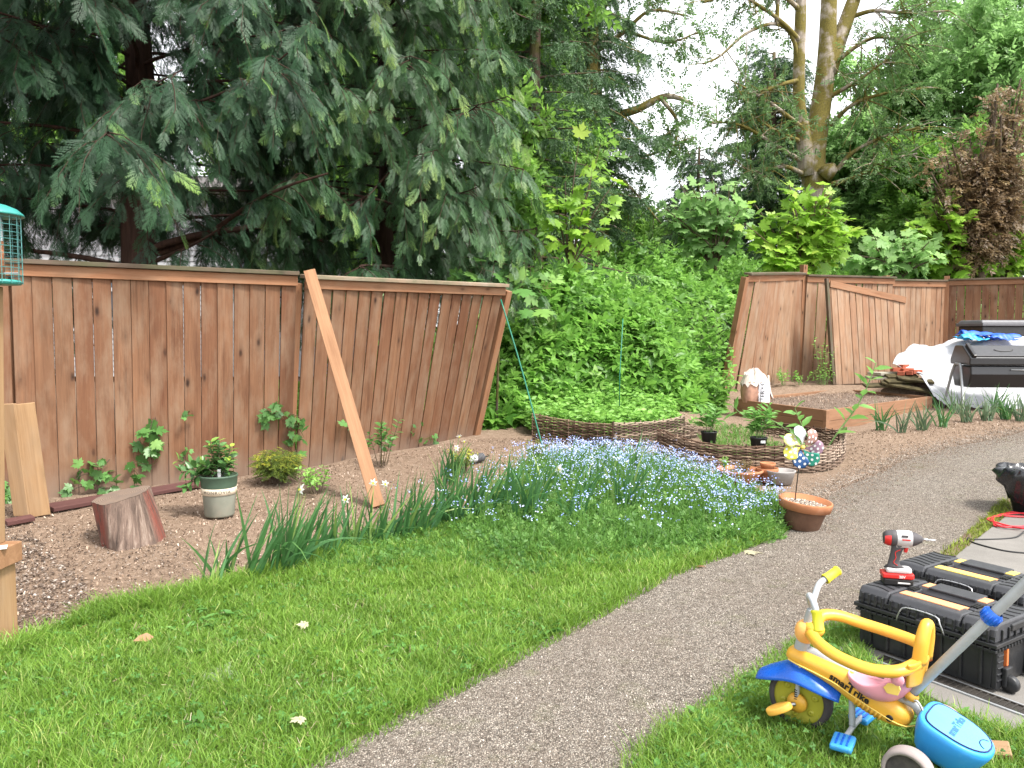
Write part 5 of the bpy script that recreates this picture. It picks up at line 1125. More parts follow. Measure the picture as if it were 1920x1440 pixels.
# shrubs and creepers ---------------------------------------------------------
c = gp(1325, 772); leafy('comfrey_plant', 'big dark leafy clump at the foot of the bramble bank beside the raised bed', upright(c, 26, .6, .42, 4), M['leaf_bramble'], 'plant', 4, lsize=(.1, .19), n=9, stem_r=.006)
c = at(1335, 660, 12.2); leafy('leafy_creeper', 'pale broad-leaved creeper covering the left end of the far fence', [[A3(c[0] + rng.uniform(-.35, .3), c[1] + rng.uniform(-.4, .2), .3), A3(c[0] + rng.uniform(-.3, .3), c[1] - .15, 1.1), A3(c[0] + rng.uniform(-.35, .15), c[1] + .1, rng.uniform(1.4, 2.1))] for k in range(24)], M['leaf_mint'], 'creeper', 5, lsize=(.09, .17), n=14, wid=1.3)
def ivy(px_list, label, seed, size=(.07, .11), mat='leaf_ivy', name='ivy_creeper', off=.05, tm=MAPLE):
    root = thing(name, label, 'creeper', group='creepers growing on the brown fence'); g = np.random.default_rng(seed); pts = [on_left_fence(x, y, off) for x, y in px_list]; mb = MB(); P = [p for p, w in pts]
    mb.tube(smooth_path(P, 3), .003, 4, False); mb.build('stem', M['bark_twig'], root); b = Bulk(); pos = []; dr = []; nr = []
    for p, w in pts:
        for k in range(g.integers(1, 4)): pos.append(p + g.normal(0, .025, 3) + w * .015); dr.append(unit(g.normal(0, .6, 3) + A3(0, 0, -.5))); nr.append(unit(w * .8 + A3(0, 0, .5) + g.normal(0, .3, 3)))
    k = len(pos); b.scatter(*tm, np.array(pos), frames(np.array(dr), np.array(nr)), g.uniform(*size, k), np.clip(g.normal(.45, .25, k), 0, 1)); b.build('leaves', M[mat], root)
ivy([(250, 905), (262, 893), (240, 868), (285, 870), (300, 848), (268, 838), (258, 815), (285, 825), (298, 800), (288, 785), (270, 860)], 'large-leaved ivy climbing the fence behind the stump', 61, (.075, .12))
ivy([(505, 790), (495, 775), (510, 765), (498, 785), (520, 760), (512, 778)], 'small tuft of ivy on the fence by the panel joint, the upper one', 62, (.06, .1))
ivy([(548, 850), (540, 830), (556, 815), (535, 800), (566, 800), (550, 790), (570, 820), (545, 805), (560, 785), (530, 770)], 'ivy growing up the dark joint of the two fence panels', 63, (.05, .09))
ivy([(345, 775), (352, 772)], 'single ivy sprig poking between fence boards above the potted shrub', 64, (.04, .06)); ivy([(668, 802), (655, 792), (640, 798)], 'ivy sprig showing behind the brace plank', 65, (.07, .1)); ivy([(345, 845), (338, 852)], 'tiny ivy shoot low on the fence left of the potted shrub', 68, (.03, .05))
ivy([(135, 905), (160, 880), (150, 892), (185, 880), (170, 872), (200, 868), (205, 862), (180, 895), (195, 892), (215, 900), (140, 915), (120, 925), (160, 910), (180, 915), (205, 915)], 'bushy vine at the fence foot left of the stump', 66, (.05, .085)); ivy([(12, 930), (18, 905), (8, 955), (22, 945), (10, 915)], 'ivy at the fence foot behind the timber post', 67, (.06, .1)); ivy([(795, 825), (805, 818), (815, 822), (785, 822)], 'low ivy patch at the foot of the leaning panel', 69, (.04, .07)); ivy([(775, 808), (782, 800)], 'tiny ivy shoot on the leaning panel above the bush', 70, (.04, .05))
c = gp(522, 905); leafy('dwarf_conifer', 'small round golden-tipped conifer on the soil by the fence', upright(c, 80, .25, .15, 7), M['leaf_gold'], 'shrub', 7, tmpl=NEEDLES[0], lsize=(.08, .13), n=10, tipt=.8, base=.05, stem_mat='bark_twig', stem_r=.003)
c = gp(595, 925); leafy('azalea_shrub', 'small light green shrub behind the daffodils', upright(c, 12, .22, .16, 8), M['leaf_mint'], 'shrub', 8, lsize=(.04, .07), n=12, stem_mat='bark_twig', tipt=.5)
c = gp(715, 872); leafy('young_bush', 'twiggy young bush right of the brace plank', upright(c, 8, .42, .16, 9), M['leaf_ivy'], 'bush', 9, lsize=(.06, .1), n=10, t0=.4, stem_mat='bark_twig', wid=1.2)
c = gp(868, 885); leafy('golden_shrub', 'low yellow-green shrub under the white daffodil blooms', upright(c, 26, .22, .14, 10), M['leaf_gold'], 'shrub', 10, lsize=(.025, .045), n=14, tipt=.7, base=.3, stem_mat='bark_twig', stem_r=.003)
c = gp(1000, 868); leafy('golden_shrub', 'low yellow-green shrub at the foot of the green stake', upright(c, 24, .22, .12, 11), M['leaf_gold'], 'shrub', 11, lsize=(.025, .045), n=14, tipt=.6, base=.2, stem_mat='bark_twig', stem_r=.003)
for i, (px, py, h, lab) in enumerate([(1470, 722, .3, 'light green weed at the foot of the far fence near the bag'), (1502, 722, .22, 'low weed at the foot of the far fence by the broken post'), (1540, 720, .25, 'spreading weed under the loose fence panel'), (1546, 722, .8, 'tall climbing weed on the far fence beside the loose panel'), (1362, 742, .3, 'pale weed behind the corner of the raised bed'), (1278, 812, .2, 'small feathery weed at the right end of the back wattle')]):
    c = gp(px, py); leafy('weed_plant', lab, upright(c, 8, h, .2, 80 + i), M['leaf_mint'], 'weed', 80 + i, lsize=(.05, .09), n=8)
for i, (px, py, n, h, lab) in enumerate([(1650, 806, 14, .42, 'spiky grey-green clump at the raised bed front, leftmost of the row'), (1692, 810, 14, .45, 'spiky grey-green clump second from the left at the raised bed'), (1728, 806, 20, .45, 'spiky blue-grey clump third from the left at the raised bed'), (1766, 800, 20, .5, 'dense green spiky clump at the right corner of the raised bed'),
        (1812, 790, 26, .45, 'broad arching clump in front of the composter stand'), (1850, 788, 26, .45, 'broad arching clump under the middle of the composter'), (1886, 785, 28, .45, 'broad arching clump under the right side of the composter'), (1915, 788, 28, .5, 'thick blue-green clump at the frame edge below the composter'), (1790, 775, 14, .5, 'tall thin seeding clump behind the others by the composter leg'), (1868, 772, 14, .55, 'tall thin clump rising in front of the composter drum')]):
    clump('iris_clump', lab, gp(px, py), n, h, 400 + i, 'leaf_blade_blue' if i % 3 else 'leaf_blade', 'iris', .016, (0, -.02), .25, .2, 'strap-leaved clumps by the raised bed', .07)
# fallen leaves ---------------------------------------------------------------
def fallen(px, py, size, mat, label, tm=MAPLE, tilt=.25, dz=.03):
    c = gp(px, py, dz); b = Bulk(); b.scatter(tm[0] * A3(1, 1, 1.6), tm[1], [c], frames(unit(A3(rng.normal(), rng.normal(), .1))[None], unit(A3(rng.normal(0, tilt), rng.normal(0, tilt), 1))[None]), [size], [rng.random()]); tag(b.build('fallen_leaf', M[mat]), label, 'leaf', 'fallen leaves')
fallen(290, 1215, .085, 'dry_leaf', 'curled orange-brown leaf standing in the lawn', LEAF, .9, .05); fallen(395, 1285, .14, 'wilted', 'large wilted greyish leaf lying in the lawn'); fallen(150, 1192, .05, 'dry_leaf', 'small tan leaf at the lawn edge near the stones', LEAF, .4); fallen(577, 1193, .05, 'limp_leaf', 'small yellow leaf on the lawn', MAPLE, .3, .06); fallen(568, 1375, .05, 'limp_leaf', 'small yellow leaf low on the lawn near the path', MAPLE, .3, .06)
fallen(1400, 1035, .12, 'limp_leaf', 'pale dry maple leaf on the gravel path', MAPLE, .15, .012); fallen(1325, 1068, .07, 'dry_leaf', 'small curled leaf at the lawn edge of the path', LEAF, .2, .015)
b = Bulk(); P = fill(gpts([(1780, 1025), (1850, 965), (1875, 930), (1895, 945), (1880, 975), (1815, 1022)]), 4000); P = P[np.argsort(-patchy(P, 1.6) + .4 * rng.random(4000))[:1600]]; P = lift(P); b.scatter(*CLOV, P + A3(0, 0, .01), frames(rdir(1600, -.3, .3), rdir(1600, .4, 1)), rng.uniform(.002, .009, 1600), rng.random(1600) * .8); grass(b, gpts([(1640, 1130), (1790, 1020), (1890, 930), (1910, 945), (1830, 1015), (1620, 1185)]), 1500, .01, .05, .004, base=.6); tag(b.build('moss', M['moss']), 'yellow-green moss and weeds along the patio edge', None, None, 'stuff')
# ------------------------------------------------------------------ lettering
def text_tris(s, size, bold=0.0, space=1.0, shear=0.0):
    cu = bpy.data.curves.new('lettering', 'FONT'); cu.body = s; cu.size = size; cu.offset = bold; cu.space_character = space; cu.shear = shear; cu.resolution_u = 3; cu.align_x = 'CENTER'; cu.align_y = 'CENTER'
    o = bpy.data.objects.new('lettering', cu); COL.objects.link(o); dg = bpy.context.evaluated_depsgraph_get(); me = bpy.data.meshes.new_from_object(o.evaluated_get(dg)); me.calc_loop_triangles()
    V = np.array([v.co[:] for v in me.vertices]); F = [tuple(t.vertices) for t in me.loop_triangles]
    bpy.data.objects.remove(o); bpy.data.curves.remove(cu); bpy.data.meshes.remove(me); return V, F
def lettering(name, s, size, mat, parent, fn, **kw):
    V, F = text_tris(s, size, **kw); mb = MB(); mb.add([fn(x, y) for x, y, _ in V], F); return mb.build(name, mat, parent)
def flat_text(o, ex, ey): o, ex, ey = A3(*o), unit(ex), unit(ey); return lambda x, y: o + ex * x + ey * y

# ------------------------------------------------------------------ tree stump
c = gp(250, 1012); st = thing('tree_stump', 'short sawn log standing tilted on the soil, bark peeling red-brown', 'stump', c); mb = MB(); rings = []
g = np.random.default_rng(4); nn = 40; ph = g.uniform(0, 6.3, 6)
def srad(a, t): return .172 * (1 + .07 * math.sin(3 * a + ph[0]) + .05 * math.sin(5 * a + ph[1]) + .025 * math.sin(11 * a + ph[2] + t) + .02 * math.sin(19 * a + ph[3])) * (1.08 - .1 * t)
for i in range(9):
    t = i / 8; rings.append([A3(srad(a, t) * math.cos(a) - .085 * t, srad(a, t) * math.sin(a) + .02 * t, .31 * t - .02 + t * (.16 * srad(a, t) * math.cos(a) + .12 * srad(a, t) * math.sin(a))) for a in np.linspace(0, 2 * PI, nn, endpoint=False)])
V = [p for r in rings for p in r]; F = [(i * nn + k, i * nn + (k + 1) % nn, (i + 1) * nn + (k + 1) % nn, (i + 1) * nn + k) for i in range(8) for k in range(nn)]
mb.add(V, F, wc=[(p[2] * 1.2, math.atan2(p[1], p[0]) * .2, 3) for p in V], ti=[.5 + .5 * math.sin(2.2 * math.atan2(p[1], p[0]) + .8) for p in V])
M['stump_bark'] = NT('peeling bark'); t = M['stump_bark']; w = t.attr('wc', 'Vector'); n1 = t.noise(1, t.scale(w, (4, 26, 1)), 6, .65, .5); n2 = t.noise(1, t.scale(w, (9, 60, 1)), 4, .6); col = t.ramp(n1, [(.3, (.05, .036, .03)), (.55, (.17, .12, .095)), (.72, (.34, .27, .22))]); col = t.mix(t.math('MULTIPLY', t.rng(t.attr('tint'), .6, .95, 0, 1), t.rng(n1, .35, .55, 0, .9)), col, (.2, .05, .035)); t.bsdf(col, .9, .15, t.bump(t.math('ADD', n1, n2), .9, .02)); M['stump_bark'] = t.m
mb.build('bark', M['stump_bark'], st, True)
t = NT('sawn end'); w = t.attr('wc', 'Vector'); wv = t.n('ShaderNodeTexWave', _wave_type='RINGS', _rings_direction='SPHERICAL', Scale=24.0, Distortion=3.0, Detail=3.0); t.link(w, wv.inputs['Vector']); col = t.ramp(wv.outputs['Fac'], [(0, (.11, .075, .055)), (1, (.2, .15, .115))]); col = t.mix(t.rng(t.noise(12, w, 5), .4, .7, 0, .6), col, (.1, .08, .07)); t.bsdf(col, .9, .15); M['sawn'] = t.m
mb = MB(); top = rings[-1]; cen = sum(top) / nn; mb.add([p + A3(0, 0, .002) for p in top] + [cen + A3(0, 0, .004)], [(k, (k + 1) % nn, nn) for k in range(nn)], wc=[((p - cen)[0], (p - cen)[1], 0) for p in top] + [(0, 0, 0)]); mb.build('sawn_top', M['sawn'], st)

# ------------------------------------------------------------------ pots
def pot(name, label, c, prof, mats, cat='pot', tilt=(0, 0), parts=('body',), n=40, rz=0):
    o = thing(name, label, cat, c); o.rotation_euler = (tilt[0], tilt[1], rz)
    for pn, pr, mt in zip(parts, prof, mats):
        mb = MB(); mb.lathe(pr, n, caps=False); mb.build(pn, M[mt], o, True)
    return o
c = gp(412, 966); po_ = pot('nursery_pot', 'faded grey-green nursery pot with a cream printed band, shrub growing in it', c, [[(.002, 0), (.1, 0), (.106, .012), (.122, .225)], [(.123, .213), (.128, .24), (.131, .29), (.136, .296), (.134, .308), (.124, .305), (.118, .26), (.002, .258)]], ['green_pot', 'green_rim'], parts=('body', 'rim'))
mb = MB(); mb.lathe([(.1195, .165), (.1225, .166), (.1262, .214), (.1235, .216)], 40, caps=False); mb.build('label_band', M['pot_band'], po_, True)
a0 = math.radians(-78); lettering('print', 'MONROVIA', .033, M['ink'], po_, lambda x, y: A3(*( (lambda a, r: (r * math.cos(a), r * math.sin(a)))(a0 + x / .125, .1262 + y * .07) ), .19 + y), space=1.25)
mb = MB(); mb.lathe([(.002, .262), (.117, .262)], 24, caps=False); mb.build('soil', M['bed_soil'], po_)
mb = MB(); mb.box((.03, -.07, .31), (.022, .003, .1), rotz(.3) @ rotx(.25)); mb.build('plant_tag', M['marker'], po_)
top = c + A3(0, 0, .26); leafy('potted_shrub', 'glossy leaved shrub in the faded nursery pot with yellow new tips', [[top + A3(0, 0, 0), top + A3(.0, .01, .16), top + A3(.01, .0, .3)], [top, top + A3(-.04, 0, .15), top + A3(-.05, -.02, .3)], [top, top + A3(.06, 0, .12), top + A3(.09, 0, .26)], [top, top + A3(-.1, -.03, .09), top + A3(-.26, -.05, .07)], [top, top + A3(-.12, -.05, .05), top + A3(-.22, -.1, -.04)], [top, top + A3(-.14, .02, .1), top + A3(-.3, 0, .15)], [top, top + A3(.07, -.05, .1), top + A3(.1, -.06, .16)], [top, top + A3(-.05, -.06, .1), top + A3(-.1, -.09, .14)], [top, top + A3(0, .05, .14), top + A3(-.02, .08, .24)]], M['leaf_shrub'], 'shrub', 31, lsize=(.07, .105), n=24, t0=.22, stem_r=.005, stem_mat='bark_twig', tipt=.65, base=.12, wid=1.0)
# planter with pinwheel
c = gp(1503, 990); pl = pot('terracotta_planter', 'wide terracotta planter of gravel standing on the path with a pinwheel in it', c, [[(.002, 0), (.112, 0), (.118, .01), (.152, .15)], [(.151, .145), (.178, .15), (.186, .205), (.183, .212), (.172, .212), (.166, .17), (.002, .168)]], ['terra_dark', 'terracotta'], parts=('body', 'rim'), tilt=(.06, .1), n=48)
P = fill(np.array([(.165 * math.cos(a), .165 * math.sin(a)) for a in np.linspace(0, 6.28, 30)]), 900); b = Bulk(); b.scatter(*OCT, np.column_stack([P, np.full(900, .172)]), frames(rdir(900, -.3, .3), rdir(900, .4, 1)), np.stack([rng.uniform(.005, .012, 900)] * 3, -1), rng.random(900)); b.build('gravel_fill', M['pebble'], pl)
s0_, s1_ = at(1491, 922, c[1] + .02), at(1502, 838, c[1] - .03)
pw = thing('pinwheel', 'polka dot pinwheel of many colours on a black rod in the terracotta planter', 'pinwheel'); mb = MB(); mb.tube([s0_ - A3(0, 0, .06), s1_], .004, 8); mb.build('rod', M['black_steel'], pw, True)
cen = s1_ + A3(-.002, -.02, .0); nx = unit(A3(.1, -1, .22)); ex = unit(np.cross(A3(0, 0, 1), nx)) ; ey = np.cross(nx, ex)
PC = [('grey', (.5, .53, .55)), ('brown', (.3, .17, .14)), ('mauve', (.24, .15, .2)), ('green', (.02, .2, .14)), ('navy', (.012, .06, .18)), ('yellow', (.5, .46, .05)), ('lime', (.45, .45, .14))]
for k, (nm, colr) in enumerate(PC):
    a = math.radians(88) - k * 2 * PI / 7; mt = plain('pinwheel ' + nm, colr, .4, .4, .06); dots = []
    def pt(u, v, a=a): # u along the vane, v across; the vane curls forward
        r = .02 + .135 * u; th = a + v * .62 * (1 - .2 * u) + .22 * u; return cen + (ex * math.cos(th) + ey * math.sin(th)) * r * (1 - .1 * abs(v)) + nx * (.008 + .035 * math.sin(PI * u * .8) * (.5 + .8 * v))
    mb = MB(); mb.grid(lambda i, j: pt(i ** .8, (j * 2 - 1) * math.sin(min(1, .12 + i * 1.25) * PI / 2) * (1 - .55 * max(0, i - .72) / .28)), 12, 9); vane = mb.build('vane', mt, pw, True, solid=.0012)
    mb = MB()
    for (u, v) in ((.3, 0), (.47, -.45), (.47, .45), (.63, 0), (.78, -.5), (.78, .5), (.92, 0)):
        q0 = pt(u, v); du = unit(pt(u + .03, v) - q0); dv = unit(pt(u, v + .05) - q0); nn_ = unit(np.cross(du, dv)); nn_ = nn_ if nn_ @ nx > 0 else -nn_; q0 = q0 + nn_ * .0022; mb.add([q0] + [q0 + (du * math.cos(b_) + dv * math.sin(b_)) * .0095 for b_ in np.linspace(0, 2 * PI, 11)[:-1]], [(0, 1 + i, 1 + (i + 1) % 10) for i in range(10)])
    mb.build('dot_pattern', M['marker'], vane)
mb = MB(); mb.lathe([(.001, .03), (.012, .028), (.014, .02), (.012, .0)], 12, frame(ex, nx), cen, caps=False); mb.build('hub', M['yellow_pale'], pw, True)
# bowl of succulents, stacked pots
c = gp(1386, 903); bw = pot('terracotta_bowl', 'wide shallow terracotta bowl of reddish succulents among the blue flowers', c, [[(.002, 0), (.15, 0), (.2, .09), (.214, .1), (.215, .118), (.2, .118), (.192, .1), (.002, .095)]], ['terracotta'], n=48)
mb = MB(); mb.lathe([(.002, .098), (.19, .098)], 30, caps=False); mb.build('soil', M['bed_soil'], bw)
for i, (dx, dy, lab, mt, h) in enumerate([(-.13, .02, 'green rosette plant at the left of the terracotta bowl', 'leaf_mint', .12), (-.03, -.08, 'small red-brown succulent at the front of the bowl', 'leaf_plum', .07), (.04, -.04, 'red-brown succulent in the middle of the bowl', 'leaf_plum', .08), (.1, .06, 'red-brown succulent at the back of the bowl', 'leaf_plum', .09), (.02, .08, 'brown-leaved succulent behind the others in the bowl', 'leaf_plum', .08)]):
    leafy('succulent', lab, upright(c + A3(dx, dy, .1), 7, h, .035, 40 + i), M[mt], 'succulent', 40 + i, lsize=(.025, .045), n=10, stem_r=.002, tipt=.5, wid=.7)
c = gp(1463, 906); pot('grey_bowl', 'shallow grey plant bowl behind the stacked terracotta pots', c, [[(.002, 0), (.1, 0), (.125, .1), (.135, .115), (.133, .122), (.12, .12), (.11, .09), (.002, .08)]], ['grey_pot'])
c1 = gp(1438, 903); pot('terracotta_pot', 'squat terracotta pot with another pot stacked inside it', c1, [[(.002, 0), (.075, 0), (.085, .085), (.098, .09), (.102, .125), (.099, .13), (.09, .128), (.084, .1), (.002, .06)]], ['terracotta'])
pot('terracotta_pot', 'small terracotta pot nested on top of the squat one', c1 + A3(.004, 0, .095), [[(.002, 0), (.052, 0), (.06, .05), (.068, .054), (.07, .078), (.067, .081), (.06, .079), (.055, .055), (.002, .03)]], ['terracotta'])
for px, py, lab, lab2, sd_ in ((1329, 836, 'black nursery pot at the left end inside the front wattle bed', 'pale-centred leafy plant in the left black nursery pot', 51), (1422, 848, 'black nursery pot with a white label, by the raised bed', 'pale green leafy plant in the black pot with the white label', 52)):
    c = gp(px, py); o = pot('black_pot', lab, c, [[(.002, 0), (.07, 0), (.088, .15), (.093, .152), (.094, .168), (.088, .168), (.082, .15), (.002, .148)]], ['black_pot'], n=28)
    if sd_ == 52: mb = MB(); mb.box((.02, -.086, .125), (.05, .004, .03), rotx(-.1)); mb.build('price_label', M['marker'], o)
    leafy('potted_plant', lab2, upright(c + A3(0, 0, .14), 11, .36, .13, sd_), M['leaf_milk'], 'plant', sd_, lsize=(.12, .19), n=7, stem_r=.003, wid=.62, t0=.2, tipt=.3, base=.2)
# ------------------------------------------------------------------ wattle hurdles
def wattle(label, pts, h0, h1, mat, seed, pale=None, sag=.03, name='wattle_hurdle'):
    """Woven willow: upright stakes with rods weaving in front and behind."""
    g = np.random.default_rng(seed); P = np.array(pts, float); d = np.r_[0, np.cumsum(np.linalg.norm(np.diff(P, axis=0), axis=1))]; L = d[-1]; ns = max(4, int(L / .085)); root = thing(name, label, 'wattle edging', group='woven willow bed edging')
    def c_(u): q = A3(np.interp(u * L, d, P[:, 0]), np.interp(u * L, d, P[:, 1])); e = A3(np.interp(min(1, u + .01) * L, d, P[:, 0]), np.interp(min(1, u + .01) * L, d, P[:, 1])) - A3(np.interp(max(0, u - .01) * L, d, P[:, 0]), np.interp(max(0, u - .01) * L, d, P[:, 1])); e = unit(e); return A3(q[0], q[1], tz(q[0], q[1])), A3(e[1], -e[0], 0)
    hh = lambda u: h0 + (h1 - h0) * u - sag * math.sin(PI * u)
    mb = MB()
    for i in range(ns + 1): u = i / ns; o, n = c_(u); mb.tube([o - A3(0, 0, .05), o + A3(*g.normal(0, .004, 2), hh(u) + g.uniform(0, .025))], .0065, 5, ti=g.random())
    mb.build('stakes', mat, root); mb = MB(); rows = int(max(h0, h1) / .0165)
    for r in range(rows):
        path = []; rad = g.uniform(.0055, .0085)
        for i in range(ns * 2 + 1):
            u = i / (ns * 2); o, n = c_(u); z = (r + .5) / rows * hh(u) + g.normal(0, .0022); w = .0125 * (1 if ((i // 2) + r) % 2 else -1) if i % 2 == 0 else 0; path.append(o + n * w + A3(0, 0, z + .004))
        mb.tube(path, rad, 5, ti=g.random())
    for k in range(int(L * 5)): u = g.random(); o, n = c_(u); z = hh(u) * g.uniform(.4, 1.02); mb.tube([o + A3(0, 0, z) + n * .012, o + n * g.uniform(.02, .07) + A3(g.normal(0, .04), 0, z + g.normal(0, .03))], .003, 4, ti=g.random())
    mb.build('weave', mat, root); return root
wattle('dark woven willow hurdle at the back bed, left of the pair', gpts([(998, 826), (1060, 832), (1148, 843)]), .31, .28, M['wicker'], 1); wattle('pale woven willow hurdle at the back bed, right of the pair', gpts([(1150, 843), (1215, 834), (1282, 824)]), .29, .29, M['wicker_pale'], 2)
wattle('low dark woven willow hurdle curving behind the blue flowers', gpts([(1232, 852), (1290, 868), (1345, 877), (1400, 881), (1470, 884)]), .27, .25, M['wicker'], 3); wattle('pale curved woven willow end behind the pinwheel', gpts([(1470, 884), (1520, 887), (1560, 880), (1582, 862), (1583, 846)]), .27, .27, M['wicker_pale'], 4); wattle('dark woven willow hurdle behind the potted plants', gpts([(1583, 846), (1530, 832), (1460, 818), (1420, 812)]), .22, .18, M['wicker'], 5); wattle('broken reddish woven willow end beside the left black pot', gpts([(1282, 824), (1310, 818), (1335, 816)]), .22, .1, M['wicker_pale'], 6)
# big-leaved stems arching out of the front bed
def stems_px(lst, Y0, Y1): return [at(x, y, Y0 + (Y1 - Y0) * k / (len(lst) - 1)) for k, (x, y) in enumerate(lst)]
c = gp(1545, 862); Yc = c[1]
leafy('tall_leafy_plant', 'long leaning stem with broad leaves reaching over the raised bed', [stems_px([(1545, 850), (1575, 805), (1605, 765), (1628, 720), (1643, 680)], Yc, Yc + .1)], M['leaf_milk'], 'plant', 60, lsize=(.17, .26), n=16, stem_r=.011, t0=.2, wid=.85, tipt=.25)
leafy('tall_leafy_plant', 'arching broad-leaved stem lying left over the front wattle bed', [stems_px([(1528, 850), (1480, 810), (1440, 785), (1400, 782), (1372, 760)], Yc, Yc + .4), stems_px([(1535, 850), (1515, 820), (1500, 790), (1490, 765)], Yc, Yc + .1), stems_px([(1530, 850), (1500, 830), (1470, 828)], Yc, Yc - .1)], M['leaf_milk'], 'plant', 61, lsize=(.16, .25), n=8, stem_r=.009, t0=.3, wid=.75, tipt=.2)
# ------------------------------------------------------------------ raised bed
Fc, Lc, Rc = A3(4.0, 9.8), A3(3.35, 11.5), A3(6.5, 12.0); Bc = Lc + Rc - Fc; bz0, bz1 = .16, .455
bd = thing('raised_bed', 'low wooden raised bed of dry soil in front of the far fence', 'raised bed')
def bed_side(a, b_, n=2):
    for k in range(n):
        z = bz0 + (bz1 - bz0) * (k + .5) / n; mb = MB(); mb.plank(A3(*a, z), A3(*b_, z), (0, 0, 1), (bz1 - bz0) / n - .004, .04); mb.build('side_board', M['bed_board'], bd, bevel=.004)
for a, b_ in ((Lc, Fc), (Fc, Rc), (Rc, Bc), (Bc, Lc)): bed_side(a + unit(b_ - a) * .02, b_ - unit(b_ - a) * .02)
for q in (Fc, Lc, Rc, Bc): mb = MB(); mb.box((*q, (bz0 + bz1) / 2 - .004), (.055, .055, bz1 - bz0), rotz(.4)); mb.build('corner_post', M['bed_board'], bd, bevel=.003)
mb = MB(); mb.grid(lambda u, v: A3(*(Lc + (Fc - Lc) * (.01 + .98 * u) + (Rc - Fc) * (.006 + .988 * v)), bz1 - .05 + .035 * math.sin(PI * u) * math.sin(PI * v) + .012 * math.sin(17 * u + 6 * v) * math.sin(23 * v)), 30, 50); mb.build('soil', M['bed_soil'], bd, True)
b = Bulk(); k = 2600; uu, vv = rng.random(k), rng.random(k); P = Lc + (Fc - Lc) * uu[:, None] + (Rc - Fc) * vv[:, None]; s = rng.uniform(.012, .05, k); b.scatter(*CHIP, np.column_stack([P, bz1 - .045 + .03 * np.sin(PI * uu) * np.sin(PI * vv) + .02 * rng.random(k)]), frames(rdir(k, -.3, .3), rdir(k, .3, 1)), np.stack([s, s * .35, s * .35], -1), rng.random(k)); bs_ = b.build('straw', M['chip'], bd); bs_['kind'] = 'stuff'
# torn bag of feed standing in the corner of the bed
c = A3(3.57, 11.35, bz1 - .04); bgR = rotz(.3); bag = thing('soil_bag', 'open torn paper sack printed white and brown, standing in the corner of the raised bed', 'bag', c, rz=.12)
def bag_ring(z, wx, wy, sq, seed, n=32):
    g = np.random.default_rng(seed); o = []
    for k in range(n): a = 2 * PI * k / n; r = (abs(math.cos(a)) ** sq + abs(math.sin(a)) ** sq) ** (-1 / sq); o.append(A3(wx * r * math.cos(a) * (1 + g.normal(0, .02)), wy * r * math.sin(a) * (1 + g.normal(0, .03)), z + g.normal(0, .006)))
    return o
mb = MB(); mb.loft([bag_ring(z, w, .13 + .02 * math.sin(z * 9), 3.2, int(z * 100)) for z, w in ((0, .175), (.08, .19), (.16, .195), (.24, .19), (.31, .182))], caps=False)
o = mb.build('sack', M['bag_paper'], bag, True, subsurf=1)
mb = MB(); mb.grid(lambda u, v: A3(-.01 + u * .178, -.150 - .006 * math.sin(v * 9 + u * 3) - .012 * math.sin(PI * min(1, u + .2)), .012 + v * .29), 8, 10); mb.build('label', M['bag_white'], bag, True)
lettering('print', 'TTER \u2022 C', .085, M['ink_black'], bag, flat_text((.04, -.178, .155), (0, 0, 1), (-1, 0, 0)), bold=.001)
g = np.random.default_rng(9); mb = MB(); mb.loft([[p + A3(0, 0, .03 * math.sin(4 * k)) for k, p in enumerate(bag_ring(.265, .203, .152, 3, 1))], bag_ring(.34, .18, .13, 2.6, 2), [p + A3(-.01, 0, g.normal(0, .014)) for p in bag_ring(.41, .15, .11, 2.2, 3)], [p + A3(-.02, 0, g.normal(0, .02)) for p in bag_ring(.46, .06, .045, 2, 4)], [p + A3(-.02, 0, g.normal(0, .012)) for p in bag_ring(.5, .012, .01, 2, 5)]], caps=False); mb.build('torn_top', M['bag_film'], bag, False, solid=.002)
mb = MB(); mb.grid(lambda u, v: A3(.17 + .06 * v + .08 * u * u + .02 * math.sin(5 * v), -.06 + .1 * v, .4 - .34 * u + .05 * math.sin(6 * u) * v), 9, 6); mb.build('torn_flap', M['bag_film'], bag, True, solid=.002)
# ------------------------------------------------------------------ pavers, bricks, rotten boards
pb_ = at(1662, 727, 12.9); pb_[2] = max(pb_[2], tz(pb_[0], pb_[1]) + .03)
for i, (dx, dz, rz_, lab, w) in enumerate([(-.05, .22, .05, 'grey-green paving slab lying lowest by the raised bed', .46), (.0, .285, .12, 'grey-green paving slab on top of the others', .46)]):
    mb = MB(); mb.box((0, 0, 0), (w, w * .85, .05), rotz(rz_)); o = tag(mb.build('paving_slab', M['paver'], None, bevel=.006), lab, 'paver'); o.location = A3(pb_[0] + dx, pb_[1], pb_[2] + dz - .05)
g = np.random.default_rng(17); b0_ = at(1690, 735, 12.7); gz = tz(b0_[0], b0_[1])
for i, (x, y, Yd, L, a, lab) in enumerate([(1662, 722, 12.5, .75, .1, 'mossy rotten board lowest in the heap beside the raised bed'), (1700, 726, 12.4, .8, -.35, 'dark rotten board slanting right down from the heap under the bricks'), (1692, 714, 12.5, .6, .25, 'mossy rotten board in the middle of the heap under the bricks'), (1716, 712, 12.45, .55, -.2, 'splintered grey board on the right of the heap under the bricks'), (1690, 705, 12.6, .5, .05, 'flat mossy board directly under the red bricks')]):
    q = at(x, y, Yd); e = A3(math.cos(a), .25 * math.sin(a * 3), -abs(a) * .55 if a < 0 else .02); mb = MB(); mb.plank(q - e * L / 2, q + e * L / 2, A3(.1, 1, .35), .14, .035); tag(mb.build('rotten_board', M['rotten'], None, bevel=.006), lab, 'board', 'rotten boards heaped beside the raised bed')
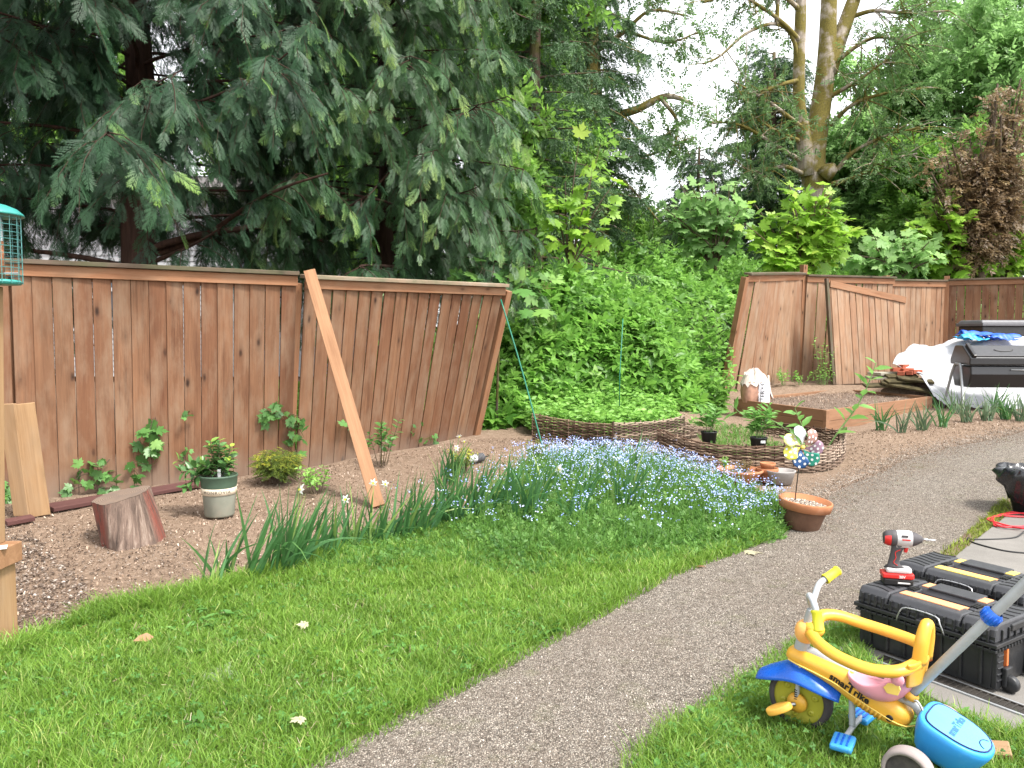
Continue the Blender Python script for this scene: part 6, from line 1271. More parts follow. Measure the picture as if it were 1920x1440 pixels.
for i, (x, y, Yd) in enumerate([(1683, 693, 12.7), (1700, 694, 12.65), (1717, 697, 12.6), (1694, 687, 12.75), (1708, 699, 12.6), (1690, 700, 12.62)]):
    mb = MB(); mb.box((0, 0, 0), (.2, .1, .065), rotz(.2 * i)); o = tag(mb.build('brick', M['brick'], None, bevel=.006), 'red brick lying on the rotten board heap', 'brick', 'loose red bricks'); o.location = at(x, y, Yd)
mb = MB(); hp = at(1705, 733, 12.9); mb.loft([[A3(hp[0] + rx_ * math.cos(a), hp[1] + ry_ * math.sin(a), z) for a in np.linspace(0, 2 * PI, 16, endpoint=False)] for z, rx_, ry_ in ((gz - .05, .5, .32), (gz + .2, .46, .28), (gz + .34, .3, .18))]); tag(mb.build('soil_heap', M['bed_soil'], None, True), 'dark soil heaped among the rotten boards', 'soil heap')
# ------------------------------------------------------------------ white tarp, folded blue tarp, bin, composter
rows = [[(1712, 646, 13.5), (1752, 648, 13.5), (1795, 634, 13.5), (1850, 628, 13.5), (1935, 632, 13.5), (1990, 632, 13.5)], [(1692, 660, 13.1), (1745, 658, 13.1), (1800, 648, 13.1), (1855, 640, 13.1), (1935, 640, 13.1), (1990, 642, 13.1)], [(1672, 683, 12.8), (1728, 688, 12.7), (1795, 690, 12.6), (1855, 694, 12.6), (1935, 700, 12.6), (1990, 700, 12.6)], [(1722, 700, 12.5), (1752, 718, 12.4), (1805, 730, 12.3), (1860, 734, 12.3), (1935, 738, 12.3), (1990, 738, 12.3)], [(1748, 745, 12.1), (1776, 757, 12.0), (1820, 762, 11.9), (1870, 764, 11.9), (1935, 764, 11.9), (1990, 764, 11.9)]]
RW = [smooth_path([at(*p) for p in r], 8) for r in rows]; nc = len(RW[0]); cols = [smooth_path([RW[i][k] for i in range(5)], 8) for k in range(nc)]; g = np.random.default_rng(2)
V = []; 
for k, cl_ in enumerate(cols):
    for j, p in enumerate(cl_): V.append(p + A3(0, .035 * math.sin(k * .9 + j * .35) + .03 * math.sin(k * .37 - j * .5 + 1), .02 * math.sin(k * .6 + j * .8) + .012 * math.sin(k * 1.7 - j)))
nr_ = len(cols[0]); mb = MB(); mb.add(V, [(k * nr_ + j, k * nr_ + j + 1, (k + 1) * nr_ + j + 1, (k + 1) * nr_ + j) for k in range(nc - 1) for j in range(nr_ - 1)]); tag(mb.build('white_tarp', M['tarp_white'], None, True, solid=.004, subsurf=1), 'creased white plastic sheet draped over a heap behind the composter', 'tarp')
bt_ = thing('folded_tarp', 'crumpled blue tarp lying on the white sheet behind the composter', 'tarp')
for nm, mt, x0, x1, y0, dY, sd_ in (('blue_layer', 'tarp_blue', 1800, 1905, 630, 13.05, 1), ('cyan_fold', 'tarp_cyan', 1796, 1845, 636, 12.95, 2), ('dark_fold', 'tarp_blue', 1850, 1900, 636, 12.9, 3)):
    g = np.random.default_rng(sd_); a, e = at(x0, y0, dY), at(x1, y0 + 4, dY); ph = g.uniform(0, 6, 4); mb = MB(); mb.grid(lambda u, v: a + (e - a) * u + A3(0, -.32 * (v - .5), .03 * math.sin(v * 7 + ph[0] + 5 * u) * math.sin(PI * v) + .014 * math.sin(6 * u + ph[1] + 6 * v) + .008 * math.sin(23 * u - 9 * v) + .05 * math.sin(PI * v) + .02), 30, 18); mb.build(nm, M[mt], bt_, True, solid=.006)
q = at(1866, 628, 14.2); zb_ = tz(q[0], q[1]); bn = thing('storage_bin', 'black lidded storage bin standing against the far fence', 'bin', (q[0], q[1], zb_), rz=.12)
zt = at(1866, 612, 14.2)[2] - zb_; mb = MB(); mb.box((0, 0, zt / 2), (.96, .6, zt), taper=(1.05, 1.05)); mb.build('body', M['black_plastic'], bn, bevel=.02)
mb = MB(); mb.box((0, 0, zt + .03), (1.06, .7, .06)); mb.box((-.02, 0, zt + .085), (1.0, .64, .05), taper=(.94, .88)); mb.build('lid', M['grey_lid'], bn, bevel=.012)
cp_ = at(1868, 688, 11.7); cm = thing('compost_tumbler', 'black hexagonal compost tumbler on grey tubular legs in front of the white sheet', 'composter', cp_, rz=-.12)
HX = [(-.27, .2), (-.33, .06), (-.33, -.1), (-.24, -.29), (.2, -.31), (.33, -.1), (.33, .08), (.2, .27), (-.1, .28)]
Wc = .52; Rm = np.column_stack([[0, 1, 0], [0, 0, 1], [1, 0, 0]])
hexp = [(-.3, .02), (-.315, -.1), (-.24, -.3), (.24, -.3), (.34, -.08), (.34, .06), (.2, .26), (.0, .26)]
mb = MB(); mb.prism([(y * .99, min(z, .02)) for y, z in hexp if z < .05] + [(.33, .02)], Wc * 1.9, Rm, (-Wc * .95, 0, 0)); mb.build('drum', M['black_shiny'], cm, bevel=.022, segs=3)
mb = MB(); mb.prism([(-.325, .035), (.345, .035), (.345, .12), (.2, .325), (-.06, .325), (-.325, .15)], Wc * 2, Rm, (-Wc, 0, 0)); mb.build('upper_shell', M['black_shiny'], cm, bevel=.018, segs=3)
dv_ = unit(A3(0, .265, .175)); nv_ = unit(A3(0, -.175, .265)); mc = A3(0, -.192, .2375)
mb = MB(); Rl = np.column_stack([[1, 0, 0], dv_, nv_]); mb.box(mc + nv_ * .008, (.84, .27, .018), Rl); lidp = mb.build('sliding_door', M['lid_top'], cm, bevel=.006)
mb = MB(); mb.tube([mc + nv_ * .02 + A3(1, 0, 0) * .13 * math.cos(a) + dv_ * (.045 * math.sin(a) + .02) for a in np.linspace(PI, 2 * PI, 13)], .008, 6); mb.build('grip', M['ink_black'], lidp)
for s in (-1, 1): mb = MB(); mb.box(mc + nv_ * .02 + A3(s * .455, 0, 0), (.05, .33, .05), Rl); mb.build('door_rail', M['black_shiny'], cm, bevel=.008)
mb = MB(); mb.tube([A3(.05, -.332, -.03), A3(.3, -.34, -.035), A3(.46, -.335, -.03)], .008, 6); mb.build('front_bar', M['steel_dull'], cm, True)
zg = tz(cp_[0], cp_[1]) - cp_[2]
for s in (-1, 1):
    for dy in (-.36, .34):
        mb = MB(); mb.tube(smooth_path([A3(s * .545, 0, .04), A3(s * .56, dy * .35, -.02), A3(s * .6, dy, zg)], 5), .02, 10); mb.build('leg', M['steel_dull'], cm, True)
# ------------------------------------------------------------------ lined tub, cords, spike light
c = gp(1908, 962); c[0] += .12; tb = thing('lined_tub', 'tub lined with a crumpled black plastic bag beside the patio', 'tub', c)
mb = MB(); mb.lathe([(.002, 0), (.13, 0), (.17, .16), (.19, .3), (.17, .3), (.1, .02)], 28, caps=False); mb.build('body', M['ink_black'], tb, True)
g = np.random.default_rng(6); ph = g.uniform(0, 6, 8); rr = lambda a, k: 1 + .07 * math.sin(3 * a + ph[0] + k) + .05 * math.sin(7 * a + ph[1] + 2 * k) + .035 * math.sin(13 * a + ph[2] - k)
mb = MB(); mb.loft([[A3(r * rr(a, k) * math.cos(a), r * rr(a, k) * math.sin(a), z + .012 * math.sin(4 * a + ph[3] + k) + .008 * math.sin(11 * a + k)) for a in np.linspace(0, 2 * PI, 64, endpoint=False)] for k, (r, z) in enumerate([(.175, .1), (.205, .2), (.24, .26), (.25, .31), (.24, .345), (.215, .35), (.2, .28), (.17, .14), (.05, .06)])], caps=False); mb.build('bag_liner', M['bag_black'], tb, True, solid=.002)
def cord(name, label, pts, r, mat):
    mb = MB(); mb.tube(smooth_path([A3(*G(*p[:2])[:2], PATIO_Z + r + (p[2] if len(p) > 2 else 0)) for p in pts], 8), r, 7); return tag(mb.build(name, M[mat], None, True), label, 'cord')
lp = []; g = np.random.default_rng(12)
for k in range(34): a = 2 * PI * k / 9.2; lp.append((1903 + (44 + 3 * math.sin(k)) * math.cos(a) + g.normal(0, 4), 982 + 14 * math.sin(a) + g.normal(0, 2.5), .004 * (k // 9) + .004))
cord('extension_cord', 'coiled red extension cord lying on the patio', lp, .006, 'red_cord'); cord('power_cord', 'black cord looping across the patio behind the toolboxes', [(1990, 1000), (1930, 1002, .02), (1900, 1012), (1830, 1015), (1815, 1012), (1822, 1020), (1880, 1036), (1935, 1042), (1990, 1046)], .005, 'black_cord')
a, e = gp(872, 872, .05), gp(930, 860, .04); ax_ = unit(e - a); Rs = frame(ax_); sl = thing('spike_lamp', 'grey and white cylinder with black ribs lying on the soil', 'garden light'); Rz = np.column_stack([Rs[:, 1], Rs[:, 2], Rs[:, 0]])
mb = MB(); mb.lathe([(.002, .0), (.036, .0), (.038, .14), (.002, .14)], 20, Rz, a); mb.build('tube', M['bag_white'], sl, True)
mb = MB(); 
for k in range(5): mb.lathe([(.03, .142 + .018 * k), (.044, .144 + .018 * k), (.044, .154 + .018 * k), (.03, .157 + .018 * k)], 20, Rz, a)
mb.build('ribbed_cap', M['grey_spike'], sl); mb = MB(); mb.tube([a + ax_ * .22, a + ax_ * .32], [.014, .003], 8); mb.build('spike', M['ink_black'], sl)
# ------------------------------------------------------------------ wheeled toolboxes
FLp, FRp = A3(1.53, 3.37), A3(1.846, 2.883)
def toolbox(label, fl, fr, h, accent, seed, wheels=True):
    d = unit(fr - fl); L = float(np.linalg.norm(fr - fl)); n = A3(-d[1], d[0]); n = n if n[1] > 0 else -n; D = .36
    tb = thing('toolbox', label, 'toolbox', (*fl, PATIO_Z), rz=math.atan2(d[1], d[0])); zb = h - .085           # local: x along the front, y to the back
    mb = MB(); mb.box((L / 2, D / 2, zb / 2 + .006), (L - .05, D - .05, zb - .006), taper=(1.03, 1.03))
    for x in np.linspace(.06, L - .06, 7): mb.box((x, .02, zb * .5), (.012, .014, zb - .04))
    for s in (0, 1):
        for y in (.05, D - .05): mb.box((s * (L - .028) + .014, y, zb * .5), (.02, .05, zb - .03))
        for k in range(5): mb.box((s * (L - .024) + .012, .05, .05 + k * (zb - .09) / 4), (.026, .044, .008))
    body = mb.build('body', M['black_plastic'], tb, bevel=.006)
    mb = MB(); mb.box((L / 2, D / 2, zb + .006), (L + .016, D + .016, .016)); mb.box((L / 2, D / 2, zb - .016), (L + .004, D + .004, .012))
    for s in np.linspace(.02, L - .02, 22): mb.box((s, D / 2, zb - .012), (.005, D + .012, .02))
    for s in np.linspace(.02, D - .02, 14): mb.box((L / 2, s, zb - .012), (L + .012, .005, .02))
    mb.build('rim', M['black_plastic'], tb, bevel=.003)
    mb = MB(); z0 = zb + .014; lt = h - z0
    def slab(x0, x1, y0, y1, za, zt, inset=.028): # lid block with sloped front and back
        mb.add([(x0, y0, za), (x1, y0, za), (x1, y1, za), (x0, y1, za), (x0, y0 + .008, zt - .022), (x1, y0 + .008, zt - .022), (x1, y1 - .008, zt - .022), (x0, y1 - .008, zt - .022), (x0, y0 + inset, zt), (x1, y0 + inset, zt), (x1, y1 - inset, zt), (x0, y1 - inset, zt)], [(0, 3, 2, 1), (0, 1, 5, 4), (1, 2, 6, 5), (2, 3, 7, 6), (3, 0, 4, 7), (4, 5, 9, 8), (5, 6, 10, 9), (6, 7, 11, 10), (7, 4, 8, 11), (8, 9, 10, 11)])
    slab(.004, .135, .004, D - .004, z0, h); slab(L - .135, L - .004, .004, D - .004, z0, h)
    slab(.14, L - .14, .004, .145, z0, h - .004); slab(.14, L - .14, .215, D - .004, z0, h - .004); slab(.14, .175, .13, .23, z0, h - .006, .005); slab(L - .175, L - .14, .13, .23, z0, h - .006, .005)
    lid = mb.build('lid', M['lid_top'], tb, bevel=.007)
    mb = MB(); mb.box((L / 2, D / 2, z0 + .016), (L - .012, D - .012, .02))
    for x in np.r_[np.linspace(.03, .12, 4), np.linspace(.16, L - .16, 8), np.linspace(L - .12, L - .03, 4)]: mb.box((x, .005, z0 + .026), (.008, .02, .046)); mb.box((x, D - .005, z0 + .026), (.008, .02, .046))
    for y in np.linspace(.05, D - .05, 6): mb.box((.003, y, z0 + .026), (.014, .008, .044)); mb.box((L - .003, y, z0 + .026), (.014, .008, .044))
    mb.build('ribs', M['black_plastic'], lid, bevel=.002)
    mb = MB()
    for s in (0, 1):
        x0 = .015 if s == 0 else L - .125
        for k in range(7): mb.tube([(x0 + .11 * u, .05 + k * .045 + .012 * math.sin(u * 4 + .5 * k), h + .0012) for u in np.linspace(0, 1, 8)], .0022, 4)
    mb.build('groove_pattern', M['ink_black'], lid)
    mb = MB(); mb.box((L / 2, .158, h - .022), (L - .31, .022, .022)); mb.build('handle', M['orange_pale'], tb, bevel=.006)
    mb = MB(); mb.box((L / 2, .18, z0 - .002), (L - .34, .075, .004)); mb.build('handle_well', M['ink_black'], tb)
    mb = MB(); mb.box((L / 2 - .01, .096, h - .003), (L - .33, .05, .006))
    for s in (-1, 1): mb.box((L / 2 + s * (L / 2 - .19), .28, h - .003), (.07, .065, .006))
    mb.build('label_plate', M[accent], lid, bevel=.001)
    mb = MB(); mb.box((L / 2, .285, h - .001), (.2, .1, .01)); mb.build('plate', M['lid_top'], lid, bevel=.003)
    mb = MB()
    for s in (-1, 1):
        for k in range(3): mb.box((L / 2 + s * (L / 2 - .158) + (k - 1) * .011, .18, h - .003), (.006, .05, .008))
    mb.build('hinge', M['ink_black'], lid)
    mb = MB(); mb.tube(smooth_path([(L / 2 - .1, -.006, zb - .01), (L / 2 - .085, -.012, zb + .03), (L / 2 - .06, -.004, zb + .055), (L / 2 + .06, -.004, zb + .055), (L / 2 + .085, -.012, zb + .03), (L / 2 + .1, -.006, zb - .01)], 3), .0035, 6); mb.build('wire_latch', M['steel'], tb, True)
    mb = MB(); mb.box((L / 2 + .03, .008, zb * .58), (.032, .02, zb * .66)); mb.build('latch', M['orange'], tb, bevel=.003)
    mb = MB()
    for y in (.1, D - .03): mb.box((L - .006, y, zb * .56), (.014, .013, zb * .7))
    mb.build('side_strip', M['orange'], tb, bevel=.002)
    for y in (.085, D - .045):
        mb = MB(); mb.lathe([(.002, -.016), (.03, -.016), (.034, -.01), (.034, .01), (.03, .016), (.002, .016)], 20, rotx(PI / 2), (L + .018, y, .034)); w = mb.build('wheel', M['black_plastic'], tb, True)
        mb = MB(); mb.box((L + .006, y, .06), (.02, .05, .075)); mb.build('wheel_fork', M['black_plastic'], tb, bevel=.005)
    mb = MB(); mb.box((L / 2, -.012, zb + .01), (.03, .012, .03)); mb.box((L - .03, D / 2, zb + .055), (.07, .12, .03)); mb.build('side_clasp', M['black_plastic'], tb, bevel=.006)
    return tb, d, n, L
tb1, td, tn, tL = toolbox('black toolbox with orange handle and labels, the nearer one carrying the drill', FLp, FRp, .272, 'orange_pale', 1)
off = td * -.12 + tn * .5; toolbox('black toolbox with yellow labels on its lid, behind the one with the drill', FLp + off, FRp + off, .272, 'yellow_pale', 2)
# ------------------------------------------------------------------ impact driver
dc = FLp + td * .085 + tn * .17; dr = thing('impact_driver', 'cordless drill driver with red battery standing on the nearer toolbox', 'drill', (*dc, PATIO_Z + .275), rz=math.atan2(td[1], td[0]) + .75)   # local +x is the nose
mb = MB(); mb.prism([(-.062, -.036), (.05, -.04), (.062, -.028), (.062, .028), (.05, .04), (-.062, .036)], .03, o=(0, 0, 0)); bat = mb.build('battery', M['ink_black'], dr, bevel=.006)
mb = MB(); mb.prism([(-.066, -.037), (.05, -.041), (.064, -.03), (.064, .03), (.05, .041), (-.066, .037)], .022, o=(0, 0, .0305)); bt2_ = mb.build('battery_top', M['tool_red'], dr, bevel=.005)
lettering('print', '20V', .016, M['marker'], bt2_, flat_text((.012, -.0412, .041), (1, -.04, 0), (0, 0, 1)), bold=.0006)
mb = MB(); mb.box((.02, -.0392, .014), (.05, .003, .006)); mb.build('battery_stripe', M['marker'], bat)
mb = MB(); mb.prism([(-.05, -.03), (.045, -.034), (.056, -.022), (.056, .022), (.045, .034), (-.05, .03)], .022, o=(0, 0, .053)); mb.build('foot', M['tool_white'], dr, bevel=.007)
mb = MB(); mb.loft([[A3(cx + a_ * math.cos(t), b_ * math.sin(t), z) for t in np.linspace(0, 2 * PI, 20, endpoint=False)] for z, cx, a_, b_ in ((.072, -.012, .045, .028), (.085, -.016, .026, .02), (.11, -.014, .0225, .018), (.14, -.008, .0225, .018), (.165, -.001, .027, .02), (.18, .004, .034, .022))]); mb.build('grip', M['tool_grey'], dr, True)
mb = MB(); mb.tube(smooth_path([(.006, -.02, .158), (-.014, -.02, .145), (-.012, -.0195, .12), (-.02, -.0195, .1), (-.004, -.02, .087)], 6), .0018, 5)
mb.build('grip_stripe', M['tool_red'], dr)
Rx_ = np.column_stack([[0, 0, 1], [0, 1, 0], [1, 0, 0]]).astype(float)
mb = MB(); mb.lathe([(.002, -.062), (.024, -.06), (.033, -.045), (.034, -.03)], 24, Rx_, (0, 0, .205), caps=False); mcp = mb.build('motor_cap', M['tool_grey'], dr, True)
mb = MB(); mb.lathe([(.0262, -.0595), (.0336, -.046), (.0346, -.034)], 24, Rx_, (0, 0, .2045), caps=False); mb.f = [f for k, f in enumerate(mb.f) if 6 <= k % 24 < 20]; mb.build('cap_panel', M['tool_red'], mcp, True)
mb = MB(); mb.lathe([(.0345, -.032), (.0355, -.028), (.0355, -.012), (.034, -.009)], 24, Rx_, (0, 0, .205), caps=False); mb.build('vent_ring', M['tool_grey'], dr, True)
mb = MB(); mb.lathe([(.034, -.01), (.036, .0), (.036, .045), (.033, .055)], 24, Rx_, (0, 0, .205), caps=False); mb.box((.014, 0, .178), (.05, .04, .02)); sh = mb.build('shell', M['tool_white'], dr, True)
mb = MB(); mb.box((.025, -.0345, .207), (.034, .006, .006)); mb.build('red_flash', M['tool_red'], sh, bevel=.001); mb = MB(); mb.box((.02, -.031, .222), (.026, .012, .009)); mb.build('vent', M['tool_grey'], sh, bevel=.002)
mb = MB(); mb.lathe([(.034, .053), (.032, .06), (.024, .078), (.016, .092), (.014, .096), (.002, .097)], 24, Rx_, (0, 0, .205), caps=False); mb.build('nose', M['tool_grey'], dr, True)
mb = MB(); mb.lathe([(.0055, .096), (.0055, .118), (.0036, .12), (.0036, .145), (.002, .152)], 10, Rx_, (0, 0, .205)); mb.build('driver_bit', M['steel'], dr, True)
mb = MB(); mb.box((.033, 0, .158), (.016, .014, .032), roty(.25)); mb.build('trigger', M['tool_red'], dr, bevel=.005)
# ------------------------------------------------------------------ tricycle (local: x to the rear, y to its right as the camera sees it behind, z up)
ang = math.radians(43); Bv = A3(math.cos(ang), -math.sin(ang)); TO = G(1500, 1362); Lv = A3(-math.sin(ang), -math.cos(ang))      # Lv: near side
tr = thing('tricycle', "yellow child's tricycle with blue mudguard, pink seat and push handle", 'tricycle', (TO[0], TO[1], 0)); tr.rotation_euler = (0, 0, math.atan2(Bv[1], Bv[0]))
# local y+ = left of x axis = far side from the camera; near side is -y
def TM(near, a, z): return A3(a, -near, z)
def rounded(P, r, mat, name, n=12, up=(0, 0, 1), flat=1.0, seg=6, parent=None): mb = MB(); mb.tube(smooth_path([TM(*p) for p in P], seg), r, n, flat=flat, up=up); return mb.build(name, M[mat], parent or tr, True)
WR = rotx(PI / 2)
def wheel(c, R_o, w, tyre_m, rim_m, hub_m, steer=0.0, bumps=True):
    q = rotz(steer) @ WR; mb = MB(); mb.lathe([(R_o * .8, -w / 2), (R_o * .93, -w / 2), (R_o, -w * .28), (R_o, w * .28), (R_o * .93, w / 2), (R_o * .8, w / 2), (R_o * .78, 0), (R_o * .8, -w / 2)], 44, q, c, caps=False); wh = mb.build('tyre', M[tyre_m], tr, True)
    mb = MB(); mb.lathe([(.002, -w * .34), (R_o * .3, -w * .36), (R_o * .72, -w * .3), (R_o * .81, -w * .44), (R_o * .81, w * .44), (R_o * .72, w * .3), (R_o * .3, w * .36), (.002, w * .34)], 40, q, c, caps=False)
    if bumps:
        for k in range(6):
            for s in (-1, 1): a = k * PI / 3 + .3; mb.lathe([(.012, 0), (.011, .004), (.003, .005), (.002, .0045)], 12, q @ rotx(0 if s > 0 else PI), c + q @ A3(R_o * .52 * math.cos(a), R_o * .52 * math.sin(a), s * w * .32), caps=False)
    mb.build('rim', M[rim_m], wh, True); return wh
wheel(TM(0, 0, .108), .11, .05, 'tyre', 'rim_olive', 'yellow', .06)
for s in (-1, 1):
    fk = [(s * .033, 0, .105), (s * .034, .003, .17), (s * .03, .01, .235)]; rounded(fk, [.011, .011, .011], 'tube_silver', 'fork_leg', 10, flat=.7)
    mb = MB(); mb.lathe([(.002, .0), (.036, .0), (.034, .012), (.018, .02), (.002, .021)], 22, rotx(PI / 2 if s > 0 else -PI / 2), TM(s * .026, 0, .1), caps=False); hub = mb.build('hub_cap', M['yellow'], tr, True)
    mb = MB()
    for k in range(5): mb.box(TM(s * .044, .0, .118 + .008 * k), (.01, .006, .003))
    mb.build('slots', M['ink_black'], hub)
# crank pedals on the front wheel
for s, (da, dz) in ((1, (-.03, -.012)), (-1, (.03, .014))):
    rounded([(s * .045, 0, .1), (s * .06, da * .7, .1 + dz * .5), (s * .066, da, .1 + dz)], .007, 'steel', 'crank', 8)
    q = rotz(.12) @ roty(-.5); pc = TM(s * .1, da - .01, .1 + dz); mb = MB(); mb.prism([(.048 * math.cos(a) * (1 + .12 * math.cos(a)), .034 * math.sin(a)) for a in np.linspace(0, 2 * PI, 24, endpoint=False)], .024, q, pc - q @ A3(0, 0, .012)); mb.build('pedal', M['pedal_orange'], tr, True, bevel=.007, segs=3)
# mudguard: a saddle over the front wheel, flared at both ends
def guard(u, v):                          # u along the arc, v across
    t = -1.18 + 2.3 * u; R_g = .136 - .02 * math.cos(t * 1.1) ; flare = .028 * abs(2 * u - 1) ** 2.2; w = (.07 + .014 * math.sin(PI * u)) * (1 - .42 * abs(2 * u - 1) ** 4); y = (2 * v - 1); return TM(y * w, math.sin(t) * (R_g + flare * .9) * 1.05, .105 + math.cos(t) * (R_g + .004) + flare * .45 - .075 * (1 - math.sqrt(max(0, 1 - .86 * y * y))) * (.55 + .45 * math.sin(PI * u)) + .012 * math.exp(-(t * 1.6) ** 2))
mb = MB(); mb.grid(guard, 34, 22); mb.build('mudguard', M['blue'], tr, True, solid=.004)
mb = MB(); mb.loft([[TM(r * math.cos(a) * .9, .004 + r * math.sin(a) * 1.1 + .012 * k, .225 + .014 * k) for a in np.linspace(0, 2 * PI, 20, endpoint=False)] for k, r in enumerate((.05, .04, .032, .03))]); mb.build('guard_neck', M['blue'], tr, True)
# moulded body beam
def beam_ring(a, zc, hw, hh, n=24, sq=2.8):
    o = []
    for k in range(n): t = 2 * PI * k / n; r = (abs(math.cos(t)) ** sq + abs(math.sin(t)) ** sq) ** (-1 / sq); o.append(TM(hw * r * math.cos(t), a + .35 * hh * r * math.sin(t), zc + hh * r * math.sin(t)))
    return o
BR = [(-.048, .272, .006, .006), (-.046, .271, .028, .016), (-.03, .267, .046, .024), (0, .262, .054, .028), (.06, .249, .05, .032), (.13, .231, .046, .038), (.19, .206, .046, .046), (.24, .19, .05, .05), (.29, .174, .052, .046), (.33, .161, .05, .038), (.355, .153, .04, .027), (.366, .15, .02, .012), (.368, .15, .004, .003)]
mb = MB(); mb.loft([beam_ring(*r) for r in BR]); body = mb.build('body_shell', M['yellow'], tr, True, subsurf=1)
mb = MB(); sp_ = [TM(.001 + np.interp(a, [r[0] for r in BR], [r[2] for r in BR]) * 1.012, a, np.interp(a, [r[0] for r in BR], [r[1] for r in BR]) - .012) for a in np.linspace(-.03, .395, 24)]; mb.tube(sp_, .0026, 6); mb.build('seam', M['yellow_pale'], body, True)
def on_body(x, y): a = .155 + x * .93 + y * .2; z = np.interp(a, [r[0] for r in BR], [r[1] for r in BR]) + .014 + y * .92; hw = np.interp(a, [r[0] for r in BR], [r[2] for r in BR]); return TM(hw * 1.0 + .0035 - max(0, y) * .12, a, z)
def on_body2(x, y): # lettering follows the slope of the beam on the near flank
    a = .182 + x; y = y - .008; zc = np.interp(a, [r[0] for r in BR], [r[1] for r in BR]); hh = np.interp(a, [r[0] for r in BR], [r[3] for r in BR]); hw = np.interp(a, [r[0] for r in BR], [r[2] for r in BR]); s = np.clip((y + .012) / hh, -.95, .95); return TM(hw * (1 - abs(s) ** 2.8) ** (1 / 2.8) + .0022, a + .35 * hh * s, zc + hh * s)
lettering('print', 'smar  rike', .03, M['ink_black'], body, on_body2, bold=.0013, space=1.05); lettering('print', 'T', .042, M['ink_black'], body, lambda x, y: on_body2(x + .004, y + .002), bold=.0016)
mb = MB()
for k in range(7):
    a = .21 + .013 * k; zc = np.interp(a, [r[0] for r in BR], [r[1] for r in BR]); hw = np.interp(a, [r[0] for r in BR], [r[2] for r in BR]); mb.tube([TM(hw * 1.005, a, zc - .012), TM(hw * .93, a - .01, zc - .034)], .004, 6)
mb.build('vents', M['yellow'], body, True)
mb = MB(); mb.lathe([(.002, .004), (.01, .004), (.012, 0)], 14, rotx(PI / 2), TM(.05, .312, .157), caps=False); mb.build('screw', M['ink_black'], body)
# frame tubes, steering column, handlebar
rounded([(0, .005, .287), (0, .06, .279), (0, .16, .25), (0, .25, .22)], .017, 'tube_grey', 'frame_tube', 14)
rounded([(0, .28, .215), (0, .355, .212), (0, .395, .18), (0, .42, .12), (0, .425, .075)], .015, 'tube_grey', 'rear_tube', 12)
mb = MB(); mb.lathe([(.026, -.02), (.027, .0), (.024, .03), (.021, .05)], 20, roty(.12), TM(0, .0, .285), caps=False); mb.build('head_collar', M['tube_grey'], tr, True)
mb = MB(); mb.lathe([(.024, -.035), (.034, -.02), (.038, .0), (.034, .022), (.024, .034), (.002, .036)], 22, roty(.12), TM(0, .012, .352), caps=False); mb.build('steering_knob', M['peach'], tr, True)
rounded([(0, .016, .38), (0, .024, .415), (0, .03, .435)], .014, 'tube_grey', 'steering_column', 12)
hb = [(.115, .088, .425), (.1, .06, .458), (.07, .038, .463), (.03, .03, .452), (-.02, .03, .46), (-.07, .05, .505), (-.1, .075, .53), (-.13, .11, .545)]
hbp = [(.10, .06, .43), (.075, .045, .462), (.03, .032, .47), (0, .03, .452), (-.03, .032, .47), (-.085, .05, .505), (-.125, .08, .53), (-.16, .115, .545)]
bar = rounded([(.117, .094, .47), (.108, .08, .5), (.07, .05, .508), (.025, .034, .475), (0, .03, .455), (-.025, .03, .475), (-.06, .032, .512), (-.095, .045, .53)], .011, 'tube_silver', 'handlebar', 12)
def grip(a, b_): a, b_ = TM(*a), TM(*b_); d = unit(b_ - a); L = np.linalg.norm(b_ - a); mb = MB(); mb.lathe([(.017, -.002), (.0195, .004), (.0165, .008), (.0165, L * .9), (.019, L * .94), (.017, L), (.002, L + .004)], 18, np.column_stack([frame(d)[:, 1], frame(d)[:, 2], d]), a, caps=False); mb.build('grip', M['yellow_lime'], bar, True)
grip((.115, .092, .478), (.127, .108, .415)); grip((-.088, .043, .527), (-.14, .068, .553))
# safety ring with its back horn
ring = [(.034, .045, .362), (.085, .09, .358), (.128, .17, .347), (.138, .27, .338), (.115, .345, .345), (.06, .378, .355), (.0, .386, .36), (-.06, .378, .366), (-.112, .345, .37), (-.132, .27, .374), (-.125, .17, .385), (-.095, .09, .403), (-.055, .05, .405), (-.025, .036, .385)]
mb = MB(); P = smooth_path([TM(*p) for p in ring], 6); mb.tube(P, [.022] * len(P), 14, flat=.85); rg = mb.build('safety_ring', M['yellow'], tr, True)
mb = MB(); mb.lathe([(.012, -.02), (.03, -.016), (.036, .0), (.03, .016), (.012, .02)], 20, roty(.2), TM(0, .042, .37), caps=False); mb.build('ring_clamp', M['yellow'], tr, True)
def back(u, v): a = -1.1 + 2.2 * v; w = .085 + .04 * u; return TM(w * math.sin(a), .345 + .045 * math.cos(a) + .012 * u, .285 + .09 * u)
mb = MB(); mb.grid(back, 10, 16); mb.build('back_panel', M['yellow'], tr, True, solid=.012, subsurf=1)
rounded([(-.034, .39, .36), (-.03, .396, .43), (-.012, .4, .472), (.012, .4, .472), (.03, .396, .43), (.034, .39, .36)], [.022, .022, .02, .02, .022, .022], 'yellow', 'back_horn', 12)
for s in (1, -1): mb = MB(); mb.lathe([(.002, .006), (.019, .005), (.021, 0)], 18, rotx(PI / 2 * s), TM(s * .118, .352, .322), caps=False); mb.build('ring_bolt', M['pink'], tr, True)
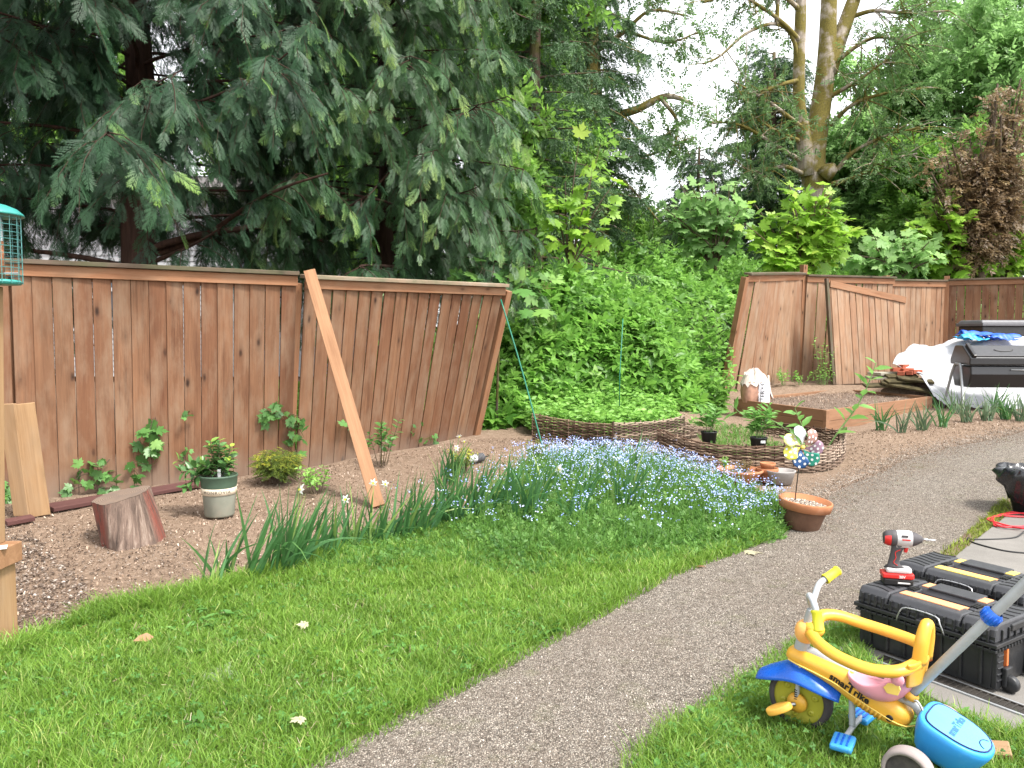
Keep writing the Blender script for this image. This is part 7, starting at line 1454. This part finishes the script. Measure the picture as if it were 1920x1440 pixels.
# moulded seat: a bowl with a low front lip and a raised wrap-around back
def seat_rim(t): q = max(0.0, (math.cos(t) + .25) / 1.25); return .262 + .07 * q ** 1.3
rings = []
for sc_, mode in ((.2, 0), (.55, 1), (.82, 2), (.97, 3), (1.0, 4), (.96, 5), (.9, 6), (.78, 7), (.5, 8), (.05, 8)):
    ring_ = []
    for t in np.linspace(0, 2 * PI, 40, endpoint=False):
        rz_ = seat_rim(t); z = {0: .2, 1: .203, 2: .222, 3: .5 * (.222 + rz_), 4: rz_ - .004, 5: rz_ + .003, 6: rz_ - .008, 7: .4 * rz_ + .6 * .256, 8: .255}[mode]
        ring_.append(TM(.108 * sc_ * math.sin(t) * (1 - .12 * max(0, -math.cos(t))), .268 + .105 * sc_ * math.cos(t) + .02 * max(0, math.cos(t)) * (z - .25) / .08, z))
    rings.append(ring_)
mb = MB(); mb.loft(rings); st_ = mb.build('seat', M['pink'], tr, True, subsurf=1)
mb = MB(); mb.prism([(-.026, 0), (-.012, .018), (.02, .022), (.026, .008), (.018, -.014), (-.014, -.016)], .006, rotx(PI / 2) , TM(.098, .332, .277)); lg = mb.build('seat_badge', M['yellow_pale'], st_, bevel=.002)
mb = MB(); mb.box(TM(.01, .26, .268), (.04, .007, .004)); mb.build('belt_slot', M['grey_spike'], st_)
# rear footrest bar with two pads
rounded([(.01, .18, .18), (.012, .182, .12), (.012, .184, .072)], .011, 'tube_grey', 'footrest_post', 10); rounded([(-.1, .178, .062), (.0, .184, .068), (.07, .186, .06)], .009, 'tube_silver', 'footrest_bar', 10)
for s, cc in ((1, TM(.108, .188, .052)), (-1, TM(-.11, .178, .062))):
    q = rotz(.15 * s) @ rotx(.12); mb = MB(); mb.box(cc, (.07, .085, .022), q); pad = mb.build('foot_pad', M['blue_light'], tr, bevel=.008, segs=3)
    mb = MB()
    for k in (-1, 0, 1): mb.box(cc + q @ A3(k * .017, 0, .0125), (.006, .06, .003), q)
    mb.build('tread', M['blue'], pad)
# rear bucket with lid
bc = TM(-.005, .485, .158); bq = rotz(0) @ roty(.36)         # lid leans back
def egg(sc, n=30): 
    o = []
    for k in range(n):
        t = 2 * PI * k / n; x = .118 * math.cos(t); y = .1 * math.sin(t); x = x if x > 0 else -.098 * abs(math.cos(t)) ** .45; y = math.copysign(.102 * abs(math.sin(t)) ** (.55 if math.cos(t) < 0 else .85), math.sin(t)); o.append((x * sc, y * sc))
    return o
mb = MB(); mb.loft([[bc + bq @ A3(x * s, y * s, z) for x, y in egg(1)] for z, s in ((-.1, .66), (-.08, .8), (-.03, .95), (-.008, 1.0), (.006, 1.0), (.014, .96))]); bk = mb.build('bucket', M['blue_light'], tr, True, bevel=.003)
lid_sh = [(x, y) for x, y in egg(.84)]
mb = MB(); mb.prism(lid_sh, .0045, bq, bc + bq @ A3(.004, 0, .0135)); mb.build('bucket_lid', M['blue_lid'], bk, bevel=.002)
mb = MB(); mb.tube([bc + bq @ A3(x * 1.015 + .004, y * 1.015, .0165) for x, y in lid_sh + lid_sh[:1]], .0026, 6, caps=False); mb.tube([bc + bq @ A3(.094 + .022 * math.cos(t), .03 * math.sin(t), .0192) for t in np.linspace(PI * .55, PI * 1.45, 12)], .0016, 5); mb.build('lid_groove', M['dark_blue'], bk)
lettering('print', 'smarTrike', .034, M['blue'], bk, flat_text(bc + bq @ A3(.002, 0, .0186), bq @ A3(0, 1, 0), bq @ A3(-1, 0, 0)), bold=.0014)
for s in (1, -1): wheel(TM(s * .185, .41, .074), .074, .055, 'tyre_dusty', 'tyre', 'dark_blue', 0, False)
rounded([(.19, .41, .074), (0, .415, .076), (-.19, .41, .074)], .012, 'dark_blue', 'rear_axle', 10)
# push handle
ph0, ph1 = (0, .345, .215), (-.01, .84, .93); h0, h1 = np.array(ph0), np.array(ph1)
rounded([ph0, tuple(h0 + (h1 - h0) * .5), ph1], .0155, 'tube_grey', 'push_handle', 14)
cd = unit(TM(*h1) - TM(*h0)); cR = np.column_stack([frame(cd)[:, 1], frame(cd)[:, 2], cd])
mb = MB(); mb.lathe([(.02, -.022), (.026, -.012), (.027, .012), (.021, .022)], 18, cR, TM(*(h0 + (h1 - h0) * .465)), caps=False)
for k in range(12): a = k * PI / 6; mb.tube([TM(*(h0 + (h1 - h0) * .465)) + cR @ A3(.027 * math.cos(a), .027 * math.sin(a), zz) for zz in (-.014, .014)], .0025, 5)
mb.build('handle_clamp', M['blue'], tr, True)
mb = MB(); mb.lathe([(.018, -.014), (.026, -.008), (.026, .006), (.018, .012)], 18, cR, TM(*(h0 + (h1 - h0) * .03)), caps=False); mb.build('handle_socket', M['yellow'], tr, True)
rounded([(0.014, .35, .22), (0.016, .385, .225), (.016, .41, .18)], .004, 'steel', 'spring_clip', 6)
# small wood offcut in the grass
c = gp(1862, 1425); mb = MB(); mb.plank(c + A3(-.045, .02, .02), c + A3(.045, -.02, .035), (0, 1, .3), .06, .045); tag(mb.build('wood_offcut', M['lumber_pale'], None, bevel=.004), 'small pale block of wood in the grass beside the tricycle bucket', 'wood block')
